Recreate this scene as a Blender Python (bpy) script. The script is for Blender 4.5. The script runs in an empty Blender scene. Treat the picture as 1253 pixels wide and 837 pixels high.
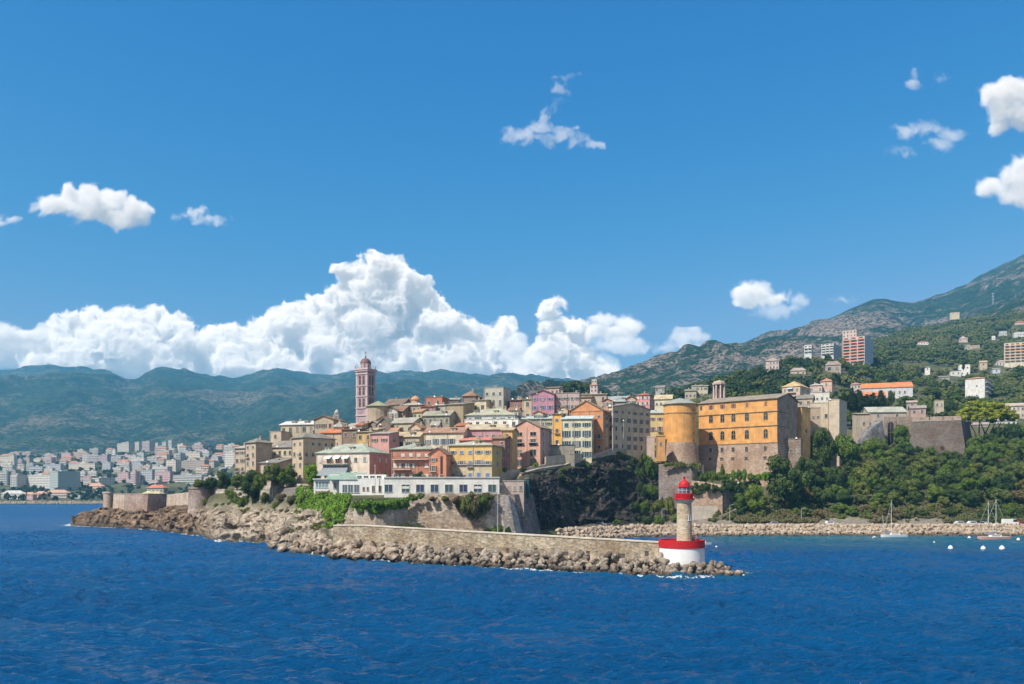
import bpy, math, random
import numpy as np
from mathutils import Vector, Matrix
random.seed(7)
scene = bpy.context.scene
COL = scene.collection
# ---------------------------------------------------------------- camera frame
F, CX, HY, H = 1000.0, 626.5, 600.0, 16.0
def P(px, py, Y):
    """world point seen at (px, py) of the photograph at distance Y"""
    return Vector(((px - CX) / F * Y, Y, H + (HY - py) / F * Y))
cam_d = bpy.data.cameras.new('camera'); cam = bpy.data.objects.new('camera', cam_d); COL.objects.link(cam)
cam.location = (0, 0, H); cam.rotation_euler = (math.radians(90), 0, 0)
cam_d.sensor_width = 36; cam_d.lens = 36 * F / 1253.0
cam_d.shift_y = (HY - 418.5) / 1253.0
cam_d.clip_start = 1; cam_d.clip_end = 60000
scene.camera = cam
SUN = Vector((-0.64, -0.53, 1.0)).normalized()
sun_el = math.asin(SUN.z); sun_az = math.atan2(SUN.x, SUN.y)
# ---------------------------------------------------------------- noise in numpy
def _hash(ix, iy, iz, seed):
    h = (ix.astype(np.int64) * 374761393 + iy.astype(np.int64) * 668265263 + iz.astype(np.int64) * 2147483647 + seed * 974711) & 0xffffffff
    h = ((h ^ (h >> 13)) * 1274126177) & 0xffffffff
    h = ((h ^ (h >> 15)) * 2246822519) & 0xffffffff
    return ((h ^ (h >> 14)) & 0xffff).astype(np.float32) / 32767.5 - 1.0
def noise3(x, y, z, seed=0):
    x = np.asarray(x, dtype=np.float64); y = np.asarray(y, dtype=np.float64) + 0 * x; z = np.asarray(z, dtype=np.float64) + 0 * x
    fx, fy, fz = np.floor(x), np.floor(y), np.floor(z)
    ix, iy, iz = fx.astype(np.int64), fy.astype(np.int64), fz.astype(np.int64)
    u, v, w = x - fx, y - fy, z - fz
    u = u * u * (3 - 2 * u); v = v * v * (3 - 2 * v); w = w * w * (3 - 2 * w)
    r = 0
    for a in (0, 1):
        for b in (0, 1):
            for c in (0, 1):
                r = r + _hash(ix + a, iy + b, iz + c, seed) * (u if a else 1 - u) * (v if b else 1 - v) * (w if c else 1 - w)
    return r
def fbm(x, y, z=0, sc=1.0, octv=4, seed=0, ridged=False, gain=.5):
    a, s, r = 1.0, 1.0 / sc, 0
    for o in range(octv):
        n = noise3(np.asarray(x) * s + 13.7 * o, np.asarray(y) * s + 7.1 * o, np.asarray(z) * s + 3.3 * o, seed + o)
        if ridged: n = 1 - 2 * np.abs(n)
        r = r + a * n; a *= gain; s *= 2.03
    return r
# ---------------------------------------------------------------- tagging
def tag(o, label=None, cat=None, group=None, kind=None):
    if label: o['label'] = label
    if cat: o['category'] = cat
    if group: o['group'] = group
    if kind: o['kind'] = kind
    return o
def empty(name, loc, label, cat, group=None, rz=0):
    o = bpy.data.objects.new(name, None); COL.objects.link(o); o.location = loc; o.rotation_euler = (0, 0, rz)
    o.empty_display_size = .5
    return tag(o, label, cat, group)
# ---------------------------------------------------------------- materials
def new_mat(name):
    m = bpy.data.materials.new(name); m.use_nodes = True
    nt = m.node_tree; b = nt.nodes['Principled BSDF']
    b.inputs['Roughness'].default_value = .85
    b.inputs['Specular IOR Level'].default_value = .25
    return m, nt, b
def N(nt, t, **kw):
    n = nt.nodes.new(t)
    for k, v in kw.items():
        if k in n.inputs.keys() if hasattr(n.inputs, 'keys') else False: n.inputs[k].default_value = v
        else: setattr(n, k, v)
    return n
def noise_node(nt, scale, detail=4, rough=.55, coord='Object', vec=None, dist=0):
    n = nt.nodes.new('ShaderNodeTexNoise'); n.inputs['Scale'].default_value = scale
    n.inputs['Detail'].default_value = detail; n.inputs['Roughness'].default_value = rough; n.inputs['Distortion'].default_value = dist
    if vec is None:
        tc = nt.nodes.new('ShaderNodeTexCoord'); vec = tc.outputs[coord]
    nt.links.new(vec, n.inputs['Vector']); return n
def ramp(nt, fac, stops, interp='LINEAR'):
    r = nt.nodes.new('ShaderNodeValToRGB'); r.color_ramp.interpolation = interp
    e = r.color_ramp.elements
    while len(e) < len(stops): e.new(.5)
    for i, (p, c) in enumerate(stops):
        e[i].position = p; e[i].color = (*c, 1) if len(c) == 3 else c
    nt.links.new(fac, r.inputs['Fac']); return r
def mixc(nt, fac, a, b, mode='MIX'):
    m = nt.nodes.new('ShaderNodeMix'); m.data_type = 'RGBA'; m.blend_type = mode
    for sock, v in ((m.inputs[0], fac), (m.inputs[6], a), (m.inputs[7], b)):
        if isinstance(v, (int, float)): sock.default_value = v
        elif isinstance(v, (tuple, list)): sock.default_value = (*v, 1) if len(v) == 3 else v
        else: nt.links.new(v, sock)
    return m.outputs[2]
def maths(nt, op, a, b=0.0, clamp=False):
    m = nt.nodes.new('ShaderNodeMath'); m.operation = op; m.use_clamp = clamp
    for s, v in ((m.inputs[0], a), (m.inputs[1], b)):
        if isinstance(v, (int, float)): s.default_value = v
        else: nt.links.new(v, s)
    return m.outputs[0]
def bump(nt, b, h, strength, dist):
    n = nt.nodes.new('ShaderNodeBump'); n.inputs['Strength'].default_value = strength; n.inputs['Distance'].default_value = dist
    nt.links.new(h, n.inputs['Height']); nt.links.new(n.outputs[0], b.inputs['Normal'])
def sc_(c, k): return tuple(max(0, min(1, v * k)) for v in c)
_mc = {}
def plaster(c, stain=.25):
    """aged painted plaster: broad fading, rain streaks, bare patches"""
    g_ = .3 * c[0] + .55 * c[1] + .15 * c[2]; c = tuple(min(.8, (v * .92 + g_ * .08) * 1.02) for v in c)
    k = ('pl', c, stain)
    if k in _mc: return _mc[k]
    m, nt, b = new_mat('plaster')
    tc = nt.nodes.new('ShaderNodeTexCoord')
    mp = nt.nodes.new('ShaderNodeMapping'); mp.inputs['Scale'].default_value = (1.6, 1.6, .22); nt.links.new(tc.outputs['Object'], mp.inputs['Vector'])
    n1 = noise_node(nt, .35, 5, .6); n2 = noise_node(nt, .9, 4, .6, vec=mp.outputs[0]); n3 = noise_node(nt, 3.5, 3, .6)
    f1 = ramp(nt, n1.outputs[0], [(.38, (0, 0, 0)), (.62, (1, 1, 1))])
    c1 = mixc(nt, f1.outputs[0], sc_(c, 1 - stain * .7), sc_(c, 1 + stain * .25))
    f2 = ramp(nt, n2.outputs[0], [(.5, (0, 0, 0)), (.72, (1, 1, 1))])
    g = sum(c) / 3
    c2 = mixc(nt, maths(nt, 'MULTIPLY', f2.outputs[0], stain * 1.6), c1, (g * .5, g * .46, g * .42))
    f3 = ramp(nt, n3.outputs[0], [(.66, (0, 0, 0)), (.72, (1, 1, 1))])
    c3 = mixc(nt, maths(nt, 'MULTIPLY', f3.outputs[0], stain * 1.2), c2, (.3, .26, .2))
    nt.links.new(c3, b.inputs['Base Color']); bump(nt, b, n3.outputs[0], .3, .05)
    _mc[k] = m; return m
def plain(name, c, rough=.7, metal=0, var=.12, scale=3):
    k = ('p', name, c, rough)
    if k in _mc: return _mc[k]
    m, nt, b = new_mat(name)
    n = noise_node(nt, scale, 3)
    nt.links.new(mixc(nt, n.outputs[0], sc_(c, 1 - var), sc_(c, 1 + var)), b.inputs['Base Color'])
    b.inputs['Roughness'].default_value = rough; b.inputs['Metallic'].default_value = metal
    _mc[k] = m; return m
def glass_dark(c=(.03, .04, .05)):
    k = ('g', c)
    if k in _mc: return _mc[k]
    m, nt, b = new_mat('window_glass'); b.inputs['Base Color'].default_value = (*c, 1)
    b.inputs['Roughness'].default_value = .12; b.inputs['Specular IOR Level'].default_value = .6
    _mc[k] = m; return m
def tiles(c, var=.35, sc=1.6):
    """roof covering of slates or clay tiles in courses"""
    k = ('t', c, var)
    if k in _mc: return _mc[k]
    m, nt, b = new_mat('roof_covering')
    n1 = noise_node(nt, .3, 4); n2 = noise_node(nt, 4.0, 3, .7)
    tc = nt.nodes.new('ShaderNodeTexCoord')
    w = nt.nodes.new('ShaderNodeTexVoronoi'); w.inputs['Scale'].default_value = 2.2; nt.links.new(tc.outputs['Object'], w.inputs['Vector'])
    c1 = mixc(nt, ramp(nt, n1.outputs[0], [(.35, (0, 0, 0)), (.65, (1, 1, 1))]).outputs[0], sc_(c, 1 - var * .6), sc_(c, 1 + var * .4))
    c2 = mixc(nt, maths(nt, 'MULTIPLY', ramp(nt, n2.outputs[0], [(.45, (0, 0, 0)), (.7, (1, 1, 1))]).outputs[0], var * 1.4), c1, sc_(c, .45))
    c3 = mixc(nt, .3 * var * 2, c2, w.outputs['Color'], 'SOFT_LIGHT')
    nt.links.new(c3, b.inputs['Base Color']); bump(nt, b, n2.outputs[0], .4, .08)
    _mc[k] = m; return m
def masonry(c, size=.8, var=.35, mortar=.55):
    """rubble stone wall"""
    k = ('m', c, size, var)
    if k in _mc: return _mc[k]
    m, nt, b = new_mat('rubble_masonry')
    tc = nt.nodes.new('ShaderNodeTexCoord'); mp = nt.nodes.new('ShaderNodeMapping')
    mp.inputs['Scale'].default_value = (1, 1, 1.7); nt.links.new(tc.outputs['Object'], mp.inputs['Vector'])
    v = nt.nodes.new('ShaderNodeTexVoronoi'); v.inputs['Scale'].default_value = 1 / size; nt.links.new(mp.outputs[0], v.inputs['Vector'])
    n1 = noise_node(nt, .16, 5, .6); n2 = noise_node(nt, 1.3, 5, .65)
    sp = nt.nodes.new('ShaderNodeMapping'); sp.inputs['Scale'].default_value = (.8, .8, .13); nt.links.new(tc.outputs['Object'], sp.inputs['Vector'])
    n3 = noise_node(nt, 1.0, 4, .6, vec=sp.outputs[0])
    hs = nt.nodes.new('ShaderNodeSeparateColor'); nt.links.new(v.outputs['Color'], hs.inputs[0])
    c1 = mixc(nt, hs.outputs[0], sc_(c, 1 - var), sc_(c, 1 + var * .6))
    c2 = mixc(nt, ramp(nt, n1.outputs[0], [(.4, (0, 0, 0)), (.62, (1, 1, 1))]).outputs[0], c1, mixc(nt, 1.0, c1, (.72, .62, .55), 'MULTIPLY'))
    c3 = mixc(nt, maths(nt, 'MULTIPLY', ramp(nt, n3.outputs[0], [(.5, (0, 0, 0)), (.7, (1, 1, 1))]).outputs[0], .6), c2, sc_(c, mortar * .7))
    c4 = mixc(nt, maths(nt, 'MULTIPLY', ramp(nt, n2.outputs[0], [(.55, (0, 0, 0)), (.68, (1, 1, 1))]).outputs[0], .5), c3, sc_(c, .38))
    nt.links.new(c4, b.inputs['Base Color']); bump(nt, b, maths(nt, 'ADD', v.outputs['Distance'], n2.outputs[0]), .6, .15)
    _mc[k] = m; return m
# ---------------------------------------------------------------- mesh builder
class MB:
    def __init__(s): s.v = []; s.f = []; s.m = []
    def add(s, vs, fs, mi=0):
        o = len(s.v); s.v += [tuple(p) for p in vs]; s.f += [tuple(i + o for i in f) for f in fs]; s.m += [mi] * len(fs)
    def box(s, x0, y0, z0, x1, y1, z1, mi=0, M=None):
        vs = [Vector(p) for p in ((x0, y0, z0), (x1, y0, z0), (x1, y1, z0), (x0, y1, z0), (x0, y0, z1), (x1, y0, z1), (x1, y1, z1), (x0, y1, z1))]
        if M: vs = [M @ p for p in vs]
        s.add(vs, [(0, 3, 2, 1), (4, 5, 6, 7), (0, 1, 5, 4), (1, 2, 6, 5), (2, 3, 7, 6), (3, 0, 4, 7)], mi)
    def lathe(s, prof, n=20, mi=0, c=(0, 0), cap=True, a0=0, a1=2 * math.pi):
        full = abs(a1 - a0 - 2 * math.pi) < 1e-6; k = n if full else n + 1
        vs = [(c[0] + r * math.cos(a0 + (a1 - a0) * i / n), c[1] + r * math.sin(a0 + (a1 - a0) * i / n), z) for r, z in prof for i in range(k)]
        fs = []
        for j in range(len(prof) - 1):
            for i in range(n):
                a = j * k + i; b = j * k + (i + 1) % k
                fs.append((a, b, b + k, a + k))
        if cap and full: fs.append(tuple(range(k))[::-1]); fs.append(tuple(range((len(prof) - 1) * k, len(prof) * k)))
        s.add(vs, fs, mi)
    def tube(s, a, b, r0, r1=None, n=8, mi=0):
        r1 = r0 if r1 is None else r1; a = Vector(a); b = Vector(b); d = (b - a)
        if d.length < 1e-6: return
        q = d.to_track_quat('Z', 'Y'); L = d.length
        vs = [a + q @ Vector((r * math.cos(2 * math.pi * i / n), r * math.sin(2 * math.pi * i / n), z)) for r, z in ((r0, 0), (r1, L)) for i in range(n)]
        fs = [(i, (i + 1) % n, (i + 1) % n + n, i + n) for i in range(n)] + [tuple(range(n))[::-1], tuple(range(n, 2 * n))]
        s.add(vs, fs, mi)
    def mesh(s, name, mats):
        me = bpy.data.meshes.new(name); me.from_pydata(s.v, [], s.f)
        for m in mats: me.materials.append(m)
        if len(mats) > 1: me.polygons.foreach_set('material_index', s.m)
        me.update(); return me
    def build(s, name, mats, parent=None, smooth=False, loc=None):
        if not isinstance(mats, (list, tuple)): mats = [mats]
        me = s.mesh(name, mats); return put(name, me, parent, smooth, loc)
def put(name, me, parent=None, smooth=False, loc=None, rot=None, scale=None):
    o = bpy.data.objects.new(name, me); COL.objects.link(o)
    if smooth: me.shade_smooth()
    if parent: o.parent = parent
    if loc is not None: o.location = loc
    if rot is not None: o.rotation_euler = rot
    if scale is not None: o.scale = scale
    return o
def grid_mesh(name, X, Y, Z, mats, attrs=None, smooth=True):
    """X, Y, Z: 2D arrays -> one sheet"""
    nr, nc = X.shape
    me = bpy.data.meshes.new(name)
    co = np.stack([X, Y, Z], -1).reshape(-1, 3).astype(np.float32)
    idx = np.arange(nr * nc).reshape(nr, nc)
    q = np.stack([idx[:-1, :-1], idx[:-1, 1:], idx[1:, 1:], idx[1:, :-1]], -1).reshape(-1, 4).astype(np.int32)
    me.vertices.add(len(co)); me.vertices.foreach_set('co', co.ravel())
    me.loops.add(q.size); me.loops.foreach_set('vertex_index', q.ravel())
    me.polygons.add(len(q)); me.polygons.foreach_set('loop_start', np.arange(0, q.size, 4, dtype=np.int32))
    me.polygons.foreach_set('loop_total', np.full(len(q), 4, dtype=np.int32))
    me.update(calc_edges=True)
    for k, a in (attrs or {}).items():
        at = me.attributes.new(k, 'FLOAT', 'POINT'); at.data.foreach_set('value', a.ravel().astype(np.float32))
    for m in mats: me.materials.append(m)
    if smooth: me.polygons.foreach_set('use_smooth', np.ones(len(q), dtype=bool))
    o = bpy.data.objects.new(name, me); COL.objects.link(o); return o
def attr_node(nt, name):
    a = nt.nodes.new('ShaderNodeAttribute'); a.attribute_name = name; return a.outputs['Fac']
# ================================================================ TERRAIN
K = {
 -900: [(300,-6),(310,-6),(320,-6),(330,-6),(340,-6),(350,-6),(420,-6),(900,-5),(930,-3),(942,2.5),(1050,6),(1350,25),(1700,55),(2300,100)],
 60:   [(362,-6),(368,-6),(372,-6),(376,-6),(380,-6),(384,-6),(420,-6),(900,-5),(930,-3),(942,2.5),(1050,8),(1350,38),(1700,72),(2300,115)],
 80:   [(362,-6),(367,-4),(372,-3),(376,-3),(380,-3),(384,-4),(420,-6),(900,-6),(930,-3),(942,2.5),(1050,8),(1350,40),(1700,80),(2300,125)],
 90:   [(364,-5),(370,.2),(374,1.2),(378,1.6),(382,1.2),(388,-1),(420,-6),(900,-6),(930,-3),(942,2.5),(1050,8),(1350,40),(1700,82),(2300,130)],
 112:  [(356,-5),(362,.8),(366,3),(371,4.6),(378,5),(390,4),(420,-5),(900,-6),(930,-3),(942,2.5),(1050,8),(1350,42),(1700,86),(2300,130)],
 130:  [(350,-5),(355,1),(359,4),(364,6.8),(372,7.5),(395,7.5),(425,-5),(900,-6),(930,-3),(942,2.5),(1050,8),(1350,44),(1700,88),(2300,130)],
 196:  [(320,-5),(325,1.5),(332,4),(344,6.5),(360,7.5),(420,8),(500,-4),(900,-5),(930,-3),(942,3),(1050,10),(1350,50),(1700,92),(2300,140)],
 206:  [(306,-5),(311,1.5),(316,5),(322,7.5),(345,9),(420,9),(520,-4),(900,-5),(930,-3),(942,3),(1050,10),(1350,50),(1700,92),(2300,140)],
 228:  [(290,-5),(296,1.8),(300,5),(306,7.5),(320,10),(400,10),(560,2),(800,-4),(930,-2),(942,4),(1050,12),(1350,52),(1700,94),(2300,140)],
 243:  [(284,-5),(290,1.5),(295,3.5),(300,6.5),(310,11),(340,12),(560,9),(760,3),(930,5),(960,8),(1080,16),(1350,55),(1700,96),(2300,140)],
 262:  [(250,-5),(256,1),(265,2.6),(288,8.2),(295,14.5),(320,15.5),(560,14),(700,10),(900,8),(960,12),(1080,22),(1350,58),(1700,98),(2300,140)],
 300:  [(247,-5),(253,1),(261,2.6),(281,9.5),(288,16),(320,17.5),(450,23),(600,22),(800,22),(950,28),(1080,40),(1350,72),(1700,108),(2300,150)],
 330:  [(243,-5),(249,1),(257,2.6),(268,10.2),(276,17),(300,18.5),(400,24),(600,24),(800,26),(950,32),(1080,45),(1350,75),(1700,110),(2300,150)],
 370:  [(207,-5),(213,.5),(224,2.3),(246,7.5),(257,16.5),(280,18.5),(340,24),(500,28),(700,30),(950,40),(1080,50),(1350,75),(1700,110),(2300,150)],
 400:  [(195,-5),(203,.5),(213,2.5),(237,6),(246,14.6),(256,15.4),(320,22),(400,27),(600,30),(950,40),(1080,50),(1350,75),(1700,110),(2300,150)],
 430:  [(191,-5),(199,.5),(208,2.3),(226,4.6),(232,13.8),(256,15.2),(310,22),(360,28),(500,32),(900,40),(1080,50),(1350,75),(1700,100),(2300,120)],
 500:  [(187,-5),(196,.5),(206,2.2),(226,3.5),(232,13.5),(245,15),(310,22),(360,28),(500,32),(800,34),(1080,45),(1350,60),(1700,80),(2300,100)],
 540:  [(206,-5),(214,-1),(222,2),(229,3),(234,13.5),(245,15),(310,23),(360,29),(500,33),(800,35),(1080,45),(1350,60),(1700,80),(2300,100)],
 615:  [(214,-5),(223,.5),(230,2),(235,3),(240,13.5),(250,15.5),(300,23),(350,30),(480,36),(620,55),(760,66),(1000,70),(1300,70),(2300,80)],
 640:  [(230,-5),(240,.5),(244,3),(250,4),(257,18),(263,22),(305,27),(350,32),(480,42),(620,70),(760,82),(1000,85),(1300,80),(2300,80)],
 700:  [(255,-5),(262,.6),(266,3.2),(279,4),(286,21),(292,26),(318,28),(360,33),(480,45),(600,78),(700,97),(900,95),(1200,90),(2300,90)],
 750:  [(266,-5),(272,.6),(276,3.2),(297,5),(305,24),(313,30.5),(340,31.5),(380,35),(480,50),(620,78),(720,90),(900,98),(1200,105),(2300,110)],
 790:  [(276,-5),(283,.6),(287,3.2),(302,4.5),(322,20),(334,31),(345,32),(390,39),(470,55),(600,74),(720,88),(900,105),(1200,120),(2300,140)],
 830:  [(279,-5),(285,.6),(289,3.2),(303,4),(314,10),(322,14),(350,24),(400,40),(470,60),(600,82),(720,98),(900,110),(1200,130),(2300,150)],
 900:  [(281,-5),(287,.6),(291,3.2),(297.5,4),(311,9),(320,14),(350,25),(420,45),(480,68),(580,92),(700,106),(900,116),(1200,140),(2300,160)],
 960:  [(283,-5),(288,.6),(292,3.2),(297.5,4),(316,11),(335,20),(360,26),(420,40),(500,64),(600,96),(720,124),(820,134),(1100,130),(2300,150)],
 1010: [(284,-5),(289,.6),(293,3.2),(297.5,4),(322,12),(350,22),(375,30),(420,44),(500,66),(600,92),(740,130),(860,146),(1100,165),(2300,200)],
 1055: [(284,-5),(289,.6),(293,3.2),(297.5,4),(324,14),(355,26),(385,34),(430,47),(500,62),(600,86),(740,126),(900,160),(1300,240),(2300,240)],
 1100: [(284,-5),(289,.6),(293,3.2),(297.5,4),(325,15),(360,28),(390,35),(432,50),(500,62),(600,84),(750,122),(1000,185),(1450,292),(2300,270)],
 1180: [(284,-5),(289,.6),(293,3.2),(297.5,4),(325,15),(360,28),(392,36),(432,49),(500,62),(600,82),(750,116),(1000,185),(1500,325),(2300,290)],
 1253: [(284,-5),(289,.6),(293,3.2),(297.5,4),(325,15),(360,28),(392,37),(432,49),(500,62),(600,84),(750,118),(1000,190),(1500,342),(2300,320)],
 2200: [(284,-5),(289,.6),(293,3.2),(297.5,4),(325,15),(360,28),(392,38),(432,50),(500,64),(600,90),(750,130),(1000,210),(1600,420),(2300,420)],
}
KP = np.array(sorted(K)); KY = np.array([[a[0] for a in K[p]] for p in KP], float); KZ = np.array([[a[1] for a in K[p]] for p in KP], float)
def base_z(x, y):
    x = np.asarray(x, float); y = np.asarray(y, float)
    px = np.clip(CX + F * x / np.maximum(y, 50), KP[0], KP[-1])
    i = np.clip(np.searchsorted(KP, px, side='right') - 1, 0, len(KP) - 2)
    t = (px - KP[i]) / (KP[i + 1] - KP[i])
    YY = KY[i] * (1 - t)[..., None] + KY[i + 1] * t[..., None]
    ZZ = KZ[i] * (1 - t)[..., None] + KZ[i + 1] * t[..., None]
    z = np.where(y < YY[..., 0], -6.0, ZZ[..., -1])
    for k in range(YY.shape[-1] - 1):
        a, b = YY[..., k], YY[..., k + 1]
        s = np.clip((y - a) / np.maximum(b - a, 1e-3), 0, 1)
        z = np.where((y >= a) & (y < b), ZZ[..., k] + (ZZ[..., k + 1] - ZZ[..., k]) * s, z)
    return z
def rockiness(x, y):
    px = CX + F * np.asarray(x, float) / np.maximum(y, 50)
    g = lambda v, a, b, w: np.clip((v - a) / w, 0, 1) * np.clip((b - v) / w, 0, 1)
    z = base_z(x, y)
    left = g(px, 70, 402, 8) * np.clip((13 - z) / 5, .0, 1) * (np.asarray(y) < 420)
    ztop = np.interp(px, KP, KZ[:, 5])
    cliff = g(px, 622, 820, 10) * np.clip((z - 3.3) / 1.0, 0, 1) * np.clip((ztop - .3 - z) / 2.5, 0, 1) * (np.asarray(y) < 345)
    mid = g(px, 400, 625, 6) * np.clip((z - 3.4) / 1.0, 0, 1) * np.clip((13 - z) / 2, 0, 1) * (np.asarray(y) < 240)
    right = g(px, 800, 1400, 20) * np.clip((z - 3.6) / 1.0, 0, 1) * np.clip((9 - z) / 2, 0, 1) * (np.asarray(y) < 330)
    return left, cliff, mid, right
def displace(x, y):
    """terrain surface: base profile, rocky relief near the sea, gentle relief on the slopes"""
    z = base_z(x, y); L, C, M, R = rockiness(x, y)
    # tilted strata on the headland
    u = x * .55 - y * .2 + z * 1.1; w_ = x * .8 + y * .9
    strata = fbm(u / 3.0, w_ / 16, 0, 1, 4, 3, True)
    blocks = fbm(x, y, z * 1.3, 11, 4, 21, True)
    dz = L * np.clip((10.5 - z) / 6, .3, 1) * (1.5 * blocks + 1.25 * strata - .9) + C * (.6 * fbm(x, y, z, 9, 5, 33, True) - .6) + .35 * M * (blocks - .8) + .7 * R * blocks
    soft = np.clip((z - 6) / 10, 0, 1) * (1 - np.clip(L + C, 0, 1)) * np.clip((np.asarray(y) - 300) / 200, 0, 1)
    dz = dz + soft * (1.5 * fbm(x, y, 0, 60, 4, 5)) * np.clip(np.asarray(y) / 600, .3, 6)
    # city terraces stay calm, shore line stays put
    sh = np.clip(np.abs(z) / 1.5, .25, 1)
    z = z + dz * sh
    # horizontal push of the cliff face for ledges and hollows
    push = C * (2.6 * fbm(x, z * 1.2, 0, 13, 5, 51, True, .55) + 1.3 * fbm(x, z, 0, 3.6, 5, 77, True, .6))
    pushL = L * (1.9 * fbm(x, z * 1.5, y, 6, 4, 61, True)) * np.clip(z / 3, 0, 1)
    return x, y - push - pushL, z
def ground_at(x, y):
    a, b, z = displace(np.array([float(x)]), np.array([float(y)])); return float(z[0])
_pc = np.concatenate([np.arange(-700, 60, 8), np.arange(60, 830, .9), np.arange(830, 1280, 1.6), np.arange(1280, 2000, 8)])
_NR = 640
_cY = np.stack([np.interp(_pc, KP, KY[:, k]) for k in range(14)], 1); _cZ = np.stack([np.interp(_pc, KP, KZ[:, k]) for k in range(14)], 1)
_t = np.linspace(0, 13, 13 * 60 + 1); _ki = np.minimum(_t.astype(int), 12); _kf = _t - _ki
_fY = _cY[:, _ki] * (1 - _kf) + _cY[:, _ki + 1] * _kf; _fZ = _cZ[:, _ki] * (1 - _kf) + _cZ[:, _ki + 1] * _kf
_ds = np.hypot(np.diff(_fY, axis=1), 1.3 * np.diff(_fZ, axis=1)) / np.maximum(.6, (_fY[:, 1:] - 330) * .022 + .6)
_cs = np.concatenate([np.zeros((len(_pc), 1)), np.cumsum(_ds + 1e-4, 1)], 1)
_YY = np.stack([np.interp(np.linspace(0, _cs[i, -1], _NR), _cs[i], _fY[i]) for i in range(len(_pc))], 1)
_PX = np.broadcast_to(_pc, _YY.shape); _XX = (_PX - CX) / F * _YY
gx, gy, gz = displace(_XX, _YY)
L_, C_, M_, R_ = rockiness(_XX, _YY)
zb = base_z(_XX, _YY)
road = ((zb > 2.4) & (zb < 4.6) & (_PX > 690) & (_YY > 262) & (_YY < 306)).astype(float) * (1 - np.clip(C_, 0, 1))
town = ((_PX > 300) & (_PX < 800) & (_YY > 245) & (_YY < 430) & (zb > 13)).astype(float) * (1 - np.clip(C_ * 1.5, 0, 1)) * ((_PX < 630) | (zb > np.interp(_PX, KP, KZ[:, 5]) - .5))
# ground material
m, nt, b = new_mat('ground_surface')
n1 = noise_node(nt, .035, 6, .6); n2 = noise_node(nt, .35, 6, .65); n3 = noise_node(nt, 1.6, 5, .7, dist=.4)
vor = nt.nodes.new('ShaderNodeTexVoronoi'); vor.feature = 'DISTANCE_TO_EDGE'; vor.inputs['Scale'].default_value = .45
tc = nt.nodes.new('ShaderNodeTexCoord'); nt.links.new(tc.outputs['Object'], vor.inputs['Vector'])
soil = mixc(nt, n2.outputs[0], (.07, .085, .032), (.17, .14, .075))
soil = mixc(nt, ramp(nt, n1.outputs[0], [(.42, (0, 0, 0)), (.6, (1, 1, 1))]).outputs[0], soil, (.045, .06, .022))
smp = nt.nodes.new('ShaderNodeMapping'); smp.inputs['Rotation'].default_value = (0, math.radians(38), math.radians(20)); smp.inputs['Scale'].default_value = (.22, .3, 1.25); nt.links.new(tc.outputs['Object'], smp.inputs['Vector'])
st = noise_node(nt, .9, 6, .68, vec=smp.outputs[0], dist=.5); big = noise_node(nt, .09, 4, .6)
rockl = mixc(nt, ramp(nt, st.outputs[0], [(.36, (0, 0, 0)), (.6, (1, 1, 1))]).outputs[0], mixc(nt, attr_node(nt, 'pale'), (.12, .078, .05), (.30, .235, .17)), mixc(nt, attr_node(nt, 'pale'), (.40, .27, .17), (.68, .57, .44)))
rockl = mixc(nt, ramp(nt, big.outputs[0], [(.42, (0, 0, 0)), (.6, (1, 1, 1))]).outputs[0], rockl, mixc(nt, 1.0, rockl, (.62, .62, .62), 'MULTIPLY'))
rockl = mixc(nt, ramp(nt, n3.outputs[0], [(.38, (1, 1, 1)), (.48, (0, 0, 0))]).outputs[0], rockl, (.06, .04, .028))
rockd = mixc(nt, ramp(nt, n2.outputs[0], [(.38, (0, 0, 0)), (.66, (1, 1, 1))]).outputs[0], (.018, .015, .014), (.17, .135, .115))
rockd = mixc(nt, ramp(nt, big.outputs[0], [(.54, (0, 0, 0)), (.68, (1, 1, 1))]).outputs[0], rockd, mixc(nt, n3.outputs[0], (.04, .03, .022), (.24, .17, .12)))
rockd = mixc(nt, ramp(nt, n3.outputs[0], [(.46, (1, 1, 1)), (.56, (0, 0, 0))]).outputs[0], rockd, (.008, .008, .008))
rockd = mixc(nt, ramp(nt, n1.outputs[0], [(.6, (0, 0, 0)), (.65, (1, 1, 1))]).outputs[0], rockd, (.016, .026, .009))
col = mixc(nt, attr_node(nt, 'rock'), soil, rockl)
col = mixc(nt, attr_node(nt, 'cliff'), col, rockd)
col = mixc(nt, attr_node(nt, 'road'), col, mixc(nt, n3.outputs[0], (.17, .15, .125), (.27, .235, .19)))
col = mixc(nt, attr_node(nt, 'town'), col, mixc(nt, n3.outputs[0], (.14, .12, .1), (.26, .23, .19)))
sx = nt.nodes.new('ShaderNodeSeparateXYZ'); nt.links.new(tc.outputs['Object'], sx.inputs[0])
wet = ramp(nt, maths(nt, 'ADD', maths(nt, 'MULTIPLY', sx.outputs[2], .25), maths(nt, 'MULTIPLY', maths(nt, 'SUBTRACT', n2.outputs[0], .5), .7)), [(.12, (1, 1, 1)), (.4, (0, 0, 0))])
col = mixc(nt, maths(nt, 'MULTIPLY', wet.outputs[0], .75), col, (.04, .03, .022))
nt.links.new(col, b.inputs['Base Color'])
bump(nt, b, maths(nt, 'ADD', n3.outputs[0], maths(nt, 'MULTIPLY', st.outputs[0], 1.8)), 1.0, .6)
ground = grid_mesh('ground', gx, gy, gz, [m], {'rock': np.clip(L_ + .8 * M_ + .45 * R_, 0, 1), 'cliff': np.clip(C_, 0, 1), 'road': road, 'town': town, 'pale': np.clip((_PX - 235) / 30, 0, 1)}, smooth=True)
tag(ground, 'rocky headland, cliff, shore and hillside the town stands on', kind='structure')
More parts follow.
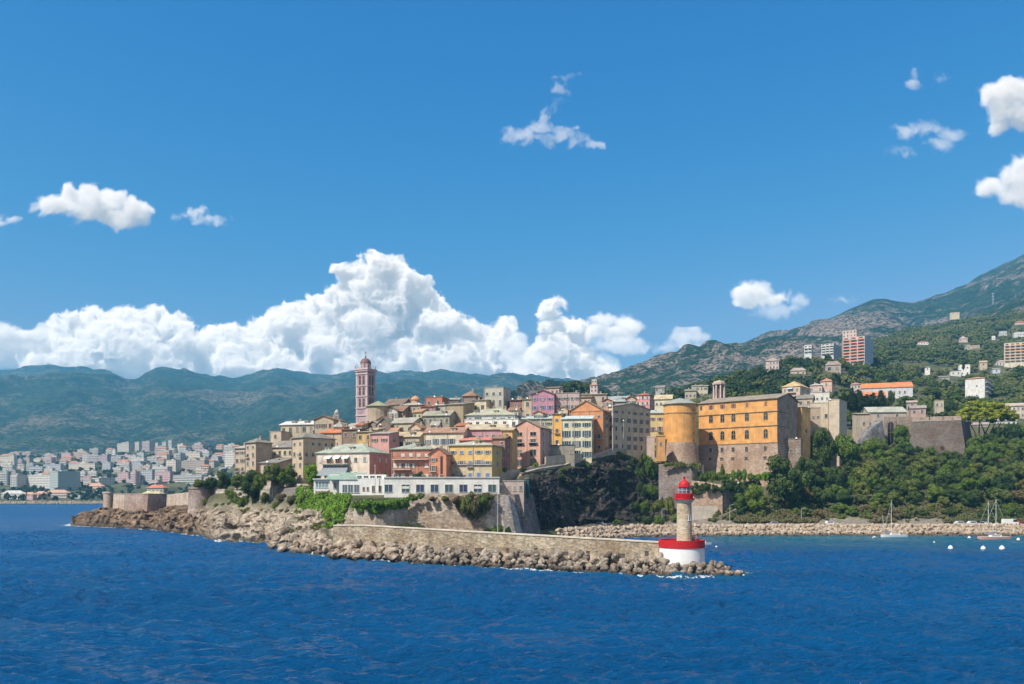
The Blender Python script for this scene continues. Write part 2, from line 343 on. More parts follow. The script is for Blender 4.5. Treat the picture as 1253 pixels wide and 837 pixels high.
# ---------------------------------------------------------------- mountains
def mountain(name, label, sky, D, Y0, z0, px0, px1, step, amp, seed, cols, rows=230, rocky=.5, power=1.0, Db=1.12):
    pxs = np.arange(px0, px1, step)
    sp = np.array([s[0] for s in sky], float)
    sy = np.interp(pxs, sp, [s[1] for s in sky])
    if len(sky[0]) > 2: Dd = np.interp(pxs, sp, [s[2] for s in sky])
    else: Dd = np.full(len(pxs), float(D))
    kk = 9; sy = np.convolve(np.pad(sy, kk // 2, mode='edge'), np.hanning(kk + 2)[1:-1] / np.hanning(kk + 2).sum(), 'valid')
    t = np.concatenate([np.linspace(0, 1, rows), np.linspace(1.01, 1.2, 8)])
    T, PX = np.meshgrid(t, pxs, indexing='ij'); DD = np.broadcast_to(Dd, T.shape)
    Yv = Y0 + (DD - Y0) * T; X = (PX - CX) / F * Yv
    R = H + (HY - np.broadcast_to(sy, T.shape)) / F * DD
    g = np.where(T <= 1, T ** power, 1 - (T - 1) * 1.5)
    Z = z0 + (R - z0) * g
    env = np.sin(np.pi * np.clip(T, 0, 1)) ** .8 * (T < 1)
    sc = DD[0, 0] / 7000.0
    spur = fbm(X + 300 * fbm(X, Yv, 0, 1500, 2, seed + 9), Yv * .45, 0, 1000 * max(sc, .35), 6, seed, True)
    Z = Z + amp * env * spur * .8
    Z = Z + amp * .06 * fbm(X, Yv, 0, 90 * max(sc, .4), 4, seed + 3) * np.clip(T * 5, 0, 1)
    o = grid_mesh(name, X, Yv, Z, [cols]); return tag(o, label, kind='structure')
def hill_mat(name, dark, mid, light, rock, s=1.0, rk=(.55, .66), bs=.5):
    m, nt, b = new_mat(name)
    a = noise_node(nt, .0035 * s, 8, .62); c = noise_node(nt, .02 * s, 8, .7); d = noise_node(nt, .0016 * s, 6, .6, dist=.8)
    e = noise_node(nt, .08 * s, 4, .7)
    col = mixc(nt, ramp(nt, a.outputs[0], [(.4, (0, 0, 0)), (.62, (1, 1, 1))]).outputs[0], dark, mid)
    col = mixc(nt, ramp(nt, c.outputs[0], [(.48, (0, 0, 0)), (.66, (1, 1, 1))]).outputs[0], col, light)
    rf = ramp(nt, maths(nt, 'ADD', maths(nt, 'MULTIPLY', d.outputs[0], .6), maths(nt, 'MULTIPLY', c.outputs[0], .4)), [(rk[0], (0, 0, 0)), (rk[1], (1, 1, 1))])
    col = mixc(nt, rf.outputs[0], col, rock)
    col = mixc(nt, ramp(nt, e.outputs[0], [(.4, (1, 1, 1)), (.55, (0, 0, 0))]).outputs[0], col, sc_(dark, .6))
    nt.links.new(col, b.inputs['Base Color']); bump(nt, b, maths(nt, 'ADD', c.outputs[0], e.outputs[0]), bs, 12 / s)
    b.inputs['Specular IOR Level'].default_value = 0
    return m
far_mat = hill_mat('far_mountain_scrub', (.020, .036, .018), (.042, .066, .030), (.08, .098, .05), (.18, .15, .10), 1.0, (.5, .6))
sky_l = [(-900,470),(-500,452),(-200,468),(-60,452),(0,458),(40,457),(75,455),(92,455),(112,461),(130,464),(145,470),(158,475),(175,468),(190,462),(205,461),(225,463),(250,464),(270,469),(298,471),(320,462),(342,457),(368,458),(390,461),(412,459),(432,457),(450,461),(470,464),(490,462),(505,463),(520,466),(545,464),(572,467),(600,468),(618,464),(640,468),(665,471),(700,470),(760,468),(900,450),(1300,430),(1900,440)]
mountain('mountains', 'long blue mountain range behind the town', sky_l, 7000, 1750, 20, -900, 1500, 3.0, 118, 11, far_mat, 260)
spur_mat = hill_mat('wooded_spur', (.016, .032, .014), (.03, .055, .02), (.055, .075, .03), (.13, .11, .08), 2.0, (.6, .7))
mountain('hill', 'dark wooded spur running down behind the old town', [(100,575),(180,566),(230,552),(262,545),(300,533),(345,524),(400,518),(470,506),(560,500),(640,488),(720,486),(900,470)], 2700, 1500, 20, 110, 900, 2.5, 30, 71, spur_mat, 120)
rm_mat = hill_mat('rocky_mountain_scrub', (.018, .036, .018), (.036, .062, .028), (.075, .095, .05), (.27, .21, .175), 1.7, (.485, .56), .8)
sky_r = [(560,540,2200),(640,500,2200),(700,480,2300),(742,463,2400),(770,454,2450),(790,449,2500),(820,440,2600),(840,433,2600),(870,427,2700),(905,421,2750),(930,416,2800),(957,411,2800),(985,400,2900),(1020,389,3000),(1045,377,3000),(1066,368,3050),(1080,365,3050),(1095,369,3050),(1118,371,3100),(1140,364,3200),(1165,355,3300),(1185,346,3350),(1200,336,3400),(1225,325,3400),(1253,311,3400),(1300,300,3500),(1400,290,3500),(1700,320,3500),(2300,340,3500)]
mountain('mountain', 'rocky green mountain rising to the right of the town', sky_r, 3000, 700, 40, 560, 2100, 2.2, 62, 41, rm_mat, 260, power=1.15)
# ================================================================ SEA
def steps(segs):
    out = [segs[0][0]]
    for a, b, s in segs:
        n = max(1, int(round((b - a) / s))); out += list(np.linspace(a, b, n + 1)[1:])
    return np.array(out)
sxs = steps([(-16000, -4000, 1500), (-4000, -1000, 200), (-1000, -260, 20), (-260, -110, .8), (-110, 110, .42), (110, 260, .8), (260, 1000, 20), (1000, 4000, 200), (4000, 16000, 1500)])
sys_ = steps([(-12000, -500, 2000), (-500, 40, 40), (40, 58, 1), (58, 120, .3), (120, 200, .5), (200, 400, 1.0), (400, 1000, 6), (1000, 4000, 150), (4000, 16000, 2000)])
SX, SY = np.meshgrid(sxs, sys_)
fade = np.clip((240 - np.abs(SX)) / 60, 0, 1) * np.clip((SY - 45) / 12, 0, 1) * np.clip((390 - SY) / 120, 0, 1)
wv = np.zeros_like(SX); rng = np.random.RandomState(5)
mk = fade > 0
xs_, ys_ = SX[mk], SY[mk]; acc = np.zeros(len(xs_))
for i in range(90):
    lam = .9 * (9 / .9) ** rng.rand(); th = math.radians(72) + rng.randn() * .5
    k_ = 2 * math.pi / lam; am = .0185 * lam ** .85
    wob = .25 * lam
    ph = k_ * (xs_ * math.cos(th) + ys_ * math.sin(th)) + rng.rand() * 6.28
    acc += am * (np.sin(ph) + .25 * np.sin(2 * ph + 1.2))
gust = .75 + .45 * fbm(xs_, ys_ * 2, 0, 30, 3, 91)
calm = np.clip(1.15 - np.clip((ys_ - 165) / 60, 0, 1) * np.clip((xs_ - 25) / 25, 0, 1) * .8, .3, 1)
wv[mk] = acc * gust * calm * fade[mk]
near = (np.abs(SX) < 1000) & (SY > 150) & (SY < 1000)
shore = np.full(SX.shape, -6.0)
shore[near] = base_z(SX[near], SY[near])
m, nt, b = new_mat('sea_water')
tc = nt.nodes.new('ShaderNodeTexCoord')
mp = nt.nodes.new('ShaderNodeMapping'); mp.inputs['Scale'].default_value = (.34, 1.25, 1); mp.inputs['Rotation'].default_value = (0, 0, .25); nt.links.new(tc.outputs['Object'], mp.inputs['Vector'])
w1 = noise_node(nt, 2.4, 6, .68, vec=mp.outputs[0], dist=.3); w2 = noise_node(nt, .22, 4, .6, vec=mp.outputs[0]); w3 = noise_node(nt, .012, 4, .6, vec=mp.outputs[0])
sh = attr_node(nt, 'shallow'); fo = attr_node(nt, 'foam')
deep = mixc(nt, ramp(nt, w3.outputs[0], [(.35, (0, 0, 0)), (.65, (1, 1, 1))]).outputs[0], (.0003, .060, .185), (.0005, .084, .245))
deep = mixc(nt, sh, deep, (.002, .115, .165))
ff = maths(nt, 'GREATER_THAN', maths(nt, 'ADD', fo, maths(nt, 'MULTIPLY', maths(nt, 'SUBTRACT', noise_node(nt, 1.5, 6, .75).outputs[0], .5), 2.6)), .78)
deep = mixc(nt, ff, deep, (.75, .8, .82))
nt.links.new(deep, b.inputs['Base Color']); b.inputs['IOR'].default_value = 1.33; b.inputs['Specular IOR Level'].default_value = .45
sxy = nt.nodes.new('ShaderNodeSeparateXYZ'); nt.links.new(tc.outputs['Object'], sxy.inputs[0])
nt.links.new(maths(nt, 'ADD', maths(nt, 'MULTIPLY', ff, .6), maths(nt, 'ADD', maths(nt, 'MINIMUM', maths(nt, 'MULTIPLY', sxy.outputs[1], .0006), .32), .06)), b.inputs['Roughness'])
hsum = maths(nt, 'ADD', maths(nt, 'MULTIPLY', w1.outputs[0], .42), maths(nt, 'MULTIPLY', w2.outputs[0], 1.6))
bump(nt, b, hsum, 1.0, 1.9)
shal = np.clip((shore + 5.9) / 6, 0, 1) * near
farsh = np.clip(1 - (SY - 930) / -400, 0, 1) * 0
foam = np.clip((shore + 5.2) / 2.6, 0, 1) * np.clip((1.2 - shore) / .8, 0, 1) * near * (SX < 45) + 0
_spx = CX + F * SX / np.maximum(SY, 30); _yw = 16000 / (np.interp(_spx, [325, 345, 400, 440, 560, 700, 806, 870, 905, 925], [665, 673, 682, 685, 692, 700, 706, 708, 707, 702]) - 600)
_jf = np.exp(-((SY - _yw + .2) / .9) ** 2) * ((_spx > 322) & (_spx < 925)) * .9
foam = np.maximum(foam * .9, _jf) 
shal = np.maximum(shal, .85 * np.clip((SY - 205) / 70, 0, 1) * np.clip((SX - 45) / 25, 0, 1) * (SY < 330))
shal = np.maximum(shal, .5 * np.exp(-((SY - _yw) / 5) ** 2) * ((_spx > 322) & (_spx < 925)))
sea = grid_mesh('sea', SX, SY, wv, [m], {'shallow': shal, 'foam': foam * (SY < 420)})
tag(sea, 'deep blue sea with small choppy waves', kind='structure')
# ================================================================ HAZE, SKY, SUN
hz = MB(); hz.box(-9000, -300, -8, 11000, 8800, 1230)
m = bpy.data.materials.new('haze_air'); m.use_nodes = True; nt = m.node_tree; nt.nodes.clear()
out = nt.nodes.new('ShaderNodeOutputMaterial'); pv = nt.nodes.new('ShaderNodeVolumePrincipled')
pv.inputs['Color'].default_value = (.155, .57, .95, 1); pv.inputs['Density'].default_value = 1.4e-4; pv.inputs['Anisotropy'].default_value = 0
nt.links.new(pv.outputs[0], out.inputs['Volume'])
tag(hz.build('haze', m), 'thin blue air between the camera and the mountains', kind='stuff')
m.cycles.homogeneous_volume = True if hasattr(m.cycles, 'homogeneous_volume') else True
sl = bpy.data.lights.new('sun', 'SUN'); sl.energy = 4.5; sl.angle = math.radians(.5); sl.color = (1, .94, .85)
so = bpy.data.objects.new('sun', sl); COL.objects.link(so); so.rotation_euler = SUN.to_track_quat('Z', 'Y').to_euler(); so.location = (0, 0, 300)
# ================================================================ BUILDINGS
CREAM=(.60,.49,.33); BEIGE=(.48,.36,.235); OCHRE=(.58,.37,.12); PINK=(.58,.31,.25); BRICK=(.46,.20,.11); GREY=(.40,.38,.34); WHITE=(.74,.71,.65)
YEL=(.64,.48,.2); MAUVE=(.42,.26,.27); PALE=(.56,.52,.40); STONE=(.36,.30,.225); OLIVE=(.42,.38,.25); SALMON=(.60,.36,.24); TAN=(.44,.33,.22); ROSE=(.52,.25,.24)
SLATE=(.225,.205,.175); PSLATE=(.34,.31,.26); BROWN=(.25,.155,.10); TILE=(.50,.17,.075); DTILE=(.34,.13,.075); WROOF=(.55,.54,.5); TANR=(.42,.33,.21)
SB=(.10,.17,.24); SG=(.05,.14,.12); SBR=(.13,.08,.05); SW=(.6,.58,.53); SGY=(.22,.23,.22)
_wm = {}
def win_mesh(w, h, arch, fc, pane):
    k = (round(w, 2), round(h, 2), arch, fc, pane)
    if k in _wm: return _wm[k]
    b = MB(); t = .12
    if arch:
        n = 10; pts = [(-w / 2, 0)] + [(-w / 2 * math.cos(math.pi * i / n), h - w / 2 + w / 2 * math.sin(math.pi * i / n)) for i in range(n + 1)] + [(w / 2, 0)]
        s = (w + 2 * t) / w
        out_ = [(x * s, (z if z < .01 else z + t)) for x, z in pts]
        for i in range(len(pts) - 1):
            (a, c), (d, e) = pts[i], pts[i + 1]; (A, C_), (D, E) = out_[i], out_[i + 1]
            b.add([(a, -.09, c), (d, -.09, e), (D, -.09, E), (A, -.09, C_), (A, .02, C_), (D, .02, E), (a, 0, c), (d, 0, e)], [(0, 3, 2, 1), (3, 4, 5, 2), (0, 1, 7, 6)], 0)
        b.add([(x, -.015, z) for x, z in pts], [tuple(range(len(pts)))], 1)
        b.box(-.04, -.04, 0, .04, -.016, h, 0); b.box(-w / 2, -.045, h * .55, w / 2, -.016, h * .55 + .08, 0)
    else:
        b.box(-w / 2 - t, -.08, 0, -w / 2, .02, h, 0); b.box(w / 2, -.08, 0, w / 2 + t, .02, h, 0)
        b.box(-w / 2 - t, -.085, h, w / 2 + t, .02, h + t, 0)
        b.add([(-w / 2, -.015, 0), (w / 2, -.015, 0), (w / 2, -.015, h), (-w / 2, -.015, h)], [(0, 1, 2, 3)], 1)
        b.box(-.035, -.045, 0, .035, -.016, h, 0)
    b.box(-w / 2 - t - .05, -.16, -.1, w / 2 + t + .05, .02, -.001, 0)
    me = b.mesh('window', [plain('window_frame', fc, .6), glass_dark(pane)]); _wm[k] = me; return me
_sm = {}
def shut_mesh(h, w, c, side):
    k = (round(h, 2), round(w, 2), c, side)
    if k in _sm: return _sm[k]
    b = MB(); b.box(0, -.07, 0, w, -.02, h)
    for i in range(int(h / .16)): b.box(.05, -.085, .06 + i * .16, w - .05, -.071, .06 + i * .16 + .07)
    me = b.mesh('shutter', [plain('shutter_paint', c, .6)]); _sm[k] = me; return me
def window(par, x, y, z, rz=0, w=1.0, h=1.5, shut=None, arch=False, fc=(.5, .46, .4), pane=(.035, .04, .045), closed=False):
    o = put('window', win_mesh(w, h, arch, fc, pane), par, loc=(x, y, z), rot=(0, 0, rz))
    if shut:
        sw = w * .5
        if closed:
            for sx_ in (-w / 2, 0): put('shutter', shut_mesh(h, sw - .02, shut, 0), o, loc=(sx_, -.03, 0))
        else:
            for sx_ in (-w / 2 - .14 - sw, w / 2 + .14): put('shutter', shut_mesh(h, sw, shut, 0), o, loc=(sx_, 0, 0))
    return o
def roof_part(par, kind, w, d, z, h, mat, ov=.45, name='roof'):
    """over x in [-w,0], y in [0,d]"""
    b = MB(); x0, x1, y0, y1 = -w - ov, ov, -ov, d + ov; t = .2
    def slab(q, e=t):
        n = len(q); b.add(list(q) + [(p[0], p[1], p[2] - e) for p in q], [tuple(range(n)), tuple(range(n, 2 * n))[::-1]] + [(i, i + n, (i + 1) % n + n, (i + 1) % n) for i in range(n)])
    if kind == 'hip':
        s = min(w + 2 * ov, d + 2 * ov) / 2 * .98; cx, cy_ = (x0 + x1) / 2, (y0 + y1) / 2
        if w > d: A, B = (x0 + s, cy_, z + h), (x1 - s, cy_, z + h)
        else: A, B = (cx, y0 + s, z + h), (cx, y1 - s, z + h)
        c = [(x0, y0, z), (x1, y0, z), (x1, y1, z), (x0, y1, z)]
        if w > d: fs = [(c[0], c[1], B, A), (c[1], c[2], B), (c[2], c[3], A, B), (c[3], c[0], A)]
        else: fs = [(c[0], c[1], A), (c[1], c[2], B, A), (c[2], c[3], B), (c[3], c[0], A, B)]
        b.v = []; 
        for f in fs: b.add(f, [tuple(range(len(f)))])
        b.add([(p[0], p[1], p[2] - t) for p in c], [(3, 2, 1, 0)])
        for i in range(4):
            p, q = c[i], c[(i + 1) % 4]; b.add([(p[0], p[1], p[2] - t), (q[0], q[1], q[2] - t), q, p], [(0, 1, 2, 3)])
    elif kind == 'gable':
        cy_ = (y0 + y1) / 2
        slab([(x0, y0, z), (x1, y0, z), (x1, cy_, z + h), (x0, cy_, z + h)]); slab([(x0, cy_, z + h + .001), (x1, cy_, z + h + .001), (x1, y1, z), (x0, y1, z)])
    elif kind == 'gablef':
        cx = (x0 + x1) / 2
        slab([(x0, y0, z), (cx, y0, z + h), (cx, y1, z + h), (x0, y1, z)]); slab([(cx, y0, z + h + .001), (x1, y0, z), (x1, y1, z), (cx, y1, z + h + .001)])
    elif kind == 'shed':
        slab([(x0, y0, z), (x1, y0, z), (x1, y1, z + h), (x0, y1, z + h)])
    elif kind == 'flat':
        b.box(-w - .12, -.12, z, .12, d + .12, z + .25); b.box(-w + .3, .3, z + .25, -.3, d - .3, z + .3)
    return b.build(name, mat, par)
def wall_mesh(par, w, d, z0, z1, kind, h, mat, name='wall'):
    b = MB(); ov = .45
    b.box(-w, 0, z0, 0, d, z1)
    if kind == 'gable':
        hh = h * (d / 2) / (d / 2 + ov)
        for x in (-w, 0): b.add([(x, .01, z1), (x, d - .01, z1), (x, d / 2, z1 + hh + .1)], [(0, 1, 2)])
    if kind == 'gablef':
        hh = h * (w / 2) / (w / 2 + ov)
        for y in (0, d): b.add([(-w + .01, y, z1), (-.01, y, z1), (-w / 2, y, z1 + hh + .1)], [(0, 1, 2)])
    if kind == 'shed':
        b.add([(-w, 0, z1), (-w, d, z1), (-w, d, z1 + h * .95)], [(0, 1, 2)]); b.add([(0, 0, z1), (0, d, z1), (0, d, z1 + h * .95)], [(0, 1, 2)]); b.add([(-w, d, z1), (0, d, z1), (0, d, z1 + h * .95), (-w, d, z1 + h * .95)], [(0, 1, 2, 3)])
    return b.build(name, mat, par)
_cm = {}
def chimney(roof, x, y, z, s=1.0):
    k = round(s, 1)
    if k not in _cm:
        b = MB(); b.box(-.4 * s, -.3 * s, -1.2, .4 * s, .3 * s, 1.1 * s); b.box(-.5 * s, -.4 * s, 1.1 * s, .5 * s, .4 * s, 1.25 * s); b.box(-.3 * s, -.2 * s, 1.25 * s, .3 * s, .2 * s, 1.45 * s)
        _cm[k] = b.mesh('chimney', [plaster((.42, .35, .27))])
    put('chimney', _cm[k], roof, loc=(x, y, z))
_am = []
def antenna(roof, x, y, z):
    if not _am:
        b = MB(); b.tube((0, 0, -.5), (0, 0, 2.4), .035, n=5)
        for i, l in enumerate((.7, .6, .5, .4)): b.tube((-l, i * .12, 2.3), (l, i * .12, 2.3), .02, n=4)
        b.tube((0, -.1, 2.3), (0, .8, 2.3), .02, n=4); _am.append(b.mesh('antenna', [plain('grey_metal', (.25, .25, .25), .5)]))
    put('antenna', _am[0], roof, loc=(x, y, z), rot=(0, 0, x))
hrs = random.Random(3)
def frame(x0, x1, x2, Y, th, d=None):
    """near corner at pixel x1, front runs to x0, side runs to x2"""
    t = math.radians(th); k0, k1 = (x0 - CX) / F, (x1 - CX) / F
    Rx = k1 * Y; w = (Rx - k0 * Y) / (math.cos(t) + k0 * math.sin(t))
    if d is None:
        k2 = (x2 - CX) / F; den = math.sin(t) - k2 * math.cos(t)
        d = (k2 * Y - Rx) / den if abs(den) > .02 else 10
        d = max(5, min(30, d))
    return Rx, w, d, -t
HREC = []
def hit(px, py, y0=186.0, y1=2200.0):
    """distance at which the sight line through (px, py) meets the terrain"""
    Y = np.concatenate([np.arange(y0, 460, .5), np.arange(max(460, y0), y1, 2.0)]) if y0 < 460 else np.arange(y0, y1, 2.0)
    z = base_z((px - CX) / F * Y, Y); ray = H + (HY - py) / F * Y
    k = np.argmax(z >= ray); return float(Y[k])
def house(label, x0, x1, x2, ye, yb, Y, wc, roof='hip', rc=SLATE, rh=1.8, cols=3, rows=2, side=1, shut=None, th=18, name='house', cat='house', ww=1.0, wh=1.45, d=None, chim=1, closed=.25, stain=.25, group=None, pane=(.035, .04, .045), arch=False, wallmat=None, skip=(), ext=7):
    if Y >= 415 and x0 > 830 and yb < 500 and name not in ('apartment_block', 'penthouse'):
        Yh = hit((x0 + x1) / 2, yb, 400.0)
        if 405 < Yh < Y + 250: Y = Yh
    HREC.append((x0, max(x1, x2), ye - 2, yb, Y))
    Rx, w, d, rz = frame(x0, x1, x2, Y, th, d)
    zt = H + (HY - ye) / F * Y; zb = H + (HY - yb) / F * Y
    c, s = math.cos(rz), math.sin(rz)
    cor = [(Rx + a * c - b_ * s, Y + a * s + b_ * c) for a, b_ in ((0, 0), (-w, 0), (-w, d), (0, d), (-w / 2, d / 2))]
    g = min(float(base_z(np.array([q[0]]), np.array([q[1]]))[0]) for q in cor)
    z0 = max(min(zb, g) - .6, zb - ext)
    r = empty(name, (Rx, Y, z0), label, cat, group, rz); r.rotation_euler = (0, 0, rz)
    zt -= z0; zb -= z0
    wall_mesh(r, w, d, 0, zt, roof, rh, wallmat or plaster(wc, stain))
    rf = roof_part(r, roof, w, d, zt, rh, tiles(rc))
    if chim and roof in ('gable', 'hip') and w > 9 and rh > 1.2:
        for i in range(1 + int(w > 15)):
            xx = -w * (hrs.uniform(.2, .42) + .45 * i); b = MB(); zz = zt + rh * .25; b.box(xx - .8, d * .16, zz - .8, xx + .8, d * .5, zz + 1.0); b.box(xx - 1.0, d * .16 - .25, zz + 1.002, xx + 1.0, d * .52, zz + 1.16, 1)
            dm = b.build('dormer', [wallmat or plaster(wc, stain), tiles(rc)], rf); window(dm, xx, d * .16, zz - .1, 0, .7, .8)
    for i in range(chim * (2 if w > 9 else 1) + (chim and w > 16)):
        u = hrs.uniform(.15, .85)
        cz = zt + (rh * .8 if roof == 'hip' else rh * .7 if roof in ('gable', 'gablef') else .3)
        cyy = d * (.5 if roof in ('hip', 'gable') else .55)
        chimney(rf, -w * u, cyy, cz, hrs.choice((.8, 1.0)))
    if hrs.random() < .75 and chim: antenna(rf, -w * hrs.uniform(.2, .8), d * .5, zt + rh * .6)
    sp = (zt - zb) / max(rows, 1)
    hh = min(wh, sp * .62); hw = min(ww, w / max(cols, 1) * .42)
    for i in range(rows):
        z = zt - sp * (i + .5) - hh / 2
        hw0 = hw if i == 0 else hw0; hk0 = hh * (.6 if i == 0 and rows > 2 else 1); hk = hk0
        for j in range(cols):
            if (i, j) in skip or hrs.random() < .06: continue
            pn = hrs.choice((pane, pane, pane, (.08, .09, .10), (.02, .022, .025), (.22, .2, .17))); hw, hk = hw0 * hrs.choice((.9, 1, 1, 1.12)), hk0 * hrs.choice((.9, 1, 1, 1.1))
            window(r, -w + w * (j + .5) / cols, 0, z, 0, hw, hk, shut if hw * 2.2 < w / cols + .3 else None, arch, closed=hrs.random() < closed, pane=pn)
            if hrs.random() < .10 and i > 0 and hw < 1.3 and rows > 1 and w / cols > 2: balcony(r, -w + w * (j + .5) / cols, z - .15, hw + .9, dep=.7, c=hrs.choice(((.1, .1, .1), (.3, .28, .25))))
        for j in range(side):
            if hrs.random() < .12: continue
            window(r, 0, d * (j + .5) / side, z, math.pi / 2, min(hw, .9), hk, shut if d / side > 2.6 else None, closed=hrs.random() < closed, pane=pane)
    if zt > 5 and Y < 420:
        for q in ([-w + .25] if w < 9 else [-w + .25, -w * hrs.uniform(.35, .6)]):
            b = MB(); b.tube((q, -.1, max(.3, zb - 1)), (q, -.1, zt - .1), .07, n=6); b.build('drainpipe', plain('pipe_metal', hrs.choice(((.16, .14, .12), (.35, .33, .3))), .5), r)
        if hrs.random() < .35:
            b = MB(); b.lathe([(.02, 0), (.3, .06), (.42, .16)], 12, cap=False); o = b.build('satellite_dish', plain('dish_white', (.66, .66, .64), .5), rf, loc=(-w * hrs.uniform(.1, .9), -.1, zt + .35)); o.rotation_euler = (1.1, 0, .5)
    r['_dims'] = (w, d, zt, zb); return r
def balcony(par, x, z, w, y=0, dep=1.1, c=(.25, .23, .2), rz=0, slab=(.5, .45, .38)):
    b = MB(); M = Matrix.Translation((x, y, z)) @ Matrix.Rotation(rz, 4, 'Z')
    b.box(-w / 2, -dep, -.18, w / 2, 0, 0, 0, M); b.box(-w / 2, -dep, .95, w / 2, -dep + .05, 1.0, 1, M); b.box(-w / 2, -dep, .95, -w / 2 + .05, 0, 1.0, 1, M); b.box(w / 2 - .05, -dep, .95, w / 2, 0, 1.0, 1, M)
    n = max(2, int(w / .3))
    for i in range(n + 1): q = -w / 2 + .03 + (w - .06) * i / n; b.box(q - .02, -dep, 0, q + .02, -dep + .04, .95, 1, M)
    return b.build('balcony', [plaster(slab), plain('railing_paint', c, .6)], par)
def awning(par, x, z, w, y=0, c=(.75, .74, .7), dep=1.3):
    b = MB(); b.add([(x - w / 2, y, z), (x + w / 2, y, z), (x + w / 2, y - dep, z - .7), (x - w / 2, y - dep, z - .7), (x - w / 2, y, z - .06), (x + w / 2, y, z - .06), (x + w / 2, y - dep, z - .95), (x - w / 2, y - dep, z - .95)], [(3, 2, 1, 0), (2, 3, 7, 6), (4, 5, 6, 7), (0, 4, 7, 3), (1, 2, 6, 5)])
    return b.build('awning', plain('awning_cloth', c, .8), par)
HL = house
# --- west end of the old town (left)
HL('tall narrow beige house at the left end of the old town, flat pale side wall', 300, 313, 333, 541, 583, 296, BEIGE, 'hip', SLATE, 1.8, 2, 4, 0, None, 38, d=None)
HL('weathered beige row house just behind the leftmost tall house', 287, 300, 303, 548, 590, 306, (.46,.37,.26), 'hip', PSLATE, 1.2, 2, 4, 0, SBR, 25, d=9)
HL('low pinkish outhouse with a slanting slate roof between the two tall beige houses', 318, 340, 347, 566, 590, 291, (.5,.38,.3), 'shed', SLATE, 2.2, 2, 1, 0, None, 22, d=9)
HL('cream house with a broad slate roof behind the big square beige house', 333, 358, 366, 547, 575, 304, CREAM, 'gable', SLATE, 2.8, 4, 2, 0, None, 15, d=12)
HL('big square beige house with a long blank side wall above the round trees', 357, 371, 410, 535, 590, 270, (.52,.40,.25), 'hip', SLATE, 1.8, 2, 4, 5, None, 42, skip=())
HL('long beige schoolhouse with a pale gable roof on the skyline left of the bell tower', 343, 385, 392, 519, 545, 332, (.50,.40,.26), 'gable', WROOF, 1.9, 5, 2, 0, None, 12, ww=1.6, wh=1.9, d=12)
HL('small flat-topped beige annex at the left end of the long schoolhouse', 330, 344, 350, 528, 552, 328, (.52,.40,.28), 'flat', PSLATE, .3, 1, 2, 1, None, 20, d=8, chim=0)
HL('plain tan house joined to the right end of the long schoolhouse', 384, 408, 414, 513, 545, 310, (.46,.36,.24), 'gablef', BROWN, 1.6, 3, 2, 0, SBR, 12, d=11)
HL('low beige house under a bright orange tiled hip roof', 392, 425, 432, 529, 552, 290, (.50,.38,.25), 'hip', TILE, 2.9, 3, 1, 0, None, 15, d=11)
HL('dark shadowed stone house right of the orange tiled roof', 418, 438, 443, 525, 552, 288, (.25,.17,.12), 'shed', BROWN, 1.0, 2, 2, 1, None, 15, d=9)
HL('narrow ochre house behind the cream house with three awnings', 436, 455, 458, 528, 556, 284, OCHRE, 'shed', PSLATE, 1.0, 2, 2, 0, None, 15, d=9)
HL('low house with a wide grey roof in front of the church tower', 421, 447, 462, 523, 545, 300, STONE, 'gable', PSLATE, 2.2, 3, 1, 0, None, 20, d=11)
HL('low house with a peaked slate roof just right of the bell tower base', 447, 466, 474, 521, 545, 298, (.3,.24,.18), 'gablef', PSLATE, 2.0, 2, 1, 0, None, 20, d=10)
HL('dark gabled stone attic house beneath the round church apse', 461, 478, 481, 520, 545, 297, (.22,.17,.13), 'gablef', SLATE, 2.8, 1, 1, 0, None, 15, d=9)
HL('small salmon gabled house at the foot of the church apse', 455, 483, 488, 517, 530, 306, SALMON, 'gablef', BROWN, 2.6, 3, 1, 0, None, 12, d=10)
hA = HL('large cream house with three white awnings and a pink side wall', 387, 452, 471, 553, 590, 256, (.66,.54,.42), 'hip', (.33,.36,.29), 3.1, 6, 2, 3, SW, 20, closed=.7, skip=((0,1),(0,2),(0,3),(1,1),(1,2),(1,3),(1,0)), d=13)
w_, d_, zt_, zb_ = hA['_dims']
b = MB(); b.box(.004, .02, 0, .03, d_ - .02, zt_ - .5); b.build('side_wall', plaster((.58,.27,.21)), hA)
for i in (1, 2, 3): awning(hA, -w_ + w_ * (i + .45) / 6, zt_ - 1.1, 2.3); window(hA, -w_ + w_ * (i + .45) / 6, 0, zt_ - 3.3, 0, 1.5, 1.9)
balcony(hA, -w_ * .62, zt_ - 3.6, w_ * .52, dep=1.6, c=(.3, .12, .08))
b = MB(); xs0, xs1 = -w_ * .85, -w_ * .38; b.add([(xs0, -.05, zt_ - 4.2), (xs1, -.05, zt_ - 4.2), (xs1 + .6, -3.6, zt_ - 7.4), (xs0 - .6, -3.6, zt_ - 7.4), (xs0, -.05, zt_ - 7.4), (xs1, -.05, zt_ - 7.4)], [(3, 2, 1, 0), (0, 4, 3), (1, 2, 5)])
for i in range(8): q = xs0 + (xs1 - xs0) * i / 7; b.tube((q, -.05, zt_ - 4.15), (q * 1.0, -3.6, zt_ - 7.36), .05, n=4, mi=1)
b.build('sunroom_roof', [plain('grey_sheet', (.2, .22, .24), .45), plain('window_frame', (.5, .5, .48))], hA)
HL('tall slim pink house rising behind the cream house with awnings', 453, 476, 481, 530, 575, 272, (.60,.30,.26), 'shed', PSLATE, 1.3, 2, 3, 1, SBR, 14, d=9)
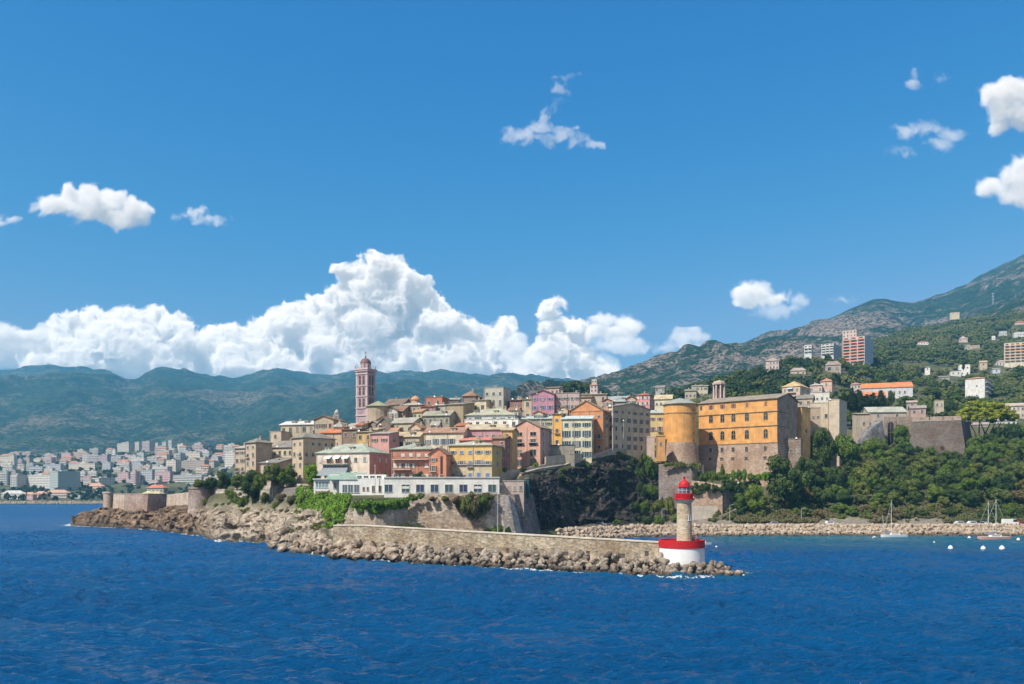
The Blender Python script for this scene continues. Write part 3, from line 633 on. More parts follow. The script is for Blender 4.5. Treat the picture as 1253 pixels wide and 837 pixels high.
# --- middle
HL('olive house with a broad pale slate roof below the round brown cupola', 479, 505, 517, 517, 532, 296, OLIVE, 'gable', PSLATE, 2.4, 3, 1, 0, None, 20, d=11)
HL('long low ochre house with a flat-pitched roof behind the brick house', 478, 513, 521, 534, 552, 280, (.46,.40,.28), 'gable', TANR, 2.0, 4, 1, 0, SG, 12, d=10, ww=1.2)
hB = HL('brick red house with brown wooden balconies over the white terrace building', 479, 527, 536, 549, 590, 249, (.46,.19,.12), 'hip', (.30,.32,.26), 2.0, 5, 3, 1, SW, 10, d=12, closed=.6)
w_, d_, zt_, zb_ = hB['_dims']; balcony(hB, -w_ * .5, zt_ - 3.2, w_ * .9, dep=1.3, c=(.22, .1, .05)); balcony(hB, -w_ * .72, zt_ - 6.3, w_ * .45, dep=1.3, c=(.35, .15, .08))
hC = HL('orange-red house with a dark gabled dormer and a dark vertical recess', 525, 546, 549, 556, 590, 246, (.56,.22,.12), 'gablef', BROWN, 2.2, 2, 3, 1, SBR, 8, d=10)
b = MB(); w_, d_, zt_, zb_ = hC['_dims']; b.box(-w_ * .34, -.06, 2, -w_ * .2, .02, zt_ - .6); b.build('recess', plain('recess_shade', (.05, .035, .03)), hC)  # dark slab on the flat wall paints the shade of a recess
hY = HL('yellow three-storey house with blue shutters and a long balcony line', 549, 602, 611, 544, 590, 250, (.66,.42,.13), 'hip', (.38,.38,.31), 1.6, 5, 3, 1, (.15,.22,.36), 14, d=13, closed=.35, ww=1.1, wh=1.7)
w_, d_, zt_, zb_ = hY['_dims']; balcony(hY, -w_ * .5, zt_ - 6.0, w_ * .98, dep=.5, c=(.45, .4, .3)); balcony(hY, -w_ * .72, zt_ - 9.2, w_ * .2, dep=.9, c=(.2, .2, .22))
b = MB(); b.box(-w_ + .02, -.03, 0, -.02, -.004, zt_ - 6.1); b.build('lower_wall', plaster((.52,.43,.27)), hY)
HL('cream house with blue shutters under a red-brown tiled roof, centre of the old town', 519, 567, 571, 529, 552, 276, (.64,.56,.40), 'gable', (.33,.2,.14), 2.2, 5, 1, 1, (.12,.2,.3), 10, d=11, wh=1.7)
HL('rose-purple house with a pale roof right of the cream blue-shuttered house', 568, 616, 622, 525, 545, 280, (.5,.27,.3), 'gable', (.42,.36,.25), 2.2, 6, 1, 0, None, 10, d=11)
HL('low pink lean-to with a red tiled roof directly above the yellow house', 562, 603, 610, 538, 556, 268, PINK, 'shed', (.55,.2,.14), 1.4, 4, 1, 0, None, 12, d=8, chim=0)
HL('narrow tall orange house squeezed left of the big pink gabled house', 614, 627, 630, 526, 585, 268, (.68,.38,.13), 'gable', TANR, 1.2, 1, 5, 1, None, 10, d=10)
HL('dark red brick house in the gap between the yellow and the orange house', 602, 618, 620, 536, 590, 262, (.34,.16,.13), 'gable', BROWN, 1.0, 2, 5, 1, None, 14, d=9)
hP = HL('big pink house with a front gable and large dark arched windows', 627, 661, 673, 523, 572, 280, (.62,.34,.24), 'gablef', (.3,.22,.16), 2.9, 2, 4, 2, None, 22, d=12, ww=2.4, wh=2.5)
w_, d_, zt_, zb_ = hP['_dims']; balcony(hP, -w_ * .26, zt_ - 5.1, 3.2, dep=.9, c=(.1, .1, .1)); balcony(hP, -w_ * .75, zt_ - 5.1, 3.2, dep=.9, c=(.1, .1, .1))
HL('pale grey-green house with a light sheet roof behind the pink gabled house', 630, 676, 680, 512, 545, 306, (.44,.46,.32), 'shed', (.40,.47,.45), 1.9, 5, 3, 1, SG, 8, d=10)
HL('tall bright orange side building next to the pale grey-green house', 676, 687, 690, 506, 548, 303, (.75,.40,.08), 'shed', PSLATE, .8, 1, 3, 0, None, 10, d=9)
hW = HL('long white-grey house with green shutters and a worn yellowish roof', 570, 630, 640, 507, 520, 300, (.55,.55,.50), 'hip', (.38,.36,.27), 2.9, 6, 1, 1, SG, 10, d=13, wh=1.9)
HL('bright white low terrace house with a row of small dark openings', 568, 634, 638, 513, 524, 291, (.8,.77,.7), 'flat', WROOF, .3, 6, 1, 0, None, 9, d=7, chim=0)
HL('tall pale grey tower house with a flat roof, highest in the middle of the town', 592, 616, 624, 474, 512, 322, (.44,.42,.34), 'flat', PSLATE, .3, 3, 3, 1, None, 18, d=9, wh=1.9)
HL('dark brown house with a small turret left of the tall grey tower house', 566, 582, 586, 484, 505, 326, (.26,.18,.15), 'hip', BROWN, 2.4, 2, 1, 0, None, 15, d=9)
HL('small cream house with a single dark window left of the grey tower house', 577, 595, 599, 489, 508, 318, (.66,.56,.36), 'shed', PSLATE, .8, 2, 1, 0, None, 12, d=8)
HL('blank ochre-brown stone house in the very middle of the town', 545, 567, 574, 494, 535, 306, (.36,.28,.17), 'shed', (.3,.27,.2), 1.8, 0, 2, 1, None, 18, d=12)
HL('rough grey stone house below the white-roofed grey house', 517, 550, 556, 508, 535, 300, (.34,.31,.22), 'gable', (.3,.29,.22), 2.2, 5, 2, 1, None, 14, d=10, ww=1.2)
HL('grey house with a whitish sheet roof and one wide window', 531, 553, 558, 495, 520, 316, (.42,.40,.33), 'shed', (.55,.56,.52), 1.2, 2, 2, 1, None, 14, d=9, ww=1.5)
HL('flat brick red house on the skyline with a block-like top', 520, 541, 545, 486, 512, 326, (.44,.18,.11), 'flat', DTILE, .3, 2, 2, 1, None, 14, d=9)
HL('rose house with small dark windows under the block-like brick red house', 515, 533, 537, 497, 518, 316, (.5,.25,.22), 'shed', DTILE, .8, 3, 2, 0, None, 12, d=8)
hD = HL('brown-roofed house carrying a little orange cupola', 491, 516, 521, 495, 520, 318, (.40,.28,.2), 'hip', (.36,.33,.27), 1.7, 4, 2, 1, None, 14, d=11)
b = MB(); w_, d_, zt_, zb_ = hD['_dims']; b.lathe([(1.5, 0), (1.5, 1.5), (1.8, 1.55), (1.7, 2.0), (1.2, 2.7), (.4, 3.1), (.05, 3.3)], 14); b.build('cupola', plaster((.6, .3, .14)), hD, loc=(-w_ * .5, d_ * .4, zt_ + .8))
HL('weathered brown house with dark roofs between the apse and the cupola house', 478, 493, 497, 503, 525, 314, (.32,.23,.18), 'gable', BROWN, 2.6, 2, 1, 0, None, 16, d=10)
HL('long brown-roofed nave building right of the round church apse', 470, 492, 498, 495, 515, 326, (.34,.27,.22), 'gable', (.19,.14,.11), 3.0, 2, 1, 0, None, 14, d=12)
# --- right part of the old town
HL('dark red house with a flat top right of the tall grey tower house', 624, 640, 643, 489, 515, 322, (.3,.15,.13), 'shed', BROWN, .8, 1, 2, 0, None, 10, d=9)
HL('small beige house between the dark red house and the purple house', 639, 652, 655, 488, 515, 318, (.52,.42,.27), 'shed', TANR, .9, 1, 2, 0, None, 8, d=8)
HL('purple-pink house with a low gable and a blue window near the skyline', 650, 678, 684, 482, 515, 316, (.46,.22,.27), 'gablef', (.28,.2,.19), 1.8, 3, 3, 1, (.1,.14,.4), 10, d=12)
HL('pinkish-grey row house with dark loggias right of the purple house', 679, 709, 714, 481, 515, 318, (.48,.36,.33), 'flat', PSLATE, .3, 5, 3, 1, SG, 8, d=10, ww=1.3)
HL('pale house with a pinkish flat roof behind the orange gabled house', 709, 742, 748, 482, 505, 340, (.52,.44,.32), 'shed', (.42,.38,.3), 1.5, 4, 2, 0, None, 6, d=11)
hG = HL('large brick-orange house with a wide front gable and dark right side', 697, 738, 750, 502, 566, 306, (.60,.25,.10), 'gablef', (.30,.20,.14), 4.0, 4, 5, 3, None, 20, d=14, closed=.6)
w_, d_, zt_, zb_ = hG['_dims']; b = MB(); b.box(-w_ - .05, -.12, zt_ - .35, .08, .01, zt_ - .02); b.build('cornice', plaster((.42, .2, .1)), hG)
for k in (2, 3): balcony(hG, -w_ * .12, zt_ - (zt_ - zb_) * (k + .7) / 5, 2.6, dep=.8, c=(.12, .1, .09))
hV = HL('pale yellow house with large dark blue shutters and a light roof', 687, 724, 728, 512, 562, 297, (.66,.58,.36), 'shed', (.46,.52,.50), 1.9, 3, 4, 1, (.05,.12,.17), 10, d=9, ww=1.4, wh=2.2, chim=0)
HL('long shaded yellow-grey tenement receding along the cliff top', 744, 750, 775, 497, 552, 315, (.60,.44,.27), 'gable', (.38,.36,.30), 2.0, 1, 5, 6, SBR, 50, d=22, ww=1.1, wh=1.7)
HL('dark rose end house at the right end of the long tenement', 764, 770, 778, 498, 552, 333, (.38,.18,.18), 'gable', DTILE, 1.4, 1, 5, 2, None, 50, d=9)
HL('long grey slate roof house on the skyline behind the long tenement', 743, 772, 778, 491, 510, 350, (.40,.36,.3), 'gable', (.28,.31,.31), 3.0, 3, 1, 1, None, 10, d=12)
HL('pink-red villa with white window frames among trees right of the tenement', 778, 795, 802, 483, 497, 450, (.62,.25,.23), 'hip', DTILE, 1.6, 3, 2, 2, SW, 20, d=12)
HL('cream villa with an arched porch and tan roof behind the round tower', 801, 822, 829, 488, 500, 430, (.64,.55,.38), 'gable', (.46,.38,.24), 3.0, 4, 1, 1, None, 14, d=13, arch=True, ww=1.5)
hQ = HL('long pale yellow building with purplish shutters left of the round tower', 777, 812, 816, 505, 545, 338, (.66,.50,.22), 'shed', (.44,.46,.42), 2.4, 4, 3, 0, (.3,.17,.17), 4, d=13, wh=1.9)
HL('small orange block house below the left foot of the round tower', 803, 814, 818, 534, 552, 322, (.60,.30,.09), 'flat', BROWN, .3, 1, 1, 0, None, 10, d=7, chim=0, ext=4)
LAND = []
def autolabel(o, phrase, cat, group): tag(o, None, cat, group); LAND.append((o, phrase)); return o
frs = random.Random(77)
FC = ((.60,.48,.32,'cream'),(.56,.42,.28,'beige'),(.60,.40,.30,'salmon'),(.50,.42,.32,'grey-beige'),(.62,.46,.22,'ochre'),(.54,.30,.22,'brick pink'),(.58,.54,.44,'pale'),(.42,.30,.22,'brown'))
for k_, (Yf, yef, a, b_) in enumerate(((291, 526, 402, 680), (310, 507, 470, 745), (337, 490, 486, 770))):
    px = a + frs.uniform(0, 8)
    while px < b_:
        w_ = frs.uniform(8, 14); cc = FC[frs.randrange(8)]
        r = house('x', px, px + w_, px + w_ + 3, yef + frs.uniform(-6, 4), yef + 18, Yf + frs.uniform(-2, 2), cc[:3], frs.choice(('gable', 'shed', 'hip', 'gablef')), frs.choice((TANR, DTILE, BROWN, PSLATE, (.40,.22,.13))), frs.uniform(1, 2), frs.choice((2, 3)), 2, 1, frs.choice((None, SBR, SG, SGY)), th=frs.uniform(4, 26), d=6)
        autolabel(r, 'small %s house wedged between roofs' % cc[3], 'house', 'small houses wedged into the old town'); px += w_ + frs.uniform(6, 22)
# --- bell tower
def bell_tower():
    Y = 345.0; Rx, w, d, rz = frame(436.0, 449.4, 455.5, Y, 25, None); d = w
    zt = H + (HY - 452) / F * Y; z0 = float(base_z(np.array([Rx]), np.array([Y]))[0]) - 1; h = zt - z0
    r = empty('bell_tower', (Rx, Y, z0), 'tall square pink church bell tower with a domed top and a cross', 'bell tower', rz=rz)
    pk = plaster((.45, .31, .33), .4); tr = plaster((.54, .40, .39), .25); zb = H + (HY - 515) / F * Y - z0
    b = MB(); b.box(-w, 0, 0, 0, d, h); b.build('shaft', pk, r)
    b = MB()
    for x in (-w - .12, -.75):
        for y in (-.12, d - .63): b.box(x, y, zb - 2, x + .87 - .0, y + .75, h - .02)
    b.build('pilaster', tr, r)
    lv = [H + (HY - q) / F * Y - z0 for q in (508, 499, 484.5, 471.5, 457)]
    b = MB()
    for z in lv: b.box(-w - .3, -.3, z - .22, .3, d + .3, z + .22)
    b.box(-w - .7, -.7, h - .02, .7, d + .7, h + .6); b.box(-w - .45, -.45, h - .7, .45, d + .45, h - .03)
    b.build('cornice', tr, r)
    for zc, hh in ((lv[1] + .55, 3.6), (lv[2] + .4, 3.5), (lv[3] + .4, 4.0)):
        for u in (.33, .67):
            window(r, -w * u, 0, zc, 0, 1.05, hh, arch=True, fc=(.5, .32, .3), pane=(.012, .01, .012)); window(r, 0, d * u, zc, math.pi / 2, 1.05, hh, arch=True, fc=(.45, .3, .28), pane=(.012, .01, .012))
    c = (-w / 2, d / 2)
    b = MB(); b.lathe([(2.25, h + .6), (2.25, h + 2.6), (2.45, h + 2.65), (2.45, h + 2.85)], 8, c=c); dr = b.build('drum', tr, r)
    for k in range(8):
        a = math.pi / 8 + k * math.pi / 4
        window(dr, c[0] + 2.09 * math.cos(a), c[1] + 2.09 * math.sin(a), h + 1.0, a + math.pi / 2, .6, 1.2, arch=True, fc=(.55, .4, .36), pane=(.02, .02, .02))
    b = MB(); b.lathe([(2.35 * math.cos(t), h + 2.85 + 2.5 * math.sin(t)) for t in [i * math.pi / 2 / 8 for i in range(8)]] + [(.3, h + 5.35), (.3, h + 5.8), (.42, h + 5.95), (.05, h + 6.2)], 16, c=c); b.build('dome', plain('dome_copper', (.17, .09, .09), .6), r, smooth=False)
    b = MB(); b.tube((c[0], c[1], h + 6.1), (c[0], c[1], h + 8.4), .09, n=6); b.tube((c[0] - .65, c[1], h + 7.6), (c[0] + .65, c[1], h + 7.6), .08, n=6); b.build('cross', plain('iron', (.05, .045, .04)), r)
    for x in (-w - .2, .2):
        for y in (-.2, d + .2):
            b = MB(); b.lathe([(.3, 0), (.3, .5), (.15, .6), (.33, .95), (.3, 1.3), (.05, 1.7)], 8); b.build('finial', tr, r, loc=(x, y, h + .6))
bell_tower()
def apse():
    Y = 322.0; r = empty('church', P(463, 530, Y), 'round stone church apse under a fan-shaped greenish roof beside the bell tower', 'church')
    zt = H + (HY - 498) / F * Y - r.location.z; R = 4.6
    b = MB(); b.lathe([(R, -6), (R, zt)], 20, cap=False); b.box(-R, 0, -6, R, 10, zt); b.build('wall', plaster((.46, .36, .25), .4), r)
    b = MB(); b.lathe([(R + .5, zt - .1), (R + .5, zt + .1), (.05, zt + 2.4)], 20, cap=False); b.box(-R - .4, .3, zt - .1, R + .4, 10.3, zt + .25); b.build('roof', tiles((.26, .27, .17)), r)
apse()
r = empty('chapel_belfry', P(412, 530, 330), 'slim grey stone belfry with an open arch, far left of the bell tower', 'belfry')
b = MB(); b.box(-.85, -.6, -4, .85, .6, 8.0); b.lathe([(.95, 8.0), (.95, 8.2), (.7, 8.9), (.3, 9.4), (.05, 9.6)], 10); b.build('tower', plaster((.45, .42, .38)), r); window(r, 0, -.6, 5.3, 0, .75, 1.8, arch=True, pane=(.05, .05, .05))
# --- the white terrace buildings at the foot of the town
def terrace():
    Y = 236.0; x0, x1 = (470 - CX) / F * Y, (611 - CX) / F * Y; zt = H + (HY - 584.5) / F * Y; z0 = H + (HY - 604) / F * Y
    r = empty('terrace_building', (x0, Y, z0 - .8), 'long low white building with eight big dark windows along the sea wall', 'building'); h = zt - z0 + .8; w = x1 - x0
    b = MB(); b.box(0, 0, -.5, w, 8, h); b.build('wall', plaster((.66, .65, .6), .2), r)
    b = MB(); b.box(-.15, -.3, h + .002, w + .15, 8.1, h + .22); b.build('roof', plaster((.6, .6, .57), .2), r)
    for i in range(8):
        window(r, w * (i + .5) / 8 - .8 * (i < 1) , 0, 1.25, 0, 2.25, 2.15, fc=(.62, .6, .56), pane=((.03, .06, .10), (.04, .08, .09), (.02, .04, .09))[i % 3])
    for i in (1, 6):
        b = MB(); b.box(w * (i + .5) / 8 - 1.0, -.12, 2.2, w * (i + .5) / 8 + 1.0, -.1, 2.9); b.build('blind', plain('blind_cloth', (.6, .6, .58)), r)
terrace()
def restaurant():
    Y = 244.0; r = empty('restaurant', P(434, 604, Y), 'white seaside restaurant with a grey-green roof and three doors above the ivy wall', 'restaurant')
    X = lambda px: (px - 434) / F * Y; Z = lambda py: (604 - py) / F * Y
    b = MB(); b.box(X(415), 0, -3, X(470), 9, Z(586)); b.build('wall', plaster((.72, .71, .68), .15), r)
    b = MB(); b.box(X(434), 2.5, Z(586), X(471), 7, Z(580.5)); b.build('upper_wall', plaster((.74, .72, .68), .15), r)
    b = MB(); b.add([(X(397), -.2, Z(586.5)), (X(437), -.2, Z(586.5)), (X(441), 8, Z(578)), (X(399), 8, Z(577))] + [(X(397), -.2, Z(587.3)), (X(437), -.2, Z(587.3)), (X(441), 8, Z(579)), (X(399), 8, Z(578))], [(0, 1, 2, 3), (7, 6, 5, 4), (0, 4, 5, 1), (1, 5, 6, 2), (2, 6, 7, 3), (3, 7, 4, 0)])
    b.build('roof', tiles((.24, .33, .27)), r)
    for px in (422, 429, 436.5): window(r, X(px), 0, .3, 0, 1.4, 2.3, pane=(.10, .13, .16), fc=(.6, .6, .58))
    for i, px in enumerate((445, 450)): window(r, X(px), 0, .9, 0, .5, 1.0, fc=(.5, .35, .28))
    for px in (438, 446, 454, 462): window(r, X(px), 2.5, Z(584.6), 0, 1.3, .6, fc=(.6, .6, .58))
    for px in (457, 465): window(r, X(px), 0, .5, 0, .8, 1.8, pane=(.04, .05, .05))
    r2 = empty('glazed_pavilion', P(412, 604, 249), 'small white pavilion with a turquoise glazed front at the top of the ivy', 'pavilion'); X = lambda px: (px - 412) / F * 249
    b = MB(); b.box(X(384), 0, -1, X(404), 8, Z(586.5)); b.box(X(404), -.5, -2, X(416), 7.5, Z(580)); b.build('wall', plaster((.70, .69, .66), .15), r2)
    b = MB(); b.box(X(383), -.7, Z(586.4), X(404.5), 8.2, Z(585.2)); b.build('roof', plaster((.6, .66, .62)), r2)
    for i in range(4): window(r2, X(388 + i * 3.9), 0, 1.9, 0, .75, 1.55, fc=(.7, .7, .68), pane=(.08, .22, .24))
    window(r2, X(410), -.5, 1.6, 0, .7, 1.6, pane=(.05, .07, .08)); b = MB(); b.box(X(402), -.08, -1.2, X(404), .02, 1.1); b.build('door', plain('dark_wood', (.12, .05, .03)), r2)
    for i in range(5): b = MB(); b.box(X(386 + i * 3.4), -.06, -.2, X(388.4 + i * 3.4), .02, .8); b.build('vent', plain('brick_red', (.3, .12, .08)), r2)
restaurant()
# --- governor's palace
def palace():
    OR = (.71, .335, .075); Y = 327.0; Rx, w, d, rz = frame(855, 951, 976, Y, 40); z0 = H + (HY - 577) / F * Y; zt = 53.0 - z0
    Z = lambda py: H + (HY - py) / F * Y - z0
    r = empty('palace', (Rx, Y, z0), 'long orange palace with five window bays on a tall stone base beside the round tower', 'palace', rz=rz)
    ws = Z(541); b = MB(); b.box(-w, 0, ws, 0, d, zt); wl = wall_mesh(r, w, d, ws, zt, 'gable', 3.0, plaster(OR, .3))
    b = MB(); t = 1.6; lo = -6
    b.add([(-w - .05, -.1, ws), (.1, -.1, ws), (.1, d, ws), (-w - .05, d, ws), (-w - .05, -.1 - t, lo), (.1 + t, -.1 - t, lo), (.1 + t, d, lo), (-w - .05, d, lo)], [(0, 1, 2, 3), (4, 5, 1, 0), (5, 6, 2, 1), (6, 7, 3, 2), (7, 4, 0, 3)])
    b.build('stone_base', masonry((.42, .31, .23), .6, .25, .8), r)
    b = MB(); b.add([(.012, -.01, ws), (.012, d, ws), (.012, d, zt + 0), (.012, -.01, zt)], [(0, 1, 2, 3)]); b.add([(.012, 0, zt), (.012, d, zt), (.012, d / 2, zt + 2.85)], [(0, 1, 2)]); b.build('side_wall', plaster((.38, .26, .18), .4), r)  # shade of the side face is put into a darker plaster
    roof_part(r, 'gable', w, d, zt, 3.0, tiles((.27, .22, .17)), ov=.6)
    for py in (502.5, 520, 541.0): b = MB(); zz = Z(py); b.box(-w - .05, -.32, zz - .15, .32, d * .6, zz + .15); b.build('string_course', plaster((.42, .27, .14)), r)
    us = [1 - (q - 951) / (855 - 951.) for q in (870, 884, 897.5, 914, 937)]
    k = lambda px: solve_u(px, Rx, Y, rz)
    for px in (858, 870, 884, 897.5, 914, 937):
        x = solve_u(px, Rx, Y, rz)
        window(r, x, 0, zt - 2.7, 0, .95, 1.6, shut=None if px < 860 else (.3, .12, .08), closed=px > 910, fc=(.45, .3, .2))
        if px < 860: continue
        window(r, x, 0, ws + 9.3, 0, 1.75, 3.2, arch=True, fc=(.5, .36, .22), pane=(.035, .035, .035)); window(r, x, 0, ws + 1.9, 0, 1.75, 3.6, arch=True, fc=(.5, .36, .22), pane=(.03, .03, .03))
        window(r, x, -.45, ws - 3.2, 0, 1.1, 1.7, fc=(.38, .3, .23)); window(r, x, -.85, ws - 6.4, 0, 1.2, .8, fc=(.38, .3, .23))
    for z in (zt - 3.5, ws + 7.0, ws + 1.2): window(r, .012, d * .5, z, math.pi / 2, .8, 2.0, fc=(.35, .25, .18))
    # round tower
    Yt = 336.0; xc = (833.2 - CX) / F * Yt; R = 19.9 / F * Yt
    t_ = empty('round_tower', (xc, Yt + 2, H + (HY - 562) / F * Yt - 1), 'massive round orange tower with a shallow conical grey roof left of the palace', 'tower'); zz = t_.location.z
    Zt = lambda py: H + (HY - py) / F * (Yt - 5) - zz
    b = MB(); b.lathe([(R, Zt(541)), (R, Zt(493.5))], 48); b.build('drum_wall', plaster((.71, .335, .075), .26), t_, smooth=False)
    b = MB(); b.lathe([(R + 1.7, -6), (R + 1.2, 0), (R + .25, Zt(541)), (R - .3, Zt(540.5))], 48); b.build('stone_base', masonry((.42, .31, .23), .6, .25, .8), t_)
    b = MB(); b.lathe([(R + .6, Zt(493.6)), (R + .6, Zt(493)), (R * .55, Zt(487.5)), (.1, Zt(484.5))], 48); b.build('roof', tiles((.27, .29, .26)), t_)
    for py in (504.5, 541): b = MB(); b.lathe([(R - .1, Zt(py) - .15), (R + .22, Zt(py) - .12), (R + .22, Zt(py) + .12), (R - .1, Zt(py) + .15)], 48, cap=False); b.build('string_course', plaster((.44, .28, .14)), t_)
    for a, py in ((-48, 501), (-50, 511), (-50, 529), (-48, 538.5)):
        q = math.radians(a); window(t_, R * math.cos(q) * 1.0, R * math.sin(q), Zt(py) - .4, q + math.pi / 2, .7, .8, fc=(.4, .26, .12), pane=(.02, .02, .02))
def solve_u(px, Rx, Y, rz):
    k = (px - CX) / F; c, s = math.cos(rz), math.sin(rz)
    return (k * Y - Rx) / (c - k * s)
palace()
HL('narrow recessed wing with blank walls joined to the back of the palace', 940, 962, 983, 500, 560, 346, (.40,.27,.18), 'flat', BROWN, .3, 1, 3, 2, None, 40, d=18, chim=0)
HL('bright orange projecting stub wall lit by the sun right of the palace', 972, 981, 984, 498.5, 556, 343, (.66,.36,.11), 'flat', BROWN, .3, 0, 1, 1, None, 55, name='palace_wing', cat='wing', d=6, chim=0)
HL('long beige barracks wall with two rows of small windows right of the palace', 981, 1004, 1028, 499, 560, 350, (.44,.32,.22), 'flat', PSLATE, .3, 4, 3, 2, None, 18, d=15, chim=0, name='barracks', cat='barracks', wh=1.5)
HL('pale beige modern block with blank walls and one wide window', 1013, 1027, 1050, 489, 560, 358, (.55,.44,.32), 'flat', (.5,.44,.33), .3, 0, 3, 0, None, 35, d=14, chim=0, name='block', cat='building')
r = HL('low cream extension with a stepped flat top left of the pale modern block', 990, 1015, 1020, 493, 525, 368, (.6,.5,.36), 'flat', (.5,.44,.33), .3, 3, 1, 0, None, 12, d=12, chim=0)
HL('small rough stone annex at the right foot of the palace', 957, 980, 984, 537, 566, 330, (.3,.24,.19), 'flat', BROWN, .3, 3, 1, 1, None, 25, d=7, chim=0, wallmat=masonry((.30,.235,.19), .6, .25, .8))
hU = HL('square villa with a tan pyramid roof and a blue awning above the palace', 957, 979, 992, 472, 490, 420, (.58,.42,.30), 'hip', (.50,.36,.18), 4.0, 3, 2, 2, SGY, 38, name='villa', cat='villa', chim=0, wh=1.9, ww=1.3)
w_, d_, zt_, zb_ = hU['_dims']; awning(hU, -w_ * .55, zt_ - .8, 3.6, c=(.45, .6, .72), dep=1.5); balcony(hU, -w_ * .5, zt_ - 4.2, w_ * .55, c=(.6, .6, .58))
HL('low house with a grey gable just right of the palace roof', 975, 994, 1000, 487, 498, 375, (.42,.34,.25), 'gable', SLATE, 2.2, 2, 1, 1, None, 25, d=10)
HL('white-walled house with a flat dark roof right of the pyramid-roofed villa', 991, 1015, 1026, 480, 495, 420, (.66,.62,.54), 'flat', (.2,.2,.2), .3, 4, 1, 1, None, 20, d=10, chim=0)
HL('pink villa with a red-brown hip roof among the trees', 1004, 1018, 1026, 466, 482, 500, (.62,.38,.29), 'hip', (.42,.2,.13), 2.6, 3, 2, 1, SW, 25, chim=1, name='villa', cat='villa')
HL('low pinkish house with a grey roof left of the red-brown hip roof villa', 991, 1006, 1011, 471, 482, 470, (.60,.42,.34), 'hip', (.42,.38,.34), 1.8, 3, 1, 1, SW, 20, name='villa', cat='villa')
HL('wide brown-roofed villa with dark loggias below the leftmost white flats', 1010, 1029, 1034, 446, 456, 640, (.42,.33,.27), 'hip', (.30,.24,.2), 3.4, 2, 1, 1, None, 18, name='villa', cat='villa', ww=3.4, wh=2.6, chim=0)
HL('low tan-roofed bungalow left of the wide brown-roofed villa', 967, 986, 991, 453, 459, 640, (.5,.4,.3), 'hip', (.36,.3,.26), 2.6, 3, 1, 0, None, 18, name='villa', cat='villa', chim=0)
HL('pinkish villa with a brown gable half hidden by trees high on the left slope', 937, 953, 958, 441, 452, 660, (.55,.4,.34), 'hip', (.36,.27,.22), 3.4, 4, 2, 1, SW, 20, name='villa', cat='villa')
HL('cream house with stepped roofs on the hill left of the pink belvedere', 846, 866, 874, 472, 486, 470, (.56,.48,.33), 'gable', (.36,.33,.26), 2.4, 4, 2, 1, SG, 16, name='villa', cat='villa')
HL('low stone house behind the round tower roof, first of the hillside row', 838, 852, 856, 478, 490, 450, (.45,.38,.28), 'gable', SLATE, 1.8, 3, 1, 0, None, 14, name='villa', cat='villa')
r = empty('belvedere', P(880, 500, 400), 'pink colonnaded belvedere rising behind the palace roof', 'belvedere'); z1 = (500 - 471) / F * 400
b = MB(); b.lathe([(3.0, -6), (3.0, 4.5)], 8); b.lathe([(3.2, 4.5), (3.2, 4.8)], 8); b.build('base', plaster((.55, .38, .32)), r)
for i in range(8): a = i * math.pi / 4; b = MB(); b.tube((2.7 * math.cos(a), 2.7 * math.sin(a), 4.8), (2.7 * math.cos(a), 2.7 * math.sin(a), z1), .36, n=10); b.build('column', plaster((.66, .48, .42)), r)
b = MB(); b.lathe([(1.5, 4.8), (1.5, z1 - .01)], 10); b.build('core', plaster((.3, .2, .17)), r); b = MB(); b.lathe([(3.4, z1), (3.4, z1 + .9), (2.9, z1 + 1.0), (2.7, z1 + 1.6), (.2, z1 + 2.2)], 8); b.build('roof', plaster((.5, .36, .3)), r)
# --- hillside on the right
hO = HL('long white hall with a bright orange tiled roof on the hillside', 1053, 1117, 1128, 473, 486, 610, (.56,.56,.56), 'gable', (.60,.21,.08), 4.6, 10, 1, 3, None, 18, name='hall', cat='building', chim=0, wh=2.0, d=18)
HL('low annex with a bright orange roof behind the row of dark cypresses', 1057, 1084, 1088, 484, 492, 560, (.5,.42,.36), 'gable', (.62,.2,.08), 3.0, 4, 1, 0, None, 12, name='hall', cat='building', chim=0, d=9)
def stacked_block(label, x0, x1, x2, ye, yb, Y, th, floors, cf, cs, rail, nb, d=None, roofc=None, name='apartment_block', group=None, wside=True):
    r = house(label, x0, x1, x2, ye, yb, Y, cf, 'flat' if roofc is None else 'hip', roofc or (.5, .48, .45), .3 if roofc is None else 1.6, 0, 0, 0, None, th, name=name, cat='apartment block', d=d, chim=0, group=group)
    w, d_, zt, zb = r['_dims']; fh = (zt - zb) / floors
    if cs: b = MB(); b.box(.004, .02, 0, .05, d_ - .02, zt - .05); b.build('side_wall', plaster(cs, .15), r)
    for i in range(floors):
        z = zb + fh * i
        if nb:
            for j in range(nb):
                u0, u1 = -w + w * (j + .08) / nb, -w + w * (j + .92) / nb
                b = MB(); b.box(u0, -1.4, z - .1, u1, 0, z + .12, 0); b.box(u0, -1.4, z + .12, u1, -1.3, z + 1.05, 1); b.build('balcony', [plaster((.6, .55, .5)), plain('balcony_panel', rail, .7, var=.3, scale=.5)], r)
                window(r, (u0 + u1) / 2, 0, z + .15, 0, (u1 - u0) * .62, 2.1, fc=(.5, .45, .4))
        n = max(1, int(d_ / 3.6))
        if wside:
            for j in range(n): window(r, .052 if cs else 0, d_ * (j + .5) / n, z + .8, math.pi / 2, 1.3, 1.5, fc=(.5, .5, .5))
    return r, w, d_, zt, zb
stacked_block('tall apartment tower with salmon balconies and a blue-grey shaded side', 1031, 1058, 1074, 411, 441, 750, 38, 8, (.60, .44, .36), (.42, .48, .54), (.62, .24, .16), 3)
HL('raised top storeys of the tall apartment tower, stepped up on its left half', 1031, 1048, 1052, 403.5, 412, 756, (.60,.44,.36), 'flat', (.5,.45,.4), .3, 4, 2, 1, None, 38, d=9, chim=0, name='penthouse', cat='penthouse')
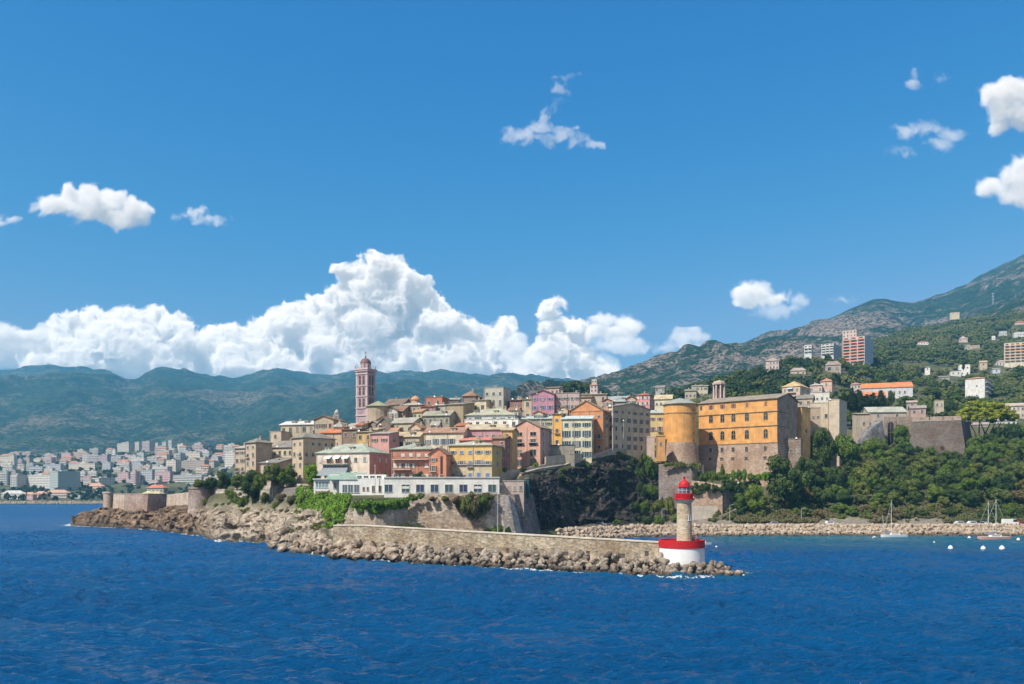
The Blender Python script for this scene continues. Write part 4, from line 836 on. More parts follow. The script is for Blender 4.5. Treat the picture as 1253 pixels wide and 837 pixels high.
stacked_block('long white block of flats with a row of dark windows left of the tall tower', 1005, 1020, 1030, 420, 432, 790, 35, 4, (.58, .57, .54), (.4, .42, .45), (.55, .53, .5), 3)
stacked_block('smaller white block of flats, leftmost on the hill crest', 984, 993, 997, 422, 430, 800, 30, 2, (.60, .59, .56), None, (.55, .53, .5), 2, d=9)
hZ, w_, d_, zt_, zb_ = stacked_block('white five-storey block with an orange roof and striped balconies on its right side', 1181, 1205, 1229, 462, 491, 590, 38, 5, (.66, .64, .59), None, (.5, .48, .45), 0, roofc=(.50, .25, .15), wside=False)
for i in range(5):
    fh = (zt_ - zb_) / 5; z = zb_ + fh * i
    b = MB(); b.box(.0, .5, z - .1, 1.6, d_ - .3, z + .12, 0); b.box(1.5, .5, z + .12, 1.6, d_ - .3, z + .8, 0); b.build('balcony', plaster((.62, .6, .56)), hZ)
    for j in range(4): window(hZ, .0, d_ * (j + .5) / 4, z + .15, math.pi / 2, 2.4, 1.9)
    if i in (1, 3): window(hZ, -w_ * .4, 0, z + .6, 0, .9, 1.0)
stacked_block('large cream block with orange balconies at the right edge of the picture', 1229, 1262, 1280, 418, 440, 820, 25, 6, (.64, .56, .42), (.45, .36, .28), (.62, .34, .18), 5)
for lab, x0, x1, x2, ye, yb, Y, wc, rk, rc, rh, c_, r_ in (
  ('small white cube house right of the orange-roofed hall', 1174, 1187, 1195, 446, 460, 680, WHITE, 'flat', WROOF, .3, 2, 2),
  ('low white wing left of the small white cube house', 1163, 1176, 1179, 453, 460, 670, (.62,.6,.55), 'shed', PSLATE, .6, 2, 1),
  ('tiny white tower-like cottage above the orange-roofed hall', 1132, 1138, 1141, 449, 459, 690, WHITE, 'hip', PSLATE, .8, 1, 2),
  ('long low grey-roofed shed behind the umbrella pine, beside the tiny white cottage', 1149, 1162, 1168, 461, 465, 640, GREY, 'gable', SLATE, 1.6, 3, 1),
  ('white farmhouse with a red roof on the wooded slope right of the tall tower', 1123, 1136, 1138, 418, 422, 1000, WHITE, 'hip', DTILE, 2.2, 4, 1),
  ('pinkish turreted villa in the middle of the wooded slope', 1174, 1184, 1186, 414, 421, 960, (.6,.45,.4), 'hip', (.45,.32,.3), 4.0, 3, 2),
  ('cream cottage beneath the pinkish turreted villa', 1181, 1190, 1193, 423, 428, 930, (.5,.42,.33), 'hip', TANR, 1.8, 3, 1),
  ('ochre house beside the pink villa on the wooded slope, set lower to the right', 1189, 1199, 1202, 422, 427, 940, TAN, 'flat', PSLATE, .3, 2, 1),
  ('white cottage high on the slope left of the cream edge block', 1214, 1218, 1220, 411, 416, 1000, WHITE, 'flat', WROOF, .3, 1, 1),
  ('grey terraced house above the cream edge block', 1223, 1232, 1235, 405, 411, 1050, (.5,.5,.48), 'flat', PSLATE, .3, 3, 1),
  ('long white house higher up at the right edge', 1241, 1254, 1258, 406, 412, 1060, (.6,.58,.55), 'flat', WROOF, .3, 4, 1),
  ('pink house with a brown roof at the top right edge of the slope', 1242, 1256, 1260, 394, 400, 1120, (.6,.42,.36), 'hip', DTILE, 3, 4, 1),
  ('cream ruin on the ridge line at the top of the wooded hill', 1163, 1174, 1176, 382, 385.5, 1400, (.6,.5,.32), 'flat', PSLATE, .3, 2, 1),
  ('tan farmhouse with a blank gable left of the small pink-roofed villa', 1199, 1208, 1212, 443, 454, 720, (.52,.4,.28), 'gable', TANR, 2, 1, 2),
  ('white villa with a pinkish roof below the cream edge block', 1219, 1233, 1238, 442, 448, 740, (.64,.58,.54), 'hip', (.5,.38,.34), 2.2, 4, 1),
  ('small pale blue-white shed below the white villa with the pinkish roof', 1215, 1224, 1226, 451, 456, 700, (.5,.55,.6), 'gable', PSLATE, 1, 1, 1),
  ('beige garden house above the bastion with a dark doorway', 1144, 1155, 1163, 490, 500, 440, (.46,.38,.29), 'flat', TANR, .3, 2, 1),
  ('low tan-roofed hut behind the bastion parapet', 1110, 1122, 1126, 492, 500, 440, (.4,.32,.26), 'gable', (.36,.29,.24), 1.2, 1, 1),
  ('pink house with a dark entrance right behind the bastion parapet', 1114, 1133, 1137, 499, 508, 428, (.44,.30,.26), 'gable', (.3,.25,.24), 1.8, 2, 1),
  ('whitewashed wall house seen under the umbrella pine', 1184, 1210, 1214, 519, 536, 440, (.62,.55,.5), 'gable', (.4,.3,.26), 1.4, 5, 2),
  ('long pale house behind the trunks of the umbrella pine', 1212, 1244, 1250, 514, 530, 450, (.6,.57,.52), 'gable', (.42,.36,.3), 1.4, 5, 2),
  ('beige house with steps at the right edge above the pine', 1228, 1254, 1262, 496, 512, 480, (.55,.46,.37), 'gable', (.46,.36,.3), 2.0, 5, 2),
  ('tall white house on the skyline left of the cypress and orange annex', 1041, 1053, 1057, 470, 482, 540, (.56,.46,.4), 'hip', (.4,.24,.18), 1.8, 3, 2),
  ('white villa with pink walls on the hill between the two wooded domes', 722, 731, 734, 471, 480, 640, (.62,.45,.4), 'hip', (.42,.24,.18), 1.6, 2, 2),
  ('small cream villa above the white-pink villa between the wooded domes', 724, 730, 732, 464, 469, 700, (.6,.5,.38), 'flat', PSLATE, .3, 2, 1),
  ('grey villa half sunk in trees on the hill left of the round tower', 802, 813, 816, 474, 480, 620, (.4,.38,.34), 'gable', SLATE, 2, 3, 1),
  ('salmon terrace house at the left end of the wooded dome', 668, 684, 688, 474, 484, 420, (.5,.34,.28), 'shed', BROWN, 1.4, 3, 1)):
    HL(lab, x0, x1, x2, ye, yb, Y, wc, rk, rc, rh, c_, r_, 1, None, 20, name='villa' if Y > 500 else 'house', cat='house', chim=0, d=min(10, (x1 - x0) / F * Y))
# --- long roofed wall building left of the bastion
HL('long low building with a pale slate roof over the old stone gateway', 1063, 1109, 1118, 504, 512, 404, (.45,.37,.29), 'gable', (.36,.36,.29), 3.2, 2, 1, 0, None, 6, d=12, chim=0)
HL('short tan wall house right of the pale modern block', 1050, 1064, 1068, 506, 530, 398, (.46,.37,.27), 'shed', (.4,.32,.22), 1.2, 1, 1, 0, None, 6, d=9, chim=0)
# ================================================================ WALLS, FORTS
def wall_run(name, label, pts, thick, mat, cat='wall', batter=0.0, cap=None, crenel=0, group=None):
    """pts: (px, Y, py_top, z_bottom). A standing wall with its own thickness; near face battered outwards at the foot."""
    c0 = P(pts[0][0], pts[0][2], pts[0][1]); r = empty(name, (c0.x, c0.y, pts[0][3]), label, cat, group)
    o = Vector((c0.x, c0.y, pts[0][3]))
    T = [P(p[0], p[2], p[1]) - o for p in pts]; n = len(T)
    nor = []
    for i in range(n):
        a = T[max(0, i - 1)]; c = T[min(n - 1, i + 1)]; dd = Vector((c.x - a.x, c.y - a.y, 0)).normalized(); nor.append(Vector((dd.y, -dd.x, 0)))
    b = MB(); vs = []
    for i in range(n):
        zb = pts[i][3] - o.z; f = T[i].copy(); bk = T[i] - nor[i] * thick
        vs += [(f.x, f.y, f.z), (bk.x, bk.y, f.z), (f.x + nor[i].x * batter, f.y + nor[i].y * batter, zb), (bk.x, bk.y, zb)]
    for i in range(n - 1):
        k = 4 * i; b.add([vs[j] for j in (k, k + 1, k + 2, k + 3, k + 4, k + 5, k + 6, k + 7)], [(0, 4, 5, 1), (2, 6, 4, 0), (1, 5, 7, 3)])
    b.add([vs[j] for j in range(4)], [(0, 1, 3, 2)]); b.add([vs[j] for j in range(4 * n - 4, 4 * n)], [(0, 2, 3, 1)])
    b.build('wall', mat, r)
    if cap:
        b = MB()
        for i in range(n - 1):
            q = []
            for j in (i, i + 1):
                f = T[j] + nor[j] * .15; bk = T[j] - nor[j] * (thick + .15); q += [(f.x, f.y, f.z + .004), (bk.x, bk.y, f.z + .004), (f.x, f.y, f.z + .25), (bk.x, bk.y, f.z + .25)]
            b.add(q, [(2, 6, 7, 3), (0, 4, 6, 2), (1, 3, 7, 5)])
        b.build('coping', plaster(cap, .3), r)
    if crenel:
        for i in range(n - 1):
            L = (T[i + 1] - T[i]).length; m_ = int(L / crenel)
            for k in range(m_):
                p = T[i].lerp(T[i + 1], (k + .5) / m_) - nor[i] * thick * .5; b = MB(); a = math.atan2(nor[i].x, -nor[i].y)
                M = Matrix.Translation(p) @ Matrix.Rotation(a, 4, 'Z'); b.box(-crenel * .3, -thick * .4, .01, crenel * .3, thick * .4, 1.0, 0, M); b.build('merlon', mat, r)
    return r
MS = masonry((.42, .345, .255), .9, .3, .7); MP = masonry((.40, .30, .25), .8, .22, .75); MW = masonry((.45, .40, .33), 1.0, .4, .5); MB_ = masonry((.26, .19, .145), .7, .25, .8); MJ = masonry((.36, .305, .225), .75, .4, .55)
# left fort
t_ = empty('small_round_tower', P(133.5, 629, 369), 'small round stone tower at the far left tip of the rampart', 'tower'); b = MB(); b.lathe([(2.7, -5), (2.45, 3), (2.4, 9.1), (2.6, 9.3), (2.6, 9.7)], 24); b.build('shaft', masonry((.47,.36,.28), .8, .22, .8), t_)
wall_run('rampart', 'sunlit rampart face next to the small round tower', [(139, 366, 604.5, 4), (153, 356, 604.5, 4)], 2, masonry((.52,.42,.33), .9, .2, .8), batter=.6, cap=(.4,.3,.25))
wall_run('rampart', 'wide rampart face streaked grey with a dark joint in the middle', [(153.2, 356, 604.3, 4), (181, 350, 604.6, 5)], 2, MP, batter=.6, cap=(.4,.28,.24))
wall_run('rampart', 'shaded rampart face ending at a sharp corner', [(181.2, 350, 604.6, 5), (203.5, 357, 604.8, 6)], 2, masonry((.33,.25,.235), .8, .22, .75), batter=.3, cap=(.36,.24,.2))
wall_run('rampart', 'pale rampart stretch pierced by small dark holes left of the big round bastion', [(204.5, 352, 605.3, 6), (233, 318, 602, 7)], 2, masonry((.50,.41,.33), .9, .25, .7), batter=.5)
t_ = empty('round_bastion', P(247.5, 640, 304), 'big round stone bastion tower with flared foot above the rocks', 'bastion'); b = MB(); b.lathe([(6.0, -4), (5.2, 4.5), (4.85, 5.2), (4.85, 12.6), (5.1, 12.7), (5.1, 13.3), (4.6, 13.35)], 40); b.build('drum_wall', masonry((.36,.285,.235), .8, .25, .7), t_)
wall_run('rampart', 'whitish crumbling rampart hung with ivy right of the round bastion', [(262.5, 300, 598, 6), (283, 291, 600, 7), (303, 284, 602, 8)], 2, MW, batter=.8)
wall_run('rampart', 'square stone buttress wall with a sharp sunlit corner under the flagpole', [(318, 276, 591, 8), (338.5, 270, 590.5, 8)], 3, MW, batter=.5)
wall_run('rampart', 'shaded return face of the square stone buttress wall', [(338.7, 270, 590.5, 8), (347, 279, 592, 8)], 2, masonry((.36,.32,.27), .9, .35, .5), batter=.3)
wall_run('rampart', 'low stone wall between the square buttress and the ivy wall', [(347.5, 276, 592, 8), (367, 266, 592, 8), (372, 260, 594, 8)], 2, MW, batter=.6)
wall_run('parapet', 'low parapet wall under the white restaurant', [(383, 254, 600, 13), (405, 248, 604, 12), (418, 243, 605, 11)], .6, plaster((.5,.44,.36)), cat='parapet')
# town retaining walls
wall_run('sea_wall', 'curved grey retaining wall bulging forward under the white restaurant', [(428, 232, 620, 4), (440, 225.5, 619, 3.5), (460, 222.5, 618, 3), (482, 223.5, 618, 3), (499, 229, 618, 3)], 3, masonry((.40,.36,.31), .9, .18, .8), batter=.8, cat='retaining wall')
wall_run('sea_wall', 'long rough rock-faced retaining wall below the eight dark windows', [(500, 231.5, 604, 3), (545, 229.5, 604, 3), (600, 229.5, 604.5, 2.8), (617, 231.5, 604.5, 2.8)], 2.5, masonry((.40,.33,.26), 1.1, .4, .45), batter=1.6, cat='retaining wall')
wall_run('sea_wall', 'pale slanting buttress at the corner before the dark cliff', [(612, 231, 604, 2.6), (622, 232, 606, 2.6), (628.5, 236, 612, 2.6)], 3, masonry((.48,.42,.36), 1.0, .3, .5), batter=3.0, cat='buttress')
wall_run('cliff_parapet', 'pale parapet climbing along the top of the dark cliff', [(638, 260, 580, 17), (660, 271, 574, 18), (690, 286, 569.5, 20), (715, 297, 562, 22), (735, 305, 554.5, 24), (750, 311, 549.5, 26), (772, 323, 549, 28), (792, 332, 549.5, 29)], .7, masonry((.46,.39,.32), .6, .25, .8), cat='parapet', cap=(.5,.42,.34))
wall_run('terrace_wall', 'beige terrace wall with a doorway under the pale yellow house', [(668, 281, 559, 21), (700, 293, 555, 22), (712, 297, 555, 23)], .8, plaster((.46,.39,.27)), cat='terrace wall')
wall_run('terrace_wall', 'low cream garden wall in front of the pink gabled house', [(605, 258, 578, 17), (640, 268, 573, 19), (668, 278, 568, 20)], .6, plaster((.5,.42,.3)), cat='terrace wall')
wall_run('terrace_wall', 'pinkish low wall of the belvedere terrace above the cliff', [(778, 328, 534.5, 26), (801, 326, 534.5, 26)], .8, plaster((.5,.38,.3)), cat='terrace wall', cap=(.6,.5,.4))
HL('low pinkish service building with small windows at the end of the white terrace', 611, 641, 644, 589, 606, 238, (.44,.34,.29), 'flat', PSLATE, .3, 4, 1, 0, None, 6, d=9, chim=0)
HL('dark green container hut on the corner of the sea wall before the cliff', 642, 647, 649, 586, 605, 241, (.03,.10,.09), 'flat', SLATE, .2, 0, 1, 0, None, 6, d=4, chim=0, name='hut', cat='hut', ext=1.0)
hK = HL('low terrace bar with a dark blue flat awning roof under the pale yellow house', 672, 703, 707, 545, 560, 289, (.3,.26,.2), 'flat', (.05,.06,.09), .3, 4, 1, 0, None, 6, d=7, chim=0, name='bar', cat='building')
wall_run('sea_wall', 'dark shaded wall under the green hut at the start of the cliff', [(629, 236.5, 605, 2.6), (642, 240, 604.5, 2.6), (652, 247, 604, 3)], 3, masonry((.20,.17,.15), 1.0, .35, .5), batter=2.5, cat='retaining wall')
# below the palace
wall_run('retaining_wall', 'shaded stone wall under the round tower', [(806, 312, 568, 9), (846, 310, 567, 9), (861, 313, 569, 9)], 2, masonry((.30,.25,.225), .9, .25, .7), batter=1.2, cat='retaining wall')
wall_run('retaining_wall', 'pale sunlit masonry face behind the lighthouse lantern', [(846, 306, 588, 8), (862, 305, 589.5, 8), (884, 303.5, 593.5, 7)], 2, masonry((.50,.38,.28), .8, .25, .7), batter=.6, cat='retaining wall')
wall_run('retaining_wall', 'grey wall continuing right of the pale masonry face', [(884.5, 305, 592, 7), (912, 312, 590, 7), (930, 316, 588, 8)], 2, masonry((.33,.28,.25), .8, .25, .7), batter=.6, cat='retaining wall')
wall_run('garden_wall', 'low pale wall on the slope just right of the lighthouse tower', [(846, 302, 619, 4), (878, 302, 619, 4)], .6, plaster((.5,.43,.34)), cat='garden wall')
wall_run('ramp_wall', 'long grey ramp wall rising to the right above the harbour road', [(846, 301, 637, 3), (870, 301, 634, 3), (890, 302, 628, 3), (901, 303, 622.5, 3)], .8, masonry((.38,.34,.3), .7, .2, .8), cat='ramp wall')
wall_run('quay_wall', 'grey quay wall at the foot of the dark cliff', [(640, 250, 650.5, 2), (700, 276, 647.5, 2.5), (745, 291, 645, 2.5)], .8, plaster((.3,.27,.25)), cat='quay wall')
# bastion on the right
def bastion():
    r = empty('bastion', P(1150, 548, 392), 'broad brown stone bastion with sloping faces and a cordon under its parapet', 'bastion'); o = r.location
    top = [P(1117, 516, 388) - o, P(1176, 515, 380) - o, P(1186, 515, 400) - o, P(1120, 516, 412) - o]
    bot = [P(1108, 552, 381) - o, P(1184, 548, 373) - o, P(1196, 548, 402) - o, P(1112, 552, 415) - o]
    z = top[0].z
    for t in top: t.z = z
    for t in bot: t.z = -8
    b = MB(); b.add(top + bot, [(0, 1, 2, 3), (4, 5, 1, 0), (5, 6, 2, 1), (6, 7, 3, 2), (7, 4, 0, 3)]); b.build('sloping_wall', masonry((.145,.118,.10), .6, .3, .8), r)  # grazing shade on the slopes is put into this dark stone colour
    c = sum(top, Vector()) / 4
    e = [c + (t - c) * 1.015 for t in top]; b = MB(); b.add([(p.x, p.y, z) for p in e] + [(p.x, p.y, z + .5) for p in e], [(0, 1, 5, 4), (1, 2, 6, 5), (2, 3, 7, 6), (3, 0, 4, 7), (4, 5, 6, 7)]); b.build('cordon', plaster((.4,.32,.26)), r)
    for i, (u0, u1) in enumerate(((0, .14), (.19, .34), (.39, .62), (.66, .82), (.86, 1))):
        A = top[0].lerp(top[1], u0); B = top[0].lerp(top[1], u1); b = MB(); b.add([(A.x, A.y, z + .5), (B.x, B.y, z + .5), (B.x, B.y + 1.6, z + .5), (A.x, A.y + 1.6, z + .5)] + [(A.x, A.y, z + 2.0), (B.x, B.y, z + 2.0), (B.x, B.y + 1.6, z + 2.2), (A.x, A.y + 1.6, z + 2.2)], [(0, 1, 5, 4), (1, 2, 6, 5), (2, 3, 7, 6), (3, 0, 4, 7), (4, 5, 6, 7)]); b.build('parapet', masonry((.42,.34,.27), .6, .2, .8), r)
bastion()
wall_run('gate_wall', 'old stone gateway wall with a dark arch left of the bastion', [(1083, 398, 510, 26), (1098, 397, 510, 26), (1117, 396, 510, 26)], 1.5, masonry((.34,.28,.225), .7, .3, .6), cat='gateway', batter=.3)
r = empty('gate_arch', P(1089.5, 535, 397.2), 'dark tall arched opening in the old gateway wall', 'archway'); b = MB(); b.box(-2.6, -.5, -4, -1.7, .1, 8.4); b.box(1.7, -.5, -4, 2.6, .1, 8.4); b.build('pier', masonry((.36,.3,.25), .6, .2, .8), r); window(r, 0, -.3, -4, 0, 3.0, 11.5, arch=True, fc=(.33,.28,.23), pane=(.02,.018,.016))
wall_run('scree_wall', 'slanting grey-blue buttress strip on the slope below the gateway', [(1054, 388, 538, 26), (1066, 388, 525, 28), (1080, 392, 514, 30)], 4, masonry((.21,.21,.215), 1.2, .4, .5), cat='buttress', batter=3)
# ================================================================ JETTY + LIGHTHOUSE
ja = (408, 201.0, 641.5); jb = (806, 160.5, 664.5)
def jpt(u):
    px = ja[0] + (jb[0] - ja[0]) * u; i0, i1 = 1 / ja[1], 1 / jb[1]; Y = 1 / (i0 + (i1 - i0) * u)
    return px, Y, ja[2] + (jb[2] - ja[2]) * u
jp = [jpt(i / 12) for i in range(13)]
wall_run('jetty_wall', 'long tan stone breakwater wall running out to the lighthouse', [(p[0], p[1], p[2] + (2 if i == 0 else 0), -1) for i, p in enumerate(jp)], 1.6, MJ, cat='breakwater', batter=.5, cap=(.56, .48, .37))
b = MB(); 
for i in range(12):
    q = []
    for j in (i, i + 1):
        v = P(*[jp[j][0], 0, jp[j][1]]); q += [(v.x, v.y - 3.4, 2.6), (v.x, v.y + 9, 2.6), (v.x, v.y - 4.2, -4), (v.x, v.y + 10, -4)]
    b.add(q, [(0, 4, 5, 1), (2, 6, 4, 0), (1, 5, 7, 3)])
tag(b.build('jetty_base', masonry((.40, .33, .25), 1.5, .3, .5)), 'flat stone walkway at the foot of the breakwater wall', 'walkway')
for i in range(34):
    u = .03 + .95 * i / 34 + random.uniform(-.008, .008); px, Y, _ = jpt(u); v = P(px, 0, Y)
    h_ = random.uniform(.5, 1.5); b = MB(); b.box(-.35, -.3, 0, .35, .3, h_); b.box(-.42, -.37, h_, .42, .37, h_ + .12)
    if h_ < .9: b = MB(); b.box(-1.1, -.4, 0, 1.1, .4, h_)
    tag(b.build('bollard' if h_ >= .9 else 'stone_block', plaster((.40, .33, .25) if i % 3 else (.14, .12, .11), .4), loc=(v.x, v.y - 2.2, 2.6)), None, 'bollard' if h_ >= .9 else 'stone block', 'stone posts and blocks along the breakwater walkway')['_auto'] = 'squat stone post' if h_ >= .9 else 'low stone block'
def lighthouse():
    Y = 160.5; xc = (834 - CX) / F * Y; r = empty('lighthouse', (xc, Y, 0), 'stone lighthouse with a red lantern on a white drum with a red band', 'lighthouse')
    R = 28 / F * (Y - 4.4) ; D = Y - R
    Z = lambda py, yy=Y: H + (HY - py) / F * yy
    zr0, zr1 = Z(671.5, D), Z(662, D)
    wh = plain('white_wall_paint', (.72, .72, .72), .7, var=.1, scale=.7); red = plain('red_paint', (.44, .014, .018), .55, var=.25, scale=1.6)
    b = MB(); b.lathe([(R + .35, -2), (R + .12, 1.5), (R, zr0)], 64); b.build('drum_wall', plaster((.70, .70, .70), .10), r, smooth=False)
    b = MB(); b.lathe([(R + .12, zr0), (R + .12, zr1), (R - .3, zr1), (R - .3, zr0 + .5)], 64, cap=False); b.build('parapet', red, r)
    b = MB(); b.lathe([(R - .25, zr0 + .4), (R - .25, zr0 + .5)], 48); b.build('deck', plain('concrete', (.4, .37, .33)), r)
    xt = (838.3 - CX) / F * Y - xc; c = (xt, .8)
    zt = Z(611.5)
    b = MB(); b.lathe([(1.55, zr0 + .5), (1.5, zr0 + .9), (1.42, zt - 1.0), (1.36, zt - .5)], 32, c=c); b.build('shaft', masonry((.52, .44, .32), .45, .2, .85), r, smooth=False)
    b = MB(); b.lathe([(1.36, zt - .7), (1.5, zt - .6), (1.85, zt - .15), (1.9, zt)], 32, c=c); b.build('corbel', plaster((.55, .50, .42)), r)
    b = MB(); b.lathe([(1.9, zt), (2.02, zt + .05), (2.02, zt + .28), (1.3, zt + .3)], 32, c=c); b.build('gallery', red, r)
    b = MB(); b.lathe([(1.72, zt + .28), (1.72, zt + 1.15), (1.62, zt + 1.2), (1.3, zt + 1.2)], 32, c=c); b.build('gallery_wall', red, r)
    g = MB()
    for i in range(16): a = i * math.pi / 8; g.tube((c[0] + 1.95 * math.cos(a), c[1] + 1.95 * math.sin(a), zt + .28), (c[0] + 1.95 * math.cos(a), c[1] + 1.95 * math.sin(a), zt + 1.25), .03, n=5)
    for zz in (.8, 1.25): g.lathe([(1.92, zt + zz - .03), (1.98, zt + zz - .03), (1.98, zt + zz + .03), (1.92, zt + zz + .03)], 32, c=c, cap=False)
    g.build('railing', red, r)
    zl = zt + 1.2; b = MB(); b.lathe([(1.1, zl), (1.1, zl + 1.35)], 24, c=c, cap=False); b.build('lantern_glass', glass_dark((.10, .10, .14)), r, smooth=True)
    b = MB(); b.lathe([(.45, zl), (.5, zl + .5), (.5, zl + .9), (.3, zl + 1.2)], 12, c=c); b.build('lamp', plain('lamp_lens', (.5, .5, .48), .2), r)
    b = MB()
    for i in range(8): a = i * math.pi / 4 + .2; b.tube((c[0] + 1.12 * math.cos(a), c[1] + 1.12 * math.sin(a), zl), (c[0] + 1.12 * math.cos(a), c[1] + 1.12 * math.sin(a), zl + 1.35), .05, n=5)
    b.lathe([(1.08, zl + .62), (1.16, zl + .62), (1.16, zl + .72), (1.08, zl + .72)], 24, c=c, cap=False); b.build('lantern_frame', plain('pale_metal', (.5, .45, .45), .5), r)
    zd = zl + 1.35; b = MB(); b.lathe([(1.32, zd - .04), (1.32, zd + .1), (1.15, zd + .2)] + [(1.1 * math.cos(t), zd + .2 + 1.15 * math.sin(t)) for t in [k * math.pi / 2 / 7 for k in range(7)]] + [(.18, zd + 1.38), (.16, zd + 1.65), (.27, zd + 1.8), (.27, zd + 1.95), (.1, zd + 2.1), (.02, zd + 2.12)], 28, c=c); b.build('dome', red, r, smooth=False)
    window(r, c[0] + 1.46 * math.cos(-1.0), c[1] + 1.46 * math.sin(-1.0), zr0 + 5.3, -1.0 + math.pi / 2, .35, .9, fc=(.6, .6, .6), pane=(.1, .2, .35))
    b = MB(); b.tube((c[0] - 2.0, c[1], zt + .3), (c[0] - 2.0, c[1], zt + 2.3), .04, n=5); b.tube((c[0] - 2.2, c[1], zt + 1.9), (c[0] - 1.8, c[1], zt + 1.9), .03, n=5); b.build('antenna', plain('iron', (.05, .045, .04)), r)
    return xc, Y, R, zr0
LX, LY, LR, LZ = lighthouse()
# person leaning on the parapet of the drum
def person(loc, rz, label, shirt, trousers, hair=(.03, .02, .015), name='person'):
    me = bpy.data.meshes.new('person'); V = []; E = []; R = []
    def v(p, r): V.append(p); R.append(r); return len(V) - 1
    pel = v((0, 0, .95), (.15, .11)); ch = v((0, -.02, 1.3), (.17, .12)); nk = v((0, -.02, 1.5), (.06, .06)); hd = v((0, -.04, 1.6), (.085, .1)); ht = v((0, -.04, 1.72), (.075, .085))
    E += [(pel, ch), (ch, nk), (nk, hd), (hd, ht)]
    for s in (-1, 1):
        hp = v((s * .1, 0, .88), (.09, .09)); kn = v((s * .11, -.03, .48), (.065, .065)); an = v((s * .11, 0, .09), (.045, .045)); to = v((s * .12, -.16, .04), (.045, .035)); E += [(pel, hp), (hp, kn), (kn, an), (an, to)]
        sh_ = v((s * .2, -.02, 1.42), (.06, .06)); el = v((s * .27, -.08, 1.15), (.045, .045)); wr = v((s * .2, -.3, 1.08), (.032, .032)); ha = v((s * .17, -.38, 1.08), (.04, .028)); E += [(ch, sh_), (sh_, el), (el, wr), (wr, ha)]
    me.from_pydata(V, E, []); sk = me.skin_vertices if len(me.skin_vertices) else None
    o = bpy.data.objects.new(name, me); COL.objects.link(o); md = o.modifiers.new('s', 'SKIN')
    for i, r_ in enumerate(R): me.skin_vertices[0].data[i].radius = r_ if isinstance(r_, tuple) else (r_, r_)
    me.skin_vertices[0].data[0].use_root = True
    sb = o.modifiers.new('u', 'SUBSURF'); sb.levels = sb.render_levels = 1
    m, nt, b = new_mat('figure'); tc = nt.nodes.new('ShaderNodeTexCoord'); sp = nt.nodes.new('ShaderNodeSeparateXYZ'); nt.links.new(tc.outputs['Object'], sp.inputs[0])
    ax = maths(nt, 'ABSOLUTE', sp.outputs[0])
    c = ramp(nt, maths(nt, 'MULTIPLY', sp.outputs[2], .5), [(0, (.04, .03, .025)), (.05, trousers), (.47, shirt), (.745, (.42, .26, .18)), (.845, hair)], 'CONSTANT'); nt.links.new(c.outputs[0], b.inputs['Base Color']); me.materials.append(m)
    o.location = loc; o.rotation_euler = (0, 0, rz); return tag(o, label, 'person')
person((( 850.5 - CX) / F * 160.5, 159.6, LZ + .5), .3, 'person in a red top leaning on the red parapet beside the lighthouse tower', (.45, .06, .05), (.03, .035, .06))
person((( 848.2 - CX) / F * 161.5, 160.8, LZ + .5), -.5, 'person in dark clothes standing closest to the lighthouse tower', (.03, .035, .045), (.02, .02, .025))
# ================================================================ BOULDERS, TETRAPODS
def rock_mesh(seed, n=2, amp=.35, cut=9):
    bmx = __import__('bmesh').new(); __import__('bmesh').ops.create_icosphere(bmx, subdivisions=n, radius=1)
    rs = np.random.RandomState(seed); pl = [(Vector(rs.randn(3)).normalized(), rs.uniform(.45, .78)) for _ in range(cut + 3)]
    for v in bmx.verts:
        for nrm, dd in pl:
            k = v.co.dot(nrm)
            if k > dd: v.co -= nrm * (k - dd)
        v.co += Vector(rs.randn(3)) * .035
    me = bpy.data.meshes.new('boulder'); bmx.to_mesh(me); bmx.free(); return me
def stone_mat(name, a, c_, dk=(.05, .035, .025), wet=True):
    m, nt, b = new_mat(name); oi = nt.nodes.new('ShaderNodeObjectInfo'); n1 = noise_node(nt, 1.6, 5, .65); n2 = noise_node(nt, 6, 3, .6)
    col = mixc(nt, oi.outputs['Random'], a, c_)
    col = mixc(nt, ramp(nt, n1.outputs[0], [(.4, (1, 1, 1)), (.62, (0, 0, 0))]).outputs[0], col, mixc(nt, 1.0, col, (.55, .5, .45), 'MULTIPLY'))
    if wet:
        g = nt.nodes.new('ShaderNodeNewGeometry'); sp = nt.nodes.new('ShaderNodeSeparateXYZ'); nt.links.new(g.outputs['Position'], sp.inputs[0])
        wt = ramp(nt, maths(nt, 'ADD', maths(nt, 'MULTIPLY', sp.outputs[2], .5), maths(nt, 'MULTIPLY', n1.outputs[0], .3)), [(.42, (1, 1, 1)), (.72, (0, 0, 0))])
        col = mixc(nt, maths(nt, 'MULTIPLY', wt.outputs[0], .85), col, dk)
    nt.links.new(col, b.inputs['Base Color']); bump(nt, b, n2.outputs[0], .5, .06); return m
m_tet = stone_mat('tetrapod_concrete', (.16, .135, .11), (.36, .315, .26)); m_rip = stone_mat('riprap_stone', (.40, .32, .24), (.62, .53, .43)); m_gry = stone_mat('grey_boulder', (.26, .21, .165), (.46, .38, .29))
rocks_r = [rock_mesh(i) for i in range(6)]; rocks_g = [rock_mesh(i + 10) for i in range(6)]
for me in rocks_r: me.materials.append(m_rip)
for me in rocks_g: me.materials.append(m_gry)
def tet_mesh():
    b = MB()
    for dvec in (Vector((0, 0, 1)), Vector((.943, 0, -.333)), Vector((-.471, .816, -.333)), Vector((-.471, -.816, -.333))):
        b.tube(dvec * -.05, dvec * .75, .42, .36, 12); b.tube(dvec * .75, dvec * .98, .36, .22, 12)
    return b.mesh('tetrapod', [m_tet])
tm = tet_mesh(); tm.shade_smooth()
